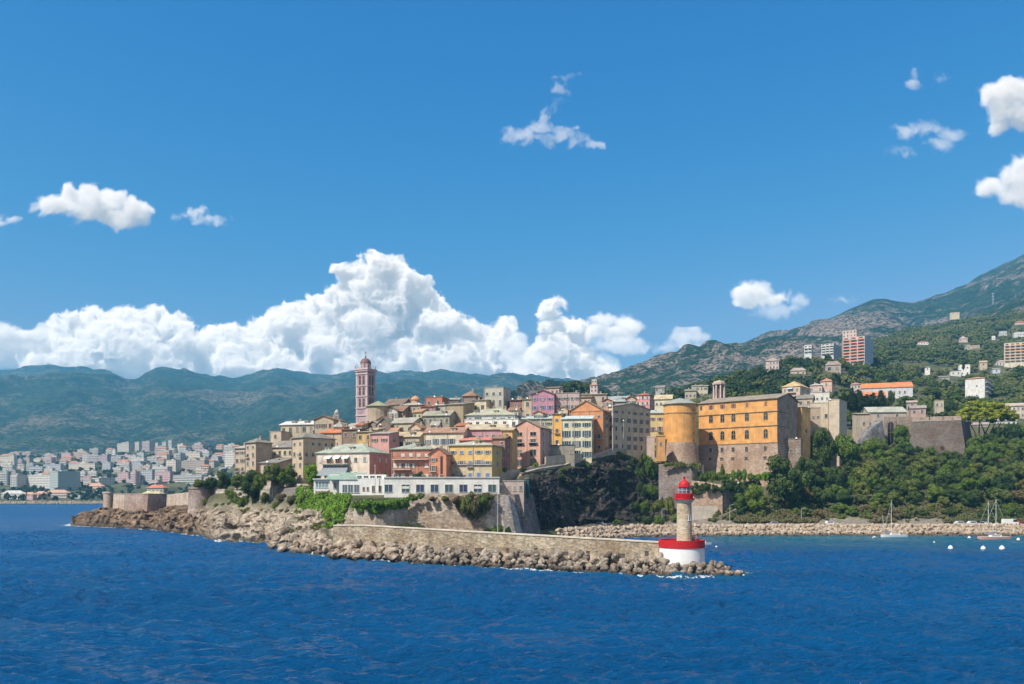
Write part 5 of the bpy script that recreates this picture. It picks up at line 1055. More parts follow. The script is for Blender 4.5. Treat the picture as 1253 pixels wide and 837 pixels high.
# things labelled afterwards: (object, kind phrase)
for o in list(COL.objects):
    if '_auto' in o.keys(): LAND.append((o, o['_auto'])); del o['_auto']
rr = random.Random(11); NB = 0
def add_rock(me, x, y, z, s, phrase, cat, group):
    o = put(cat.replace(' ', '_'), me, None, False, (x, y, z), (rr.uniform(0, 6.28), rr.uniform(0, 6.28), rr.uniform(0, 6.28)), tuple(s * rr.uniform(.75, 1.25) for _ in range(3)) if cat == 'boulder' else (s, s, s))
    return autolabel(o, phrase, cat, group)
# tetrapods along the jetty and round its head
for i in range(150):
    u = .17 + .86 * (i / 150) + rr.uniform(-.004, .004); px, Y, _ = jpt(min(u, 1.02)); v = P(px, 0, Y); row = i % 3
    y = v.y - 4.4 - row * 1.9 + rr.uniform(-.4, .4); z = 2.3 - row * 1.1 + rr.uniform(-.5, .6)
    if i % 5 in (1, 3): add_rock(rocks_g[i % 6], v.x + rr.uniform(-.5, .5), y, z - .2, rr.uniform(.8, 1.5), ('grey angular boulder', 'brown slab-like boulder')[i % 2], 'boulder', 'boulders of the breakwaters'); continue
    add_rock(tm, v.x + rr.uniform(-.5, .5), y, z, rr.uniform(1.05, 1.7), ('dark brown concrete tetrapod', 'tan concrete tetrapod')[i % 2], 'tetrapod', 'concrete tetrapods heaped against the breakwater')
for i in range(26):
    a = math.radians(-150 + i * 6.5); R_ = LR + 1.9 + (i % 2) * 2.2 + rr.uniform(-.3, .3)
    add_rock(tm, LX + R_ * math.cos(a), LY + R_ * math.sin(a), 1.0 - (i % 2) * .8 + rr.uniform(-.3, .5), rr.uniform(1.2, 1.8), 'rounded concrete tetrapod at the lighthouse drum', 'tetrapod', 'concrete tetrapods heaped against the breakwater')
for i in range(11):
    x = LX + LR + 2.2 + i * .42 + rr.uniform(-.4, .4); add_rock(rocks_r[i % 6], x, LY - 7.5 + rr.uniform(-1.6, 1.6) + i * .06, .45 - i * .03, rr.uniform(.7, 1.2) * (1 - i * .02), 'tan boulder trailing off the jetty head', 'boulder', 'boulders of the breakwaters')
# boulders: left root of the jetty
def bspot(px, Y): return (px - CX) / F * Y, Y
for i in range(112):
    u = rr.random(); px = 328 + u * 155; t = rr.random(); Yw = np.interp(px, [328, 345, 400, 440, 485], [222, 210, 200, 194, 190]); Y = Yw + t * 11
    if px > 405: t = rr.random(); Y = jpt((px - 408) / 398)[1] - 4.2 - (1 - t) * 6.0
    x, y = bspot(px, Y); add_rock(rocks_g[i % 6], x, y, .1 + t * 3.0 + rr.uniform(0, .5), rr.uniform(.9, 1.9), ('grey angular boulder', 'brown slab-like boulder', 'pale grey boulder')[i % 3], 'boulder', 'boulders of the breakwaters')
# boulders: harbour breakwater, near ones as things, the rest one heap
cand = []
hr = random.Random(5)
for px in np.arange(683, 1460, 2.1):
    yf = float(np.interp(px, [640, 700, 750, 790, 830, 900, 960, 1010, 1300], [241, 262, 271, 282, 284, 286, 287.5, 288.5, 288.5]))
    for k in range(4):
        Y = yf - 1.2 + k * 1.55 + hr.uniform(-.4, .4); q = px + hr.uniform(-1, 1); x, y = bspot(q, Y)
        cand.append((q, x, y, -.15 + k * 1.06 + hr.uniform(-.2, .3), hr.uniform(.75, 1.15), k))
for px in np.arange(683, 1460, 1.9):
    yf = float(np.interp(px, [640, 700, 750, 790, 830, 900, 960, 1010, 1300], [241, 262, 271, 282, 284, 286, 287.5, 288.5, 288.5])); q = px + hr.uniform(-1, 1); Y = yf + 5.2 + hr.uniform(-.5, .6); x, y = bspot(q, Y); cand.append((q, x, y, 3.3 + hr.uniform(-.25, .15), hr.uniform(.5, .85), 4))
cand = [c for c in cand if c[0] < 1460]
show = [c for c in cand if c[5] in (1, 3) and c[0] < 1258]; hr.shuffle(show); ind = show[:115]; rest = [c for c in cand if c not in set(ind)]
for i, c in enumerate(ind): add_rock(rocks_r[i % 6], c[1], c[2], c[3], c[4] * 1.1, ('cream boulder', 'pinkish tan boulder', 'sandy grey boulder')[i % 3], 'boulder', 'boulders of the breakwaters')
def rock_heap(name, lst, meshes, mat, label):
    V = []; Fc = []; o = 0; rs = np.random.RandomState(2)
    for (x, y, z, s) in lst:
        me = meshes[rs.randint(len(meshes))]; co = np.array([v.co[:] for v in me.vertices]); q = Matrix.Rotation(rs.rand() * 6.28, 3, Vector(rs.randn(3)).normalized()); co = co @ np.array(q).T * (s * rs.uniform(.8, 1.2, 3)) + (x, y, z)
        V.append(co); Fc += [tuple(i + o for i in p.vertices) for p in me.polygons]; o += len(co)
    me = bpy.data.meshes.new(name); me.from_pydata(np.vstack(V).tolist(), [], Fc); me.materials.append(mat); ob = put(name, me); return tag(ob, label, kind='stuff')
rock_heap('riprap', [(c[1], c[2], c[3], c[4] * 1.2) for c in rest], rocks_r, m_rip, 'pale loose stones filling the harbour breakwater along the right shore')
rr2 = random.Random(9); far = []
for px in np.arange(-60, 320, 1.6):
    for k in range(3): Y = 930 + k * 4 + rr2.uniform(-1, 1); x, y = bspot(px, Y); far.append((x, y, .3 + k * 1.1, rr2.uniform(1.3, 2.2)))
rock_heap('far_riprap', far, rocks_r, m_gry, 'grey stones along the far shore under the modern town')
near_l = []
for i in range(130):
    px = rr2.uniform(95, 330); Yw = float(np.interp(px, [88, 112, 130, 196, 206, 228, 243, 262, 300, 330], [372, 363, 356, 326, 312, 297, 291, 257, 254, 250])); x, y = bspot(px, Yw + rr2.uniform(-1, 3)); near_l.append((x, y, rr2.uniform(-.3, .8), rr2.uniform(.5, 1.5)))
rock_heap('shore_rocks', near_l, rocks_g, stone_mat('dark_shore_rock', (.16, .11, .08), (.26, .19, .13)), 'small dark rocks at the waterline of the headland')
# ================================================================ VEGETATION
def leaf_mat(name, c, var=.35):
    m, nt, b = new_mat(name); oi = nt.nodes.new('ShaderNodeObjectInfo'); n = noise_node(nt, .45, 3, .6); c = (c[0] * 2.1, c[1] * 1.65, c[2] * 1.2)
    c1 = mixc(nt, ramp(nt, n.outputs[0], [(.35, (0, 0, 0)), (.65, (1, 1, 1))]).outputs[0], sc_(c, 1 - var), (c[0] * (1 + var * 1.1), c[1] * (1 + var), c[2] * (1 + var * .3)))
    c = c; c2 = mixc(nt, oi.outputs['Random'], mixc(nt, 1.0, c1, (.82, .88, .9), 'MULTIPLY'), mixc(nt, 1.0, c1, (1.25, 1.12, .9), 'MULTIPLY'))
    nt.links.new(c2, b.inputs['Base Color']); b.inputs['Roughness'].default_value = .6; b.inputs['Specular IOR Level'].default_value = .15
    return m
bark = plain('bark', (.09, .065, .045), .9)
LM = {'dark': leaf_mat('dark_leaves', (.021, .044, .017)), 'green': leaf_mat('green_leaves', (.040, .080, .02)), 'olive': leaf_mat('olive_leaves', (.050, .080, .030)),
      'brown': leaf_mat('dry_leaves', (.055, .058, .038)), 'bright': leaf_mat('bright_leaves', (.055, .13, .018)), 'lime': leaf_mat('pine_needles', (.10, .15, .02)), 'black': leaf_mat('cypress_leaves', (.014, .027, .013), .3)}
def leaves_np(cen, rad, n, size, rs, core=True, flat=1.0):
    """quads on the shells of clumps + small lumpy cores; returns verts, faces"""
    cen = np.array(cen, float); rad = np.array(rad, float); pr = rad ** 2 / (rad ** 2).sum()
    k = rs.choice(len(cen), n, p=pr); d = rs.randn(n, 3); d[:, 2] += .35; d /= np.linalg.norm(d, axis=1)[:, None]
    p = cen[k] + d * (rad[k] * rs.uniform(.72, 1.08, n))[:, None] * (1, 1, flat)
    nr = d + rs.randn(n, 3) * .55; nr /= np.linalg.norm(nr, axis=1)[:, None]
    a = np.cross(nr, rs.randn(n, 3)); a /= np.linalg.norm(a, axis=1)[:, None]; b = np.cross(nr, a)
    s = (size * rs.uniform(.6, 1.4, n))[:, None]
    V = np.stack([p - a * s, p - b * s * .6, p + a * s, p + b * s * .6], 1).reshape(-1, 3); Q = np.arange(4 * n).reshape(n, 4)
    vs = [V]; fs = [Q.tolist()]; o = len(V)
    if core:
        for c, r in zip(cen, rad):
            th = np.linspace(0, np.pi, 5); ph = np.arange(7) * 2 * np.pi / 7
            pts = np.array([(np.sin(t) * np.cos(q), np.sin(t) * np.sin(q), np.cos(t) * flat) for t in th for q in ph]) * r * .74 * rs.uniform(.85, 1.1, (35, 1)) + c
            vs.append(pts); fs.append([(o + i * 7 + j, o + i * 7 + (j + 1) % 7, o + (i + 1) * 7 + (j + 1) % 7, o + (i + 1) * 7 + j) for i in range(4) for j in range(7)]); o += 35
    return np.vstack(vs), [tuple(f) for g in fs for f in g]
def np_mesh(name, V, Fs, mat):
    me = bpy.data.meshes.new(name); me.from_pydata(V.tolist(), [], Fs); me.materials.append(mat); me.update(); return me
def crown_clumps(rs, R, Hc, z0, n, rr_):
    c = []; r = []
    for i in range(n):
        u = rs.randn(3); u /= np.linalg.norm(u); q = rs.uniform(.45, .85)
        c.append((u[0] * R * q, u[1] * R * q, z0 + Hc / 2 + u[2] * Hc / 2 * q)); r.append(rs.uniform(*rr_))
    return c, r
TREES = {}
def make_tree(kind, colr, seed):
    rs = np.random.RandomState(seed); t = MB()
    if kind == 'broad':     # 8 m high, 8 m wide
        c, r = crown_clumps(rs, 3.6, 6.2, 2.0, 22, (.9, 1.6)); V, Fs = leaves_np(c, r, 4200, .23, rs); t.tube((0, 0, -1.5), (.1, 0, 3.2), .3, .2, 7)
        for i in range(4): a = i * 1.6 + rs.rand(); t.tube((.1, 0, 2.6), (2 * math.cos(a), 2 * math.sin(a), 4.8), .16, .07, 5)
    elif kind == 'bush':    # 3 m high, 5 m wide
        c, r = crown_clumps(rs, 2.1, 2.4, .2, 12, (.6, 1.05)); c = [(x, y, max(z, .4)) for x, y, z in c]; V, Fs = leaves_np(c, r, 1900, .17, rs); t.tube((0, 0, -1), (0, 0, 1.2), .12, .08, 5)
    elif kind == 'cypress': # 12 m high, 2.6 wide
        zz = np.linspace(.8, 10.8, 16); c = [(rs.randn() * .15, rs.randn() * .15, z) for z in zz]; r = [1.35 * math.sin(min(1, (z + 1.5) / 5) * 1.5) * (1 - max(0, z - 5) / 7.5) + .2 for z in zz]; V, Fs = leaves_np(c, r, 2600, .2, rs); t.tube((0, 0, -1.5), (0, 0, 3), .2, .15, 6)
    elif kind == 'dome':    # wide flat-topped pine, 10 m high
        c = []; r = []
        for i in range(20): a = rs.rand() * 6.28; q = 3.6 * math.sqrt(rs.rand()); c.append((q * math.cos(a), q * math.sin(a), 8.0 - .1 * q * q + rs.uniform(-.5, .3))); r.append(rs.uniform(.9, 1.4))
        V, Fs = leaves_np(c, r, 3200, .22, rs, flat=.75); t.tube((0, 0, -1.5), (.2, 0, 6.8), .3, .2, 7)
        for i in range(5): a = i * 1.25; t.tube((.15, 0, 5.4), (2.3 * math.cos(a), 2.3 * math.sin(a), 7.6), .14, .06, 5)
    return np_mesh(kind + '_crown', V, Fs, LM[colr]), t.mesh('trunk', [bark])
def tree_meshes(kind, colr, k):
    key = (kind, colr, k)
    if key not in TREES: TREES[key] = make_tree(kind, colr, hash((kind == 'broad', kind == 'bush', len(kind), len(colr), ord(colr[0]), k)) % 10007)
    return TREES[key]
PH = {'dark': 'dark green', 'green': 'mid green', 'olive': 'olive green', 'brown': 'brownish dry', 'bright': 'bright green', 'lime': 'lime green', 'black': 'blackish green'}
KN = {'broad': ('round_tree', 'round tree', 'tree'), 'bush': ('bush', 'bush', 'bush'), 'cypress': ('cypress', 'cypress', 'tree'), 'dome': ('stone_pine', 'flat-topped pine', 'tree')}
vr = random.Random(21)
def tree(x, y, z, kind, colr, s, sw=None, label=None, parts=True, group=None):
    cm_, tm_ = tree_meshes(kind, colr, vr.randrange(3)); nm, ph, cat = KN[kind]
    r = bpy.data.objects.new(nm, None); COL.objects.link(r); r.location = (x, y, z); r.rotation_euler = (0, 0, vr.uniform(0, 6.28)); sw = sw or s; r.scale = (sw, sw * vr.uniform(.9, 1.1), s)
    put('foliage' if kind == 'bush' else 'crown', cm_, r)
    if parts: put('stem' if kind == 'bush' else 'trunk', tm_, r)
    g = group or {'tree': 'trees on the slopes around the town', 'bush': 'bushes on the slopes around the town'}[cat]
    if label: return tag(r, label, cat, g)
    return autolabel(r, ('tall ' if s > 1.25 else 'small ' if s < .75 else '') + PH[colr] + ' ' + ph, cat, g)
def tree_at(px, pyb, hpx, wpx, kind, colr, label=None, Y=None, y0=186.0):
    Y = Y or hit(px, pyb, y0); z = H + (HY - pyb) / F * Y; hh, ww = {'broad': (8.3, 9), 'bush': (3.0, 5.2), 'cypress': (12, 2.9), 'dome': (9.2, 9)}[kind]
    return tree((px - CX) / F * Y, Y, z - .3, kind, colr, hpx / F * Y / hh, wpx / F * Y / ww, label)
def hides(px, Y, z, h, w):
    t = HY - (z + h - H) / Y * F; a, b = px - w / Y * F / 2, px + w / Y * F / 2
    for x0, x1, ye, yb, hy in HREC:
        if hy > Y - 3 and a < x1 and b > x0 and t < yb - max(2.0, .3 * (yb - ye)) and hy - Y < 420 and HY - (z - H) / Y * F > ye: return True
        if abs(hy + 4 - Y) < 9 and a < x1 and b > x0: return True
    return False
HREC += [(1106, 1188, 508, 549, 385), (1072, 1118, 510, 536, 396), (855, 977, 485, 577, 335), (813, 854, 490, 560, 330), (957, 984, 537, 560, 330)]
# hand placed
for a in ((272,606,30,26,'broad','dark','dark round tree behind the rampart beside the whitish wall'),(258,603,20,26,'broad','dark',None),(243,600,14,22,'broad','olive',None),(290,600,20,22,'broad','green',None),
  (351,600,32,32,'broad','green','bright round tree between the square beige house and the flagpole'),(334,600,34,30,'broad','olive','brownish olive tree just left of the bright round tree'),(382,600,34,30,'broad','bright','bright green tree at the right foot of the big square beige house'),(318,603,24,22,'broad','green',None)):
    tree_at(*a[:6], a[6], Y=300 if a[0] < 300 else 268 if a[0] != 382 else 262)
tree_at(309,622,48,38,'broad','dark','large dark tree hanging over the rampart left of the flagpole', Y=277)
for a in ((297,622,18,14,'bush','green'),(325,614,12,16,'bush','olive'),(345,612,10,20,'bush','brown'),(358,616,12,18,'bush','brown'),(338,622,9,16,'bush','olive'),(252,617,8,14,'bush','olive'),(266,622,7,12,'bush','olive'),(372,618,16,16,'bush','green'),(300,628,7,12,'bush','olive')): tree_at(*a, Y=hit(a[0], a[1]) - .5)
for a in ((512,590,14,16,'broad','dark',246),(520,590,10,10,'bush','green',245),(585,588,6,10,'bush','green',242),(548,588,5,8,'bush','green',242),(603,588,7,8,'bush','olive',243),(640,578,8,10,'bush','dark',262),(618,577,7,8,'bush','green',258),(655,571,6,8,'bush','bright',268),(470,590,13,10,'broad','green',252),(475,592,9,10,'bush','dark',246)): tree_at(*a[:6], None, Y=a[6])
# bushes on the sea walls
for a in ((437,621,10,16,'bush','green',225),(449,620,8,20,'bush','bright',222),(462,619,8,20,'bush','bright',220.5),(478,619,7,20,'bush','bright',221),(493,620,10,14,'bush','green',225),(505,612,9,14,'bush','green',229),(515,609,7,12,'bush','green',228.5),
  (570,624,17,22,'bush','olive',226.5),(582,628,20,22,'bush','brown',226),(590,618,14,16,'bush','green',227),(560,616,10,18,'bush','brown',227.5),(545,612,6,14,'bush','olive',228.5),(530,612,6,14,'bush','brown',228.5),(600,610,6,14,'bush','olive',228.5),
  (500,650,12,18,'bush','dark',214),(512,650,9,14,'bush','green',213),(487,648,8,14,'bush','dark',214),(609,655,16,16,'bush','green',219),(622,655,11,12,'bush','dark',220),(596,652,8,14,'bush','dark',219)): tree_at(*a[:6], None, Y=a[6])
for i in range(26):
    px = vr.uniform(338, 408); py = vr.uniform(626, 655); tree_at(px, py, vr.uniform(4, 8), vr.uniform(7, 12), 'bush', vr.choice(('olive', 'brown', 'green', 'olive')), None, Y=hit(px, py) - .7)
for i in range(16):
    px = vr.uniform(236, 340); py = vr.uniform(610, 632); tree_at(px, py, vr.uniform(3, 6), vr.uniform(6, 11), 'bush', vr.choice(('olive', 'green')), None, Y=hit(px, py) - .7)
# cliff and slope left of the lighthouse
for a in ((772,575,16,18),(780,590,24,22),(788,572,18,20),(795,585,26,22),(783,612,22,20),(797,610,22,22),(790,632,22,20),(804,628,18,20),(812,600,18,16),(806,642,14,18),(792,644,14,18),(775,626,14,16),(818,630,22,20),(828,640,16,18),(761,560,7,12),(742,563,6,10),(720,572,6,9),(815,572,9,16),(836,572,8,14),(846,575,9,14),(700,585,5,8),(768,600,8,10),(757,585,7,9)):
    tree_at(a[0], a[1], a[2], a[3], 'bush', vr.choice(('dark', 'green', 'green', 'olive', 'dark')), None, Y=min(hit(a[0], a[1]) - .6, 331))
for i in range(46):
    px = vr.uniform(645, 800); py = vr.uniform(float(np.interp(px, [645, 700, 750, 800], [588, 572, 560, 560])), 643); tree_at(px, py, vr.uniform(4, 9), vr.uniform(7, 14), 'bush', vr.choice(('dark', 'dark', 'green', 'olive')), None, Y=min(hit(px, py) - vr.uniform(.3, 1.6), 331))
for px in range(848, 950, 8):   # hedge on the terrace under the palace
    tree_at(px, float(np.interp(px, [848, 900, 950], [588, 587, 590])), vr.uniform(10, 14), 13, 'bush', vr.choice(('green', 'bright', 'green')), None, Y=311)
for px in range(866, 915, 9): tree_at(px, 600 + vr.uniform(-1, 3), 10, 13, 'bush', 'dark', None, Y=303)
for px in range(850, 905, 7): tree_at(px, 639, 20 - (px - 850) * .12, 12, 'bush', vr.choice(('dark', 'dark', 'green')), None, Y=304.5 + vr.uniform(0, 2))
for px in (852, 858, 947, 953): tree_at(px, 577, 10, 9, 'bush', 'green', None, Y=323)
tree_at(884, 583, 17, 6, 'cypress', 'green', 'thin green tree standing alone against the stone base of the palace', Y=318)
# big trees on the slope right of the lighthouse
for a in ((962,628,70,62,'dark','largest dark round tree below the right corner of the palace'),(925,634,42,34,'green','round green tree at the left edge of the wooded slope'),(905,632,30,26,'green',None),(1006,585,60,40,'dark','tall dark tree in front of the beige barracks'),(1035,580,48,40,'green','broad green tree in front of the pale modern block'),
  (985,610,52,38,'dark',None),(1104,552,32,28,'green','round green tree at the foot of the old gateway arch'),(1070,572,34,30,'green',None),(1020,610,40,34,'dark',None),(1062,600,36,34,'olive',None)):
    tree_at(a[0], a[1], a[2], a[3], 'broad', a[4], a[5], Y=min(hit(a[0], a[1]), 384 if a[0] != 1104 else 391))
pts = []; nt_ = 0; tries = 0
while nt_ < 260 and tries < 14000:
    tries += 1; Y = 300 + 86 * vr.random() ** .9; px = vr.uniform(872, 1268)
    if px < 950 and Y > 318: continue
    if px > 1045 and px < 1110 and Y > 378: continue
    x = (px - CX) / F * Y; z = float(base_z(np.array([x]), np.array([Y]))[0]); s = vr.uniform(.6, 1.15) * (1 if Y > 308 else .55)
    if any((x - q[0]) ** 2 + (Y - q[1]) ** 2 < (3.2 * (s + q[2])) ** 2 for q in pts): continue
    if px < 950: s = min(s, .5)
    if 1110 < px < 1190 and z + 8.3 * s > 16 + (600 - 556) / F * Y: s *= .5
    if hides(px, Y, z, 8.3 * s, 6 * s) and px < 1050: continue
    pts.append((x, Y, s)); nt_ += 1; c = vr.choices(('dark', 'green', 'olive', 'brown'), (3, 4, 3, 1.0))[0]
    if s < .5: tree(x, Y, z - .3, 'bush', c, s * 2.1)
    else: tree(x, Y, z - .4, 'broad', c, s * vr.uniform(.85, 1.1), s * vr.uniform(.95, 1.25))
# umbrella pine
def umbrella():
    Y = 396.0; r = empty('umbrella_pine', P(1206, 541, Y), 'huge lime green umbrella pine with a wide flat crown right of the bastion', 'tree'); rs = np.random.RandomState(4); k = Y / F
    c = []; q = []
    for i in range(210):
        a = rs.rand() * 6.28; m_ = math.sqrt(rs.rand()); x = 36 * k * m_ * math.cos(a); y = 24 * k * m_ * math.sin(a)
        c.append((x, y, (541 - 517) * k + 26 * k * math.sqrt(max(0, 1 - m_ ** 2)) * rs.uniform(.25, 1.0) - 1.0 * m_ + rs.randn() * .5 + 2 * k)); q.append(rs.uniform(.9, 1.6))
    V, Fs = leaves_np(c, q, 42000, .22, rs, flat=.6); put('crown', np_mesh('crown', V, Fs, LM['lime']), r)
    t = MB(); base = (541 - 515) * k
    for x0, x1 in ((-2.2, -5.5), (0, -1.5), (1.5, 4.5), (3.2, 9), (-.5, 1.5), (-3.2, -9.5)): t.tube((x0, 0, -4), (x0 * .7 + x1 * .3, 0, base * .45), .42, .32, 7); t.tube((x0 * .7 + x1 * .3, 0, base * .45), (x1, rs.randn() * 2, base + 2), .32, .12, 6)
    t.build('trunk', bark, r)
umbrella()
for a in ((1222,548,26,26,'dark'),(1240,545,28,26,'dark'),(1212,550,20,22,'dark'),(1252,546,26,24,'green'),(1198,550,14,18,'olive'),(1232,540,16,20,'dark'),(1184,553,16,20,'green')): tree_at(a[0], a[1], a[2], a[3], 'broad', a[4], None, Y=388 + (a[0] % 5))
# cypresses, pines, hilltop domes
for px, h in ((1033,24),(1042,30),(1051,28),(1060,22),(1068,24),(1078,27),(1090,25)): tree_at(px, 502, h, 12 + (px % 3), 'cypress' if px != 1090 else 'broad', 'black' if px != 1090 else 'dark', None, Y=430)
tree_at(1179, 452, 13, 3.2, 'cypress', 'black', 'single thin dark cypress behind the small white cube house', Y=690)
HILL = []
def hill_tree(px, Y, s, kind, colr, dz=0):
    x = (px - CX) / F * Y; z = float(base_z(np.array([x]), np.array([Y]))[0]); HILL.append((x, Y, s)); tree(x, Y, z - .5 + dz, kind, colr, s)
for i in range(26):
    px = 668 + (i / 25) * 76 + vr.uniform(-2, 2); Y = 690 + vr.uniform(-35, 30); e = 1 - ((px - 706) / 42) ** 2; hill_tree(px, Y, 1.0 + .65 * max(0, e) + vr.uniform(-.1, .1), 'dome' if i % 2 else 'broad', 'dark' if i % 4 else 'green')
for i in range(22): px = 748 + i * 5.2 + vr.uniform(-2, 2); hill_tree(px, 700 + vr.uniform(-30, 60), vr.uniform(.9, 1.3), 'broad', vr.choice(('dark', 'dark', 'green')))
for i in range(16): px = 640 + i * 12 + vr.uniform(-3, 3); hill_tree(px, 560 + vr.uniform(-20, 20), vr.uniform(.6, .9), 'broad', vr.choice(('dark', 'green')))
nn = 0; tries = 0
while nn < 150 and tries < 12000:
    tries += 1; Y = vr.uniform(405, 790); px = vr.uniform(858, 1262); x = (px - CX) / F * Y; z = float(base_z(np.array([x]), np.array([Y]))[0]); s = vr.uniform(.8, 1.35)
    if px < 985 and Y < 440: continue
    if hides(px, Y, z, 8.3 * s, 8 * s) or any((x - q[0]) ** 2 + (Y - q[1]) ** 2 < 30 * s for q in HILL[-400:]): continue
    hill_tree(px, Y, s, vr.choices(('broad', 'dome'), (5, 1))[0], vr.choices(('dark', 'green', 'olive'), (4, 4, 2))[0]); nn += 1
# woodland that reads as one mass
def wood(name, label, lst, mat, seed, nq=34, q=.9, sc_core=True):
    rs = np.random.RandomState(seed); Vs = []; Fs = []; o = 0
    for k in range(5): pass
    prot = []
    for k in range(8):
        c, r = crown_clumps(rs, 3.0, 5.0, 1.6, 7, (1.3, 2.1)); V, f = leaves_np(c, r, nq, q, rs); prot.append((V, np.array(f)))
    for (x, y, z, s) in lst:
        V, f = prot[rs.randint(8)]; a = rs.rand() * 6.28; R = np.array([[math.cos(a), -math.sin(a), 0], [math.sin(a), math.cos(a), 0], [0, 0, 1]])
        Vs.append(V @ R.T * s * (1, 1, rs.uniform(.8, 1.15)) + (x, y, z)); Fs.append(f + o); o += len(V)
    V = np.vstack(Vs).astype(np.float32); Q = np.vstack(Fs).astype(np.int32); me = bpy.data.meshes.new(name)
    me.vertices.add(len(V)); me.vertices.foreach_set('co', V.ravel()); me.loops.add(Q.size); me.loops.foreach_set('vertex_index', Q.ravel())
    me.polygons.add(len(Q)); me.polygons.foreach_set('loop_start', np.arange(0, Q.size, 4, dtype=np.int32)); me.polygons.foreach_set('loop_total', np.full(len(Q), 4, dtype=np.int32)); me.update(calc_edges=True)
    me.materials.append(mat); return tag(put(name, me), label, kind='stuff')
def wood_mat(name, a, b_, c_):
    m, nt, b = new_mat(name); n = noise_node(nt, .05, 3, .6); n2 = noise_node(nt, .011, 3, .6)
    c1 = mixc(nt, ramp(nt, n.outputs[0], [(.38, (0, 0, 0)), (.62, (1, 1, 1))]).outputs[0], a, b_); nt.links.new(mixc(nt, ramp(nt, n2.outputs[0], [(.45, (0, 0, 0)), (.65, (1, 1, 1))]).outputs[0], c1, c_), b.inputs['Base Color']); b.inputs['Specular IOR Level'].default_value = .05; return m
wm_ = wood_mat('woodland_leaves', (.042, .06, .018), (.09, .108, .03), (.13, .13, .045))
lst = []; wr_ = random.Random(8)
for i in range(12500):
    t = wr_.random(); Y = 470 + (1720 - 470) * t ** .8; px = wr_.uniform(850, 1420)
    if Y > 850 and px < 1000 + (Y - 850) * .08: continue
    x = (px - CX) / F * Y; z = float(base_z(np.array([x]), np.array([Y]))[0]); s = wr_.uniform(.7, 1.25) * (1 if Y < 900 else 1.3)
    if fbm(np.array([x]), np.array([Y]), 0, 60, 2, 5)[0] < -.45 and Y > 500: continue
    if hides(px, Y, z, 7.6 * s, 7.5 * s): continue
    lst.append((x, Y, z - .8 * s, s))
lst = lst[:6800]
wood('woodland', 'dense green woodland covering the hillside above the town', lst, wm_, 3)
lst = []
for i in range(4600):
    px = wr_.uniform(-60, 1000); Y = wr_.uniform(960, 2250) if px < 640 else wr_.uniform(500, 900)
    x = (px - CX) / F * Y; z = float(base_z(np.array([x]), np.array([Y]))[0])
    if z < 3: continue
    if px >= 640 and hides(px, Y, z, 7, 7): continue
    if px < 640 and fbm(np.array([x]), np.array([Y]), 0, 120, 3, 15)[0] < -.5: continue
    lst.append((x, Y, z - 1, wr_.uniform(.7, 1.3)))
wood('city_greenery', 'clumps of dark trees scattered between the blocks of the modern town and on the slopes', lst, wood_mat('city_tree_leaves', (.02, .038, .018), (.035, .055, .022), (.05, .065, .03)), 5, 26, 1.0)
# scrub ground cover on the near slope
lst = []
for i in range(9800):
    px = wr_.uniform(835, 1290) if i % 4 else wr_.uniform(1262, 1440); Y = wr_.uniform(297, 400)
    if px < 950 and Y > 322: continue
    x = (px - CX) / F * Y; z = float(base_z(np.array([x]), np.array([Y]))[0])
    if z < 4.2 or (z < 5 and wr_.random() < .4): continue
    if fbm(np.array([x]), np.array([Y]), 0, 14, 2, 31)[0] < -.3: continue
    lst.append((x, Y, z - .5, wr_.uniform(.12, .34) if px < 1262 else wr_.uniform(.3, .9)))
for i in range(4600):
    px = wr_.uniform(900, 1290); Y = wr_.uniform(296.8, 311); x = (px - CX) / F * Y; z = float(base_z(np.array([x]), np.array([Y]))[0])
    if fbm(np.array([x]), np.array([Y]), 0, 9, 2, 31)[0] < -.25: continue
    lst.append((x, Y, z - .3, wr_.uniform(.14, .36)))
wood('undergrowth', 'tangled green and brown scrub between the trees above the harbour road', lst, wood_mat('scrub_leaves', (.045, .065, .022), (.10, .105, .04), (.13, .11, .06)), 7, 24, .9)
rs_ = random.Random(2).uniform
# ivy hanging on walls
def ivy(label, n, fn, colr, size=.26, name='ivy', seed=1, clump=.5):
    rs = np.random.RandomState(seed); c = []; 
    while len(c) < n:
        p = fn(rs)
        if p is not None: c.append(p)
    V, Fs = leaves_np(c, rs.uniform(.45, 1.0, n) * clump * 2, n * 26, size, rs, core=True); o = put(name, np_mesh(name, V, Fs, LM[colr])); return tag(o, label, 'ivy')
def region(poly_top, poly_bot, Yf):
    def fn(rs):
        px = rs.uniform(poly_top[0][0], poly_top[-1][0]); a = np.interp(px, *zip(*poly_top)); b = np.interp(px, *zip(*poly_bot)); py = a + (b - a) * rs.rand()
        if b <= a: return None
        Y = Yf(px, py); v = P(px, py, Y); return (v.x, v.y, v.z)
    return fn
ivy('thick vivid green ivy curtain hanging below the white restaurant', 620, region([(363,600),(370,592),(385,600),(405,604),(428,606)], [(363,630),(375,640),(390,648),(405,647),(418,636),(428,612)], lambda a, b: hit(a, b) - rs_(.2, 1.6)), 'bright', seed=2)
ivy('bright ivy tongues hanging on the whitish rampart', 60, region([(276,600),(284,600),(285,604),(289,602),(294,601)], [(276,601),(280,610),(285,613),(289,620),(294,617)], lambda a, b: 287.0 - (a - 276) * .15), 'green', seed=3, clump=.4)
ivy('bright yellow-green creeper draped over the top of the curved retaining wall', 110, region([(430,618),(445,612),(465,613),(500,611)], [(430,622),(445,627),(465,627),(480,622),(500,620)], lambda a, b: float(np.interp(a, [430, 440, 460, 482, 500], [231.3, 224.8, 222, 223, 229.5]))), 'bright', seed=4, clump=.45)
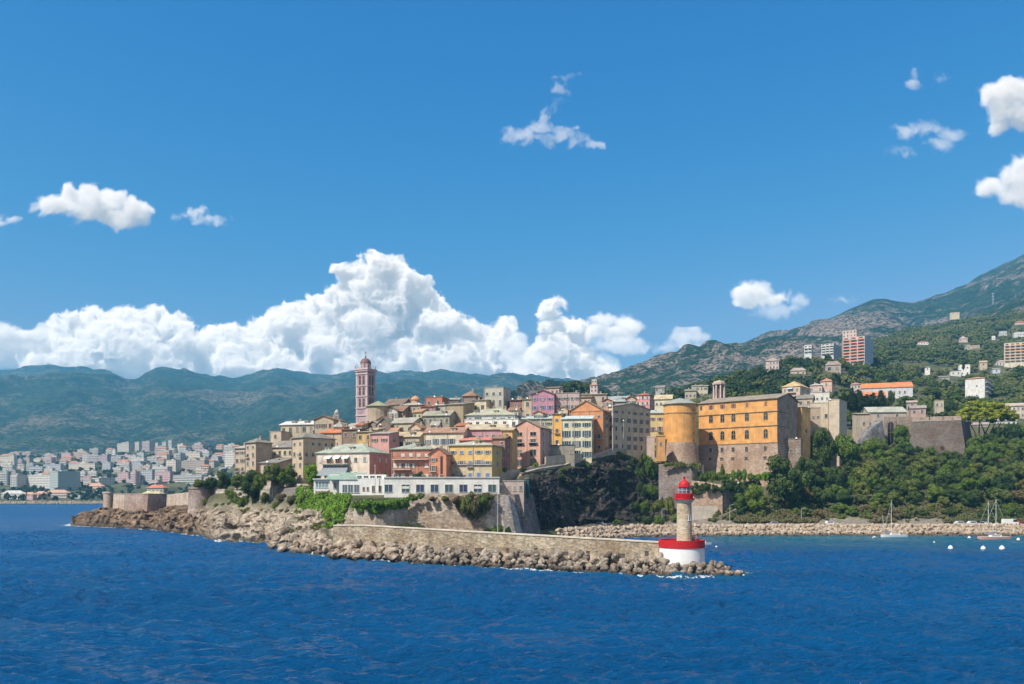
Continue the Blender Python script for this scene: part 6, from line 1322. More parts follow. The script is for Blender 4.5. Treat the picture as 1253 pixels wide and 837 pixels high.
ivy('patch of ivy on the sloping wall left of the stone steps below the hedge', 60, region([(846,596),(852,592),(862,594)], [(846,600),(852,606),(862,597)], lambda a, b: 304.6), 'dark', seed=5, clump=.4)
ivy('dark ivy mat under the palace terrace right of the lantern', 110, region([(884,588),(905,590),(930,590)], [(884,596),(905,604),(930,598)], lambda a, b: float(np.interp(a, [884, 912, 930], [304, 311, 315]))), 'dark', seed=6)
ivy('brownish creeper on the rock-faced wall left of the tall lamp', 90, region([(560,606),(580,604),(600,606)], [(560,622),(580,638),(600,622)], lambda a, b: 228.6 - (b - 604) * .03), 'brown', seed=7)
ivy('creeper tufts along the shaded wall under the round tower', 60, region([(812,567),(830,566),(858,567)], [(812,571),(830,570),(858,575)], lambda a, b: 309.5), 'olive', seed=8, clump=.35)
# ================================================================ MODERN TOWN ON THE LEFT
def far_block(px0, px1, px2, yt, yb, wc, th=25, roofc=None, win=(.12, .13, .15), strips=False, label=None, phrase='pale', Y=None, nm='apartment_block', cat='apartment block'):
    Y = Y or hit((px0 + px1) / 2, yb, 946.0); Rx, w, d, rz = frame(px0, px1, px2, Y, th, None)
    h = (yb - yt) / F * Y; z0 = H + (HY - yb) / F * Y - 4
    b = MB(); b.box(-w, 0, 0, 0, d, h + 4); b.box(-w * .6, d * .3, h + 4, -w * .4, d * .6, h + 6.2)
    nf = max(1, int(h / 3.0)); fh = h / nf
    for i in range(nf):
        z = 4 + i * fh + .9
        nc = max(2, int(w / 3.4))
        if strips: b.box(-w + .4, -.9, z - .9, -.4, 0, z - .05, 3)
        for j in range(nc): x = -w + w * (j + .5) / nc; b.box(x - .8, -.06, z, x + .8, .02, z + 1.5, 1)
        for j in range(max(1, int(d / 3.6))): n_ = max(1, int(d / 3.6)); y = d * (j + .5) / n_; b.box(-.02, y - .7, z, .06, y + .7, z + 1.4, 1)
    if roofc: rr0 = 1.5 + w * .06; b.add([(-w - .6, -.6, h + 4), (.6, -.6, h + 4), (.6, d + .6, h + 4), (-w - .6, d + .6, h + 4), (-w * .8, d / 2, h + 4 + rr0), (-w * .2, d / 2, h + 4 + rr0)], [(0, 1, 5, 4), (1, 2, 5), (2, 3, 4, 5), (3, 0, 4)], 2)
    else: b.box(-w - .2, -.2, h + 4, .2, d + .2, h + 4.5, 2)
    o = b.build(nm, [plaster(wc, .15), plain('dark_opening', win, .4), tiles(roofc or (.4, .38, .35)), plaster((.62, .6, .56), .1)]); o.location = (Rx, Y, z0); o.rotation_euler = (0, 0, rz)
    if label: return tag(o, label, cat, 'blocks of the modern town on the far shore')
    return autolabel(o, phrase, cat, 'blocks of the modern town on the far shore')
W_ = (.60,.55,.47); Bl = (.42,.42,.43); Pk = (.56,.36,.34); Cr = (.60,.52,.40); Mv = (.42,.32,.36); Gn = (.40,.46,.43); Or = (.58,.38,.26); Gy = (.42,.40,.37); Br = (.40,.33,.27)
FB = [(13,21,33,581,598,W_,'white'),(34,61,64,581,599,(.6,.57,.5),'white'),(61,71,116,577,601,Gn,'x'),(0,9,14,577,594,Gy,'grey'),(84,116,121,567,577,Cr,'cream'),(53,74,78,568,580,Bl,'blue-grey'),(36,52,56,571,581,Bl,'blue-grey'),(102,111,114,583,595,Pk,'pink'),(112,121,140,585,596,W_,'white'),
 (2,28,30,604,611,W_,'w'),(29,40,42,605,612,Pk,'p'),(43,53,55,604,612,Or,'o'),(56,82,84,603,609,Or,'o'),(100,134,142,602,607,W_,'w'),(104,124,127,595,600,Or,'o'),(86,98,101,606,610,Gn,'g'),
 (12,17,19,557,573,Cr,'cream'),(0,14,16,565,573,Cr,'cream'),(19,27,29,562,573,Mv,'mauve'),(28,36,39,560,573,Br,'brown'),(16,29,32,572,579,Cr,'cream'),(54,66,70,556,565,Pk,'pink'),(75,86,90,554,565,Pk,'pink'),(88,103,107,553,563,Or,'orange-tinted'),(106,120,124,556,568,Mv,'mauve'),(120,131,134,557,570,Mv,'mauve'),(137,141,143,550,562,W_,'white'),(136,148,153,558,568,Bl,'blue-grey'),
 (148,158,164,541,552,Pk,'pink'),(165,170,173,541,552,Cr,'cream'),(174,183,189,540,552,Pk,'pink'),(190,193,196,542,551,W_,'white'),(198,203,206,541,552,Gn,'greenish'),(206,210,214,539,552,W_,'white'),(217,224,230,543,556,Cr,'cream'),(238,246,251,542,551,Cr,'cream'),(194,207,211,551,559,Or,'orange-tinted'),
 (222,250,256,563,580,Br,'brown'),(203,215,222,563,581,Cr,'cream'),(186,205,211,571,584,W_,'white'),(258,267,272,559,572,Bl,'blue-grey'),(275,287,295,553,572,W_,'white'),(160,166,172,577,596,Pk,'pink'),(172,186,189,575,595,Bl,'blue-grey'),(190,208,213,577,591,Pk,'pink'),(212,247,254,581,595,Gy,'grey'),(144,157,160,578,592,Pk,'pink'),
 (160,176,180,560,570,W_,'white'),(143,158,161,566,575,Cr,'cream'),(178,192,196,560,569,Bl,'blue-grey'),(225,238,242,553,562,Cr,'cream'),(247,256,260,552,560,W_,'white'),(279,287,290,543,549,W_,'white'),(125,135,139,566,577,Bl,'blue-grey'),(96,104,108,577,585,W_,'white'),(41,50,53,561,568,Cr,'cream')]
lab = {2: 'long greenish-blue block of flats with a pale end wall, widest of the far town', 9: 'low white beach building at the far left shore', 10: 'small pink house on the far shore, left of the orange house', 11: 'small orange house on the far shore', 12: 'long low orange-walled building on the far shore', 13: 'long white hall on the far shore left of the small stone tower', 14: 'salmon-roofed low house above the long white shore hall', 15: 'small greenish shed under dark trees on the far shore'}
for i, (a, b_, c_, t, u, wc, ph) in enumerate(FB):
    far_block(a, b_, c_, t, u, wc, 22 + (i * 7) % 20, None if i not in (9, 10, 11, 12, 14) else ((.5, .3, .22) if i != 9 else (.5, .5, .48)), strips=i % 3 == 0, label=lab.get(i), phrase=ph + ' block of flats', nm='apartment_block' if i not in range(9, 16) else 'shore_building', cat='apartment block' if i not in range(9, 16) else 'building')
far_block(180, 200, 206, 597, 603, (.42,.36,.27), 20, (.52,.17,.10), label='low house with a bright red tiled roof behind the far rampart', nm='house', cat='house', Y=620)
far_block(172, 196, 203, 605, 609, (.34,.31,.22), 20, (.45,.42,.26), label='shed with a yellowish sloping roof just behind the far rampart', nm='shed', cat='shed', Y=600)
cr_ = random.Random(17)
for i in range(130):
    px = cr_.uniform(-5, 296); yb = cr_.uniform(556, 600) - px * .02; w = cr_.uniform(6, 15); hgt = cr_.uniform(5, 11)
    far_block(px, px + w, px + w + cr_.uniform(2, 6), yb - hgt, yb, *[(c, ) for c in [(W_, Cr, Pk, Bl, Gy, Br, Or, (.54,.48,.4))[i % 8]]][0], th=cr_.uniform(15, 40), phrase=('small white', 'small cream', 'small pinkish', 'small blue-grey', 'small grey', 'small brown', 'small orange-tinted', 'small off-white')[i % 8] + ' block of flats', strips=i % 2 == 0, roofc=(.42, .2, .13) if i % 5 == 0 else None)
# ================================================================ BOATS, BUOYS, CARS, LAMPS, MASTS
def hull(L, B, D, mat, deckm, par):
    b = MB(); n = 12; rows = []
    for i in range(n + 1):
        t = i / n; x = -L / 2 + L * t; wv_ = B / 2 * (math.sin(math.pi * min(1, .25 + t * .75)) ** .6 if t > .0 else .75) * (1 if t < .97 else .1); sh_ = D * (1 + .25 * (t - .4) ** 2 * 4 * .3)
        rows.append([(x, -wv_, sh_), (x, -wv_ * .85, 0), (x, 0, -.35 * D), (x, wv_ * .85, 0), (x, wv_, sh_)])
    vs = [p for r in rows for p in r]; fs = []
    for i in range(n):
        for j in range(4): a = i * 5 + j; fs.append((a, a + 5, a + 6, a + 1))
    b.add(vs, fs, 0); b.add([r[0] for r in rows] + [r[4] for r in rows], [(i, i + n + 1, i + n + 2, i + 1) for i in range(n)], 1); b.add(rows[0], [(0, 1, 2, 3, 4)], 0)
    return b.build('hull', [mat, deckm], par)
def sailboat(label, pxc, py, L, mast, hc, mx, z=None, Y=None, flip=1):
    Y = Y or 16000 / (py - 600); r = empty('sailboat', ((pxc - CX) / F * Y, Y, 0 if z is None else z), label, 'sailboat', 'sailboats in the harbour', rz=0 if flip > 0 else math.pi)
    hull(L, L * .28, L * .085, plain('hull_paint', hc, .35), plain('deck_paint', (.55, .5, .42), .6), r); D = L * .085
    b = MB(); b.box(-L * .18, -L * .07, D * .9, L * .16, L * .07, D * 1.65); b.build('cabin', plain('cabin_paint', (.75, .75, .74), .4), r)
    b = MB(); b.box(-L * .14, -L * .0715, D * 1.2, L * .12, -L * .0695, D * 1.5); b.build('cabin_window', glass_dark(), r)
    m_ = plain('mast_metal', (.62, .62, .62), .35); x = mx * flip
    b = MB(); b.tube((x, 0, D), (x, 0, mast), .1, .06, 7); b.build('mast', m_, r)
    b = MB(); b.tube((x, 0, D * 2.2), (x - L * .36, 0, D * 2.2), .07, n=6); b.tube((x - .1, 0, D * 2.5), (x - L * .35, 0, D * 2.4), .14, .08, n=7, mi=1); b.build('boom', [m_, plain('blue_sail_cover', (.05, .1, .25), .8)], r)
    for q in (L * .48, -L * .46): b = MB(); b.tube((x, 0, mast * .97), (q, 0, D), .025, n=4); b.build('stay', m_, r)
    b = MB(); b.tube((x, -.5, mast * .6), (x, .5, mast * .6), .03, n=4); b.build('spreader', m_, r)
    return r
sailboat('white sailboat with two masts moored off the harbour breakwater', 1095, 657, 9.0, 12.5, (.72, .74, .76), -1.2)
r_ = [o for o in COL.objects if o.name.startswith('sailboat')][-1]; b = MB(); b.tube((-3.6, 0, .7), (-4.2, 0, 7.5), .07, .05, 6); b.build('mizzen_mast', plain('mast_metal', (.62, .62, .62), .35), r_)
sailboat('salmon-hulled sailboat with one tall mast near the right edge', 1218, 660, 10.6, 13.2, (.62, .34, .26), .2)
sailboat('white sailboat with a slim mast laid up on the harbour quay', 1209, 647, 6.5, 8.6, (.68, .72, .76), .1, z=3.4, Y=295)
def dinghy(label, pxc, py, L, rz, c=(.74, .76, .78), grp=None):
    Y = 16000 / (py - 600); r = empty('motorboat' if L > 4 else 'dinghy', ((pxc - CX) / F * Y, Y, 0), label, 'boat', grp, rz=rz); hull(L, L * .36, L * .13, plain('hull_paint', c, .35), plain('deck_paint', (.5, .48, .44), .6), r)
    b = MB(); b.box(-L * .1, -L * .1, L * .11, L * .1, L * .1, L * .24); b.add([(L * .1, -L * .1, L * .24), (L * .1, L * .1, L * .24), (L * .2, L * .08, L * .13), (L * .2, -L * .08, L * .13)], [(0, 3, 2, 1)]); b.build('console', plain('cabin_paint', (.7, .7, .7), .4), r)
    b = MB(); b.box(-L * .56, -.15, L * .02, -L * .49, .15, L * .19); b.build('outboard_motor', plain('motor_black', (.03, .03, .035), .4), r)
dinghy('small white motorboat half hidden behind the lighthouse drum', 861, 667.5, 5.4, .2)
dinghy('tiny pale dinghy tied at the left end of the white sailboat', 1070, 658.5, 2.8, .5)
for px, py, s, lb in ((1163, 671.5, .62, 'white mooring buoy, leftmost of the three nearest large ones'), (1203, 672, .6, 'white mooring buoy in the middle of the three nearest large ones'), (1226, 672, .68, 'white mooring buoy, rightmost of the three nearest large ones'), (1186, 659, .5, 'white mooring buoy close to the stones left of the salmon sailboat'), (1246, 661, .5, 'white mooring buoy right of the salmon sailboat bow'), (1143, 664, .26, 'tiny white float between the two moored sailboats'), (876.5, 670, .32, 'small pinkish white buoy right of the lighthouse drum')):
    Y = 16000 / (py - 600); b = MB(); b.lathe([(.02, -s)] + [(s * math.cos(t), s * math.sin(t)) for t in [(-1.2 + 2.5 * k / 9) for k in range(10)]] + [(.08, s), (.08, s * 1.3), (.02, s * 1.32)], 16, cap=False)
    tag(b.build('buoy', plain('buoy_white', (.8, .8, .78) if px > 900 else (.78, .6, .55), .4), smooth=True, loc=((px - CX) / F * Y, Y, s * .35)), lb, 'buoy', 'white mooring buoys in the harbour')
def car(label, px, Y, z, c, van=False, rz=0.0, grp='cars parked on the harbour road'):
    r = empty('parked_van' if van else 'parked_car', ((px - CX) / F * Y, Y, z), label, 'van' if van else 'car', grp, rz=rz); L, Wd, Hh = (5.2, 2.0, 2.2) if van else (4.1, 1.7, 1.45)
    b = MB(); top = .78 if not van else 1.05
    pr = [(-L / 2, .35), (L / 2, .35), (L / 2, top - .08), (L / 2 - .15, top), (L * .28, top + .05), (L * (.14 if not van else .3), Hh), (-L * (.3 if not van else .48), Hh), (-L * (.46 if not van else .5), top + .05), (-L / 2, top)]
    n = len(pr); vs = [(x, -Wd / 2, zz) for x, zz in pr] + [(x, Wd / 2, zz) for x, zz in pr]; b.add(vs, [tuple(range(n)), tuple(range(n, 2 * n))[::-1]] + [(i, i + n, (i + 1) % n + n, (i + 1) % n) for i in range(n)]); bd = b.build('body', plain('car_paint', c, .3), r)
    b = MB()
    x0, x1 = (-L * .27, L * .12) if not van else (L * .1, L * .3)
    for s in (-1, 1): y = s * (Wd / 2 + .006); q = [(x0 - .15 * (not van), y, top + .1), (x1 + .3, y, top + .1), (x1, y, Hh - .14), (x0, y, Hh - .14)]; b.add(q, [(0, 1, 2, 3) if s < 0 else (3, 2, 1, 0)])
    b.build('side_window', glass_dark(), r)
    for sx_ in (-L * .3, L * .3):
        for s in (-1, 1): b = MB(); b.tube((sx_, s * (Wd / 2 - .2), .32), (sx_, s * (Wd / 2 + .02), .32), .32, n=14); b.build('wheel', plain('tyre_black', (.02, .02, .02), .8), r)
for a in (('silver-green car parked left of the laid-up white sailboat', 1175, 294, 3.5, (.45, .52, .5)), ('silver car parked between the green car and the laid-up sailboat', 1190.5, 294, 3.5, (.55, .56, .6)), ('white van parked under the yellow slope at the right', 1236, 294, 3.5, (.74, .73, .68), True), ('white car parked on the road below the largest dark tree', 1016, 297, 3.4, (.66, .68, .7)), ('pale blue-grey car parked at the foot of the dark cliff', 735, 287, 3.5, (.34, .38, .44)), ('grey car parked above the stones right of the lighthouse', 948, 297, 3.4, (.3, .3, .32)), ('dark red car at the right edge of the harbour road', 1250, 294, 3.5, (.3, .06, .06))):
    car(*a)
def lamp(label, px, pyb, pyt, Y, head='arm', group='lamp posts'):
    v = P(px, pyb, Y); h = (pyb - pyt) / F * Y; r = empty('street_lamp', v, label, 'street lamp', group); m_ = plain('lamp_metal', (.38, .42, .42), .5)
    b = MB(); b.tube((0, 0, -.8), (0, 0, h), .11, .07, 8); b.build('pole', m_, r)
    b = MB()
    if head == 'arm': b.tube((0, 0, h - .1), (.9, 0, h + .15), .05, n=6); b.box(.6, -.12, h + .08, 1.3, .12, h + .22)
    else: b.lathe([(.08, h), (.3, h + .1), (.38, h + .35), (.3, h + .6), (.05, h + .75)], 12)
    b.build('lamp_head', m_ if head == 'arm' else plain('lamp_globe', (.62, .58, .5), .4), r)
lamp('tall blue-grey lamp post on the breakwater in front of the rock-faced wall', 609, 657, 593, 214); lamp('thin lamp post by the quay left of the lighthouse', 810, 646, 623, 294)
lamp('lamp post on the harbour road just right of the lighthouse', 893, 646, 618, 297); lamp('lamp with a pale globe among the trees below the palace corner', 998, 600, 583, 322, 'g'); lamp('slim lamp post below the largest dark tree', 980.5, 642, 622, 298)
lamp('old double lamp post by the grey wall right of the pale masonry face', 903.5, 610, 592, 305, 'g'); lamp('yellowish lamp on the terrace before the long shaded tenement', 763, 549, 516, 318, 'g')
def pole(label, px, pyb, pyt, Y, c, name='flagpole', rad=.12):
    v = P(px, pyb, Y); h = (pyb - pyt) / F * Y; b = MB(); b.tube((0, 0, -1), (0, 0, h), rad, rad * .7, 8); b.lathe([(rad * 1.4, h), (rad * 1.5, h + .15), (.02, h + .3)], 8); tag(b.build(name, plain('pole_paint', c, .5), loc=v), label, 'pole')
pole('thin grey flagpole on the square stone buttress', 339, 592, 562, 270, (.5, .5, .48)); pole('tall pale flagpole in front of the large brick-orange house', 749.5, 550, 492, 309, (.7, .62, .55)); pole('short grey post on the white restaurant terrace', 459, 590, 570, 243, (.5, .46, .4))
def mast(label, px, pyb, pyt, Y, w, name='radio_mast'):
    v = P(px, pyb, Y); h = (pyb - pyt) / F * Y; r = MB()
    for a in range(3): q = a * 2.094; r.tube((w * math.cos(q), w * math.sin(q), -8), (w * .3 * math.cos(q), w * .3 * math.sin(q), h), .35 * w ** .3, .25, 5)
    k = int(h / 4)
    for i in range(k):
        f0, f1 = 1 - .7 * i / k, 1 - .7 * (i + 1) / k
        for a in range(3): q = a * 2.094; q2 = q + 2.094; r.tube((w * f0 * math.cos(q), w * f0 * math.sin(q), h * i / k), (w * f1 * math.cos(q2), w * f1 * math.sin(q2), h * (i + 1) / k), .16, n=4)
    if name == 'pylon':
        for z in (.62, .78, .93): r.box(-5, -.4, h * z, 5, .4, h * z + .8)
    tag(r.build(name, plain('mast_paint', (.16, .13, .13) if name != 'pylon' else (.4, .4, .4), .6), loc=v), label, 'mast')
mast('thin dark radio mast on the mountain ridge, left one', 835, 435, 423, 2590, 1.0); mast('small dark radio mast on the ridge above the wooded slope, right one', 931, 417, 408, 2790, 1.0); mast('grey electricity pylon on the rocky mountain slope', 1215, 381, 358, 2300, 3.2, 'pylon')
for i, px in enumerate((786, 795, 804)):
    v = P(px, 534, 334); r = empty('parasol', (v.x, v.y, v.z), ('white parasol on the pale yellow building terrace, left one', 'white parasol on the pale yellow building terrace, middle one', 'white parasol on the pale yellow building terrace, right one')[i], 'parasol', 'white parasols on the terrace')
    b = MB(); b.tube((0, 0, -.5), (0, 0, 2.6), .05, n=6); b.build('pole', plain('white_metal', (.6, .6, .6), .5), r); b = MB(); b.lathe([(1.5, 1.95), (1.5, 2.0), (.75, 2.35), (.05, 2.65)], 8); b.build('canopy', plain('white_canvas', (.74, .74, .72), .8), r)
# ================================================================ LABELS THAT SINGLE OUT
LMK = [(834,690,'lighthouse drum'),(838,600,'lighthouse lantern'),(420,660,'left end of the breakwater wall'),(609,670,'tall lamp post on the breakwater'),(510,680,'dark windows above the wall'),(720,690,'dark cliff'),(330,640,'square stone buttress'),(248,630,'big round bastion'),
 (150,612,'small stone tower rampart'),(446,500,'bell tower'),(395,620,'ivy curtain'),(462,620,'curved retaining wall'),(560,615,'rock-faced wall'),(575,565,'yellow house'),(644,545,'pink gabled house'),(833,530,'round tower'),(905,530,'palace'),(968,550,'stone annex of the palace'),(1030,515,'pale modern block'),
 (1148,530,'brown bastion'),(1206,505,'umbrella pine'),(1090,525,'old gateway arch'),(1095,470,'orange-roofed hall'),(1052,420,'tall apartment tower'),(1204,475,'white block with striped balconies'),(1240,425,'cream block at the edge'),(974,475,'pyramid-roofed villa'),(1015,468,'pink hip-roofed villa'),(1022,450,'wide brown-roofed villa'),
 (945,447,'gabled villa on the slope'),(880,475,'pink belvedere'),(1095,650,'white two-masted sailboat'),(1218,650,'salmon sailboat'),(1236,643,'white van'),(1016,643,'white car'),(980,635,'slim lamp post'),(893,635,'lamp post right of the lighthouse'),(810,640,'thin quay lamp post'),(735,647,'blue-grey parked car'),(1150,650,'tiny white float'),
 (787,485,'pink-red villa'),(706,470,'wooded dome'),(727,475,'white-pink villa'),(758,480,'grey skyline roof'),(88,590,'long greenish-blue block'),(23,590,'white end-walled block'),(120,605,'long white shore hall'),(190,600,'red-tiled low house'),(209,545,'white tower block'),(240,572,'long brown block'),(285,562,'white block by the beige houses'),(160,545,'pink tower blocks'),(15,560,'cream tower block'),(112,562,'mauve blocks'),(1184,453,'small white cube house'),(1180,418,'turreted villa'),(1130,420,'white farmhouse'),(1060,640,'rocky bank by the road'),(1130,600,'slope under the bastion'),(1210,600,'slope under the umbrella pine'),(1060,590,'wooded slope under the gateway')]
ORD = 'closest second third fourth fifth sixth seventh eighth ninth tenth eleventh twelfth thirteenth fourteenth fifteenth sixteenth seventeenth eighteenth nineteenth twentieth'.split()
TENS = {2: 'twenty', 3: 'thirty', 4: 'forty', 5: 'fifty', 6: 'sixty', 7: 'seventy', 8: 'eighty'}
def ordw(i):
    if i < 20: return ORD[i] + ('' if i == 0 else ' closest')
    t, u = divmod(i + 1, 10); return (TENS[t] + ('-' + (['', 'first'] + ORD[1:9])[u] if u else 'th').replace('yth', 'ieth') if u else TENS[t][:-1] + 'ieth') + ' closest'
bins = {}
bpy.context.view_layer.update()
for o, ph in LAND:
    p = o.location; px = CX + F * p.x / p.y; py = HY - F * (p.z - H) / p.y
    best = min(LMK, key=lambda l: (l[0] - px) ** 2 + ((l[1] - py) * 1.4) ** 2); dx, dy = px - best[0], py - best[1]
    d = ('right of' if dx > 0 else 'left of') if abs(dx) > abs(dy) * 1.1 else ('below' if dy > 0 else 'above')
    bins.setdefault((ph, best[2], d), []).append((math.hypot(dx, dy), o))
for (ph, lm, d), l in bins.items():
    l.sort(key=lambda t: t[0])
    for i, (_, o) in enumerate(l): o['label'] = ('%s, %s %s the %s' % (ph, ordw(i), d, lm)) if len(l) > 1 else '%s %s the %s' % (ph, d, lm)
# ---------------------------------------------------------------- clouds: a density grid lit from the sun's side, seen on the sky at infinity
def up(lat, n, ax):
    """smooth upsample of a lattice along one axis"""
    k = lat.shape[ax]; t = np.linspace(0, k - 1.001, n); i = t.astype(int); f = t - i; f = f * f * (3 - 2 * f)
    sh = [1, 1, 1]; sh[ax] = n; f = f.reshape(sh).astype(np.float32)
    return np.take(lat, i, ax) * (1 - f) + np.take(lat, i + 1, ax) * f
def grid_noise(shape, cell, rs):
    k = [max(2, int(round(s / cell)) + 2) for s in shape]
    l = rs.rand(*k).astype(np.float32) * 2 - 1
    for ax in range(3): l = up(l, shape[ax], ax)
    return l
CW0, CH0, CW, CH = -160, 40, 1600, 480          # window of the sky, in thousandths of tangent
C_img = np.zeros((CH, CW, 4), np.float32)
def cloud(box, blobs, depth, amp, cell, dens, soft, seed, stretch=1.0, alpha=1.0, bottom=None, warm=0.0):
    x0, y0, x1, y1 = box; w, h, d = x1 - x0, y1 - y0, depth; rs = np.random.RandomState(seed)
    yy = np.arange(h, dtype=np.float32)[:, None, None] + y0; xx = np.arange(w, dtype=np.float32)[None, :, None] + x0
    zz = np.arange(d, dtype=np.float32)[None, None, :] - d / 2
    S = np.full((h, w, d), -60, np.float32)
    for (cx, cy, rx, ry) in blobs:
        cz = (rs.rand() - .5) * max(0, d - 1.5 * rx) * .8; rz = min(rx, d * .45)
        a0, a1 = max(0, int(cx - 2 * rx - x0)), min(w, int(cx + 2 * rx - x0)); b0, b1 = max(0, int(cy - 2 * ry - y0)), min(h, int(cy + 2 * ry - y0))
        if a1 <= a0 or b1 <= b0: continue
        q = np.sqrt(((xx[:, a0:a1] - cx) / rx) ** 2 + ((yy[b0:b1] - cy) / ry) ** 2 + ((zz - cz) / rz) ** 2)
        s = (1 - q) * min(rx, ry)
        S[b0:b1, a0:a1] = np.maximum(S[b0:b1, a0:a1], s)
    n = np.zeros((h, w, d), np.float32); a = 1.0; c = cell
    while c > 1.4:
        g = grid_noise((h, w, d), c, rs)
        n += a * (.55 - np.abs(g) * 1.5 if soft < 4 else g * .9); a *= .58; c *= .5
    S = S + amp * n
    if bottom is not None: S -= np.clip((yy - bottom) * .5, 0, 50)
    rho = np.clip(S / soft, 0, 1) * dens
    # sweep of sunlight, row by row from the top
    T = np.ones((w, d), np.float32); OD = np.zeros((w, d), np.float32); Ls = np.empty((h, w, d), np.float32)
    sxs_, szs_ = .74 * .8, .36 * .8
    for j in range(h):
        if j:
            prev = OD + rho[j - 1] * 1.25
            i = int(sxs_); 
            sh1 = np.vstack([np.zeros((1, d), np.float32), prev[:-1]]); prev = prev * (1 - sxs_) + sh1 * sxs_
            sh2 = np.hstack([np.zeros((w, 1), np.float32), prev[:, :-1]]); prev = prev * (1 - szs_) + sh2 * szs_
            OD = prev
        Ls[j] = OD
    L = .66 * np.exp(-Ls * .7) + .34 * np.exp(-Ls * .09)
    amb = np.exp(-np.cumsum(rho, 0) * .02)
    tr = np.exp(-np.cumsum(rho, 2)); tp = np.concatenate([np.ones((h, w, 1), np.float32), tr[:, :, :-1]], 2)
    wgt = tp - tr
    A = wgt.sum(2); li = (wgt * L).sum(2); am = (wgt * amb).sum(2)
    k = 1 - .35 * warm
    sun = np.array([1.0, .955, .90], np.float32) * .95; sky = np.array([.42, .46, .54], np.float32) * .56
    rgb = li[..., None] * sun + (am * .55 + A * .45)[..., None] * sky
    A = A * alpha; rgb = rgb * alpha
    r0, r1 = max(0, y0 - CH0), min(CH, y1 - CH0); q0, q1 = max(0, x0 - CW0), min(CW, x1 - CW0)
    sl_ = (slice(r0, r1), slice(q0, q1)); src = (slice(r0 + CH0 - y0, r1 + CH0 - y0), slice(q0 + CW0 - x0, q1 + CW0 - x0))
    old = C_img[sl_]; aa = A[src][..., None]
    C_img[sl_] = np.concatenate([rgb[src], aa], -1) + old * (1 - aa)
# far band behind the mountains
cloud((-150, 370, 820, 490), [(-120,430,60,30),(-40,425,50,24),(10,425,40,22),(60,430,50,22),(110,440,60,30),(200,445,70,35),(300,445,70,38),(400,450,80,40),(520,450,80,38),(600,440,46,26),(640,450,40,22),(700,455,60,18),(790,470,50,12)], 60, 13, 34, .16, 9, 3, alpha=.82)
# main cumulus chain
cloud((-60, 296, 680, 490), [(88,405,26,20),(118,395,26,16),(150,392,26,15),(182,394,24,14),(205,402,22,16),(226,414,20,14),(150,420,60,30),(100,440,40,24),(80,425,22,20),(200,440,60,34),
   (262,420,26,20),(280,410,18,12),(300,420,26,18),(320,410,20,14),(335,402,20,13),(300,445,60,30),(355,400,30,24),(380,395,28,22),(400,380,26,22),(420,366,26,18),
   (461,330,22,18),(478,335,20,16),(452,350,26,22),(435,336,14,9),(420,328,9,4),(488,346,20,16),(503,346,14,9),(508,366,22,18),(470,370,34,26),(520,372,20,16),(532,388,20,16),(550,392,18,12),(566,400,16,10),(560,410,26,18),(520,400,40,30),(450,400,44,34),(400,420,50,34),(480,440,60,34),(560,440,50,28),(585,408,16,9),(612,408,14,9),(620,402,10,8),(600,425,20,14),(540,445,40,26),(430,450,60,26),(350,450,60,26),(60,440,30,12)], 96, 10, 30, .30, 3.6, 8)
cloud((-150, 380, 90, 460), [(-120,415,50,22),(-50,412,45,18),(0,408,34,13),(35,412,28,12),(20,424,40,10)], 40, 8, 22, .16, 6, 23, alpha=.9)
# twin towers right of the main chain
cloud((600, 355, 800, 490), [(668,377,12,8),(680,371,8,5),(672,384,10,6),(690,396,18,8),(705,400,12,8),(672,400,12,7),(700,415,18,12),(680,425,26,18),(665,440,22,20),(650,455,18,12),(672,420,14,8),(700,445,28,22),(715,438,14,14),(720,455,20,12),(738,456,14,7),(690,465,40,14),(655,465,30,12)], 56, 6.5, 18, .30, 3.6, 31)
cloud((690, 370, 850, 450), [(742,395,22,11),(765,400,20,12),(735,405,24,12),(755,408,28,12)], 36, 5, 16, .16, 7, 37, alpha=.95)
cloud((700, 400, 900, 460), [(760,422,40,9),(800,425,30,6),(835,410,14,12),(850,410,16,12),(842,425,22,10)], 30, 7, 18, .07, 6, 39, alpha=.8)
cloud((610, 370, 700, 480), [(628,420,16,18),(640,440,20,14)], 30, 6, 16, .08, 6, 40, alpha=.8)
# single fair-weather clouds
cloud((20, 205, 210, 300), [(60,250,20,13),(84,241,20,17),(110,243,20,16),(135,247,22,17),(160,255,24,17),(174,258,15,14),(110,258,50,15),(140,264,34,15),(75,252,28,14)], 44, 6.5, 20, .15, 7.5, 43)
cloud((870, 330, 1010, 400), [(912,358,16,12),(928,358,20,14),(945,364,20,11),(925,366,26,11)], 34, 5.5, 16, .16, 7, 47)
cloud((890, 350, 1010, 410), [(950,378,30,10),(975,366,14,8),(985,368,10,6)], 26, 6, 14, .05, 6, 48, alpha=.7)
cloud((1170, 75, 1400, 190), [(1212,115,20,18),(1232,112,24,20),(1255,115,26,22),(1230,130,30,20),(1260,138,40,22),(1300,120,50,34),(1225,150,14,14)], 44, 7.5, 22, .12, 9, 53)
cloud((1170, 170, 1400, 285), [(1210,228,18,14),(1232,215,18,16),(1250,205,20,20),(1240,235,30,20),(1275,225,50,36),(1330,230,50,40)], 44, 7.5, 22, .12, 9, 59)
cloud((1080, 130, 1200, 200), [(1115,160,16,8),(1140,158,20,10),(1160,164,18,9),(1150,175,14,10),(1105,185,14,4)], 26, 7, 15, .06, 8, 61, alpha=.7)
cloud((1095, 78, 1150, 125), [(1117,103,9,8),(1118,92,5,8)], 18, 6, 10, .10, 5, 67, alpha=.6)
cloud((1130, 80, 1180, 110), [(1153,95,12,5)], 14, 6, 10, .05, 5, 68, alpha=.4)
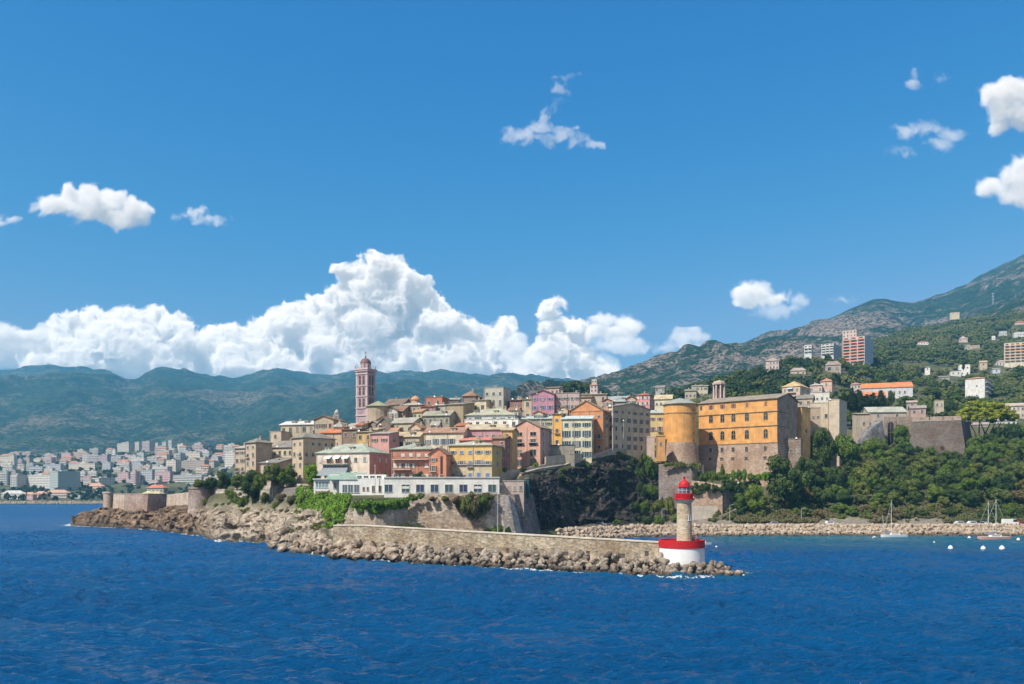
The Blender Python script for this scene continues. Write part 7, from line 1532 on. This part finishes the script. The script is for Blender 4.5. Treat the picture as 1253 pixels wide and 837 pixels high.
cloud((610, 125, 740, 200), [(640,165,14,7),(660,156,15,10),(668,145,7,9),(690,165,16,10),(700,172,14,6),(720,178,12,3),(655,168,26,6)], 24, 9, 12, .08, 6, 71, alpha=.6)
cloud((655, 75, 720, 140), [(682,107,9,7),(690,95,10,3),(680,131,6,5)], 18, 7, 10, .06, 5, 73, alpha=.5)
cloud((205, 248, 285, 282), [(228,265,11,5),(240,262,12,6),(258,268,13,3.5)], 18, 6, 10, .10, 4.5, 79, alpha=.75)
cloud((-15, 252, 45, 285), [(5,270,8,6),(18,268,10,5)], 18, 5, 10, .12, 4.5, 83, alpha=.8)
cloud((1010, 355, 1060, 380), [(1030,367,12,4)], 14, 5, 9, .07, 5, 85, alpha=.6)
# what the low air takes from the far clouds is given back to their radiance
_el = np.maximum((HY - (np.arange(CH) + CH0)) / F, .01); _pl = np.minimum(8800, 1214 / _el)
_tau = 1.4e-4 * _pl
C_img[..., :3] *= np.minimum(np.exp(_tau * .85), 2.4)[:, None, None] * np.array([1.1, 1.03, .96]) * (np.array([1.0, .95, .88]) ** (_tau[:, None] * 1.0))[:, None, :]
# torn, drifting edges: warp the sky picture with turbulence
_jj, _ii = np.meshgrid(np.arange(CH, dtype=float), np.arange(CW, dtype=float), indexing='ij')
_wx = 5.0 * fbm(_ii, _jj, 0, 26, 4, 301); _wy = 4.0 * fbm(_ii, _jj, 9, 24, 4, 401)
_sx = np.clip(_ii + _wx, 0, CW - 1.01); _sy = np.clip(_jj + _wy, 0, CH - 1.01); _x0 = _sx.astype(int); _y0 = _sy.astype(int); _fx = (_sx - _x0)[..., None]; _fy = (_sy - _y0)[..., None]
C_img = ((C_img[_y0, _x0] * (1 - _fx) + C_img[_y0, _x0 + 1] * _fx) * (1 - _fy) + (C_img[_y0 + 1, _x0] * (1 - _fx) + C_img[_y0 + 1, _x0 + 1] * _fx) * _fy).astype(np.float32)
img = bpy.data.images.new('cloud_sky', CW, CH, alpha=True, float_buffer=True)
img.colorspace_settings.name = 'Linear Rec.709' if 'Linear Rec.709' in [i.identifier for i in bpy.types.ColorManagedInputColorspaceSettings.bl_rna.properties['name'].enum_items] else 'Non-Color'
img.alpha_mode = 'CHANNEL_PACKED'
img.pixels.foreach_set(C_img[::-1].ravel()); img.update(); img.pack()
wd = bpy.data.worlds.new('World'); scene.world = wd; wd.use_nodes = True; nt = wd.node_tree; nt.nodes.clear()
out = nt.nodes.new('ShaderNodeOutputWorld'); bg = nt.nodes.new('ShaderNodeBackground')
skyt = nt.nodes.new('ShaderNodeTexSky'); skyt.sky_type = 'NISHITA'; skyt.sun_disc = False
skyt.sun_elevation = sun_el; skyt.sun_rotation = sun_az; skyt.altitude = 20
skyt.air_density = 1.0; skyt.dust_density = .6; skyt.ozone_density = 3.0
scol = nt.nodes.new('ShaderNodeSeparateColor'); nt.links.new(skyt.outputs[0], scol.inputs[0]); ccol = nt.nodes.new('ShaderNodeCombineColor')
for i, (k_, g_) in enumerate(((26.0, 3.5), (.90, 1.22), (.66, .62))):
    q = maths(nt, 'MULTIPLY', scol.outputs[i], .1); nt.links.new(maths(nt, 'MINIMUM', maths(nt, 'MULTIPLY', maths(nt, 'POWER', q, g_), k_ * 10), maths(nt, 'MULTIPLY', q, (7.2, 9.5, 30)[i])), ccol.inputs[i])
SKY_S = .1
tc = nt.nodes.new('ShaderNodeTexCoord'); sp = nt.nodes.new('ShaderNodeSeparateXYZ'); nt.links.new(tc.outputs['Generated'], sp.inputs[0])
yv = maths(nt, 'MAXIMUM', sp.outputs[1], .05)
u = maths(nt, 'DIVIDE', sp.outputs[0], yv); v = maths(nt, 'DIVIDE', sp.outputs[2], yv)
u = maths(nt, 'DIVIDE', maths(nt, 'ADD', maths(nt, 'MULTIPLY', u, F), CX - CW0), CW)
v = maths(nt, 'DIVIDE', maths(nt, 'ADD', maths(nt, 'MULTIPLY', v, F), CH0 + CH - HY), CH)
cb = nt.nodes.new('ShaderNodeCombineXYZ'); nt.links.new(u, cb.inputs[0]); nt.links.new(v, cb.inputs[1])
it = nt.nodes.new('ShaderNodeTexImage'); it.image = img; it.extension = 'CLIP'; it.interpolation = 'Linear'; nt.links.new(cb.outputs[0], it.inputs[0])
fr = maths(nt, 'GREATER_THAN', sp.outputs[1], .1)
al = maths(nt, 'MULTIPLY', it.outputs['Alpha'], fr)
vm = nt.nodes.new('ShaderNodeVectorMath'); vm.operation = 'SCALE'; nt.links.new(it.outputs[0], vm.inputs[0]); nt.links.new(maths(nt, 'MULTIPLY', fr, .58 / SKY_S), vm.inputs[3])
# added broken white clouds, unseen behind the viewer and overhead, as neutral fill light
bn = nt.nodes.new('ShaderNodeTexNoise'); bn.inputs['Scale'].default_value = 3.2; bn.inputs['Detail'].default_value = 6; nt.links.new(tc.outputs['Generated'], bn.inputs['Vector'])
bk = maths(nt, 'MULTIPLY', ramp(nt, bn.outputs[0], [(.44, (0, 0, 0)), (.56, (1, 1, 1))]).outputs[0], ramp(nt, maths(nt, 'MAXIMUM', maths(nt, 'MULTIPLY', sp.outputs[1], -1.0), maths(nt, 'SUBTRACT', sp.outputs[2], .62)), [(.0, (0, 0, 0)), (.15, (1, 1, 1))]).outputs[0])
skc = mixc(nt, al, mixc(nt, bk, ccol.outputs[0], (4.9, 4.3, 3.8)), (0, 0, 0))
fin = mixc(nt, 1.0, skc, vm.outputs[0], 'ADD')
nt.links.new(fin, bg.inputs[0]); bg.inputs[1].default_value = SKY_S
nt.links.new(bg.outputs[0], out.inputs[0])
wd.cycles.sampling_method = 'MANUAL'; wd.cycles.sample_map_resolution = 512
# ---------------------------------------------------------------- render settings
scene.render.engine = 'CYCLES'
cy = scene.cycles
cy.max_bounces = 5; cy.diffuse_bounces = 2; cy.glossy_bounces = 3; cy.transmission_bounces = 3; cy.volume_bounces = 0; cy.transparent_max_bounces = 6
cy.use_adaptive_sampling = True; cy.adaptive_threshold = .02
cy.use_denoising = True; cy.denoiser = 'OPENIMAGEDENOISE'; cy.denoising_prefilter = 'ACCURATE'
cy.sample_clamp_indirect = 6; cy.caustics_reflective = False; cy.caustics_refractive = False
scene.view_settings.view_transform = 'Standard'; scene.view_settings.look = 'None'
scene.view_settings.gamma = 1; scene.view_settings.exposure = .74; scene.view_settings.use_curve_mapping = False
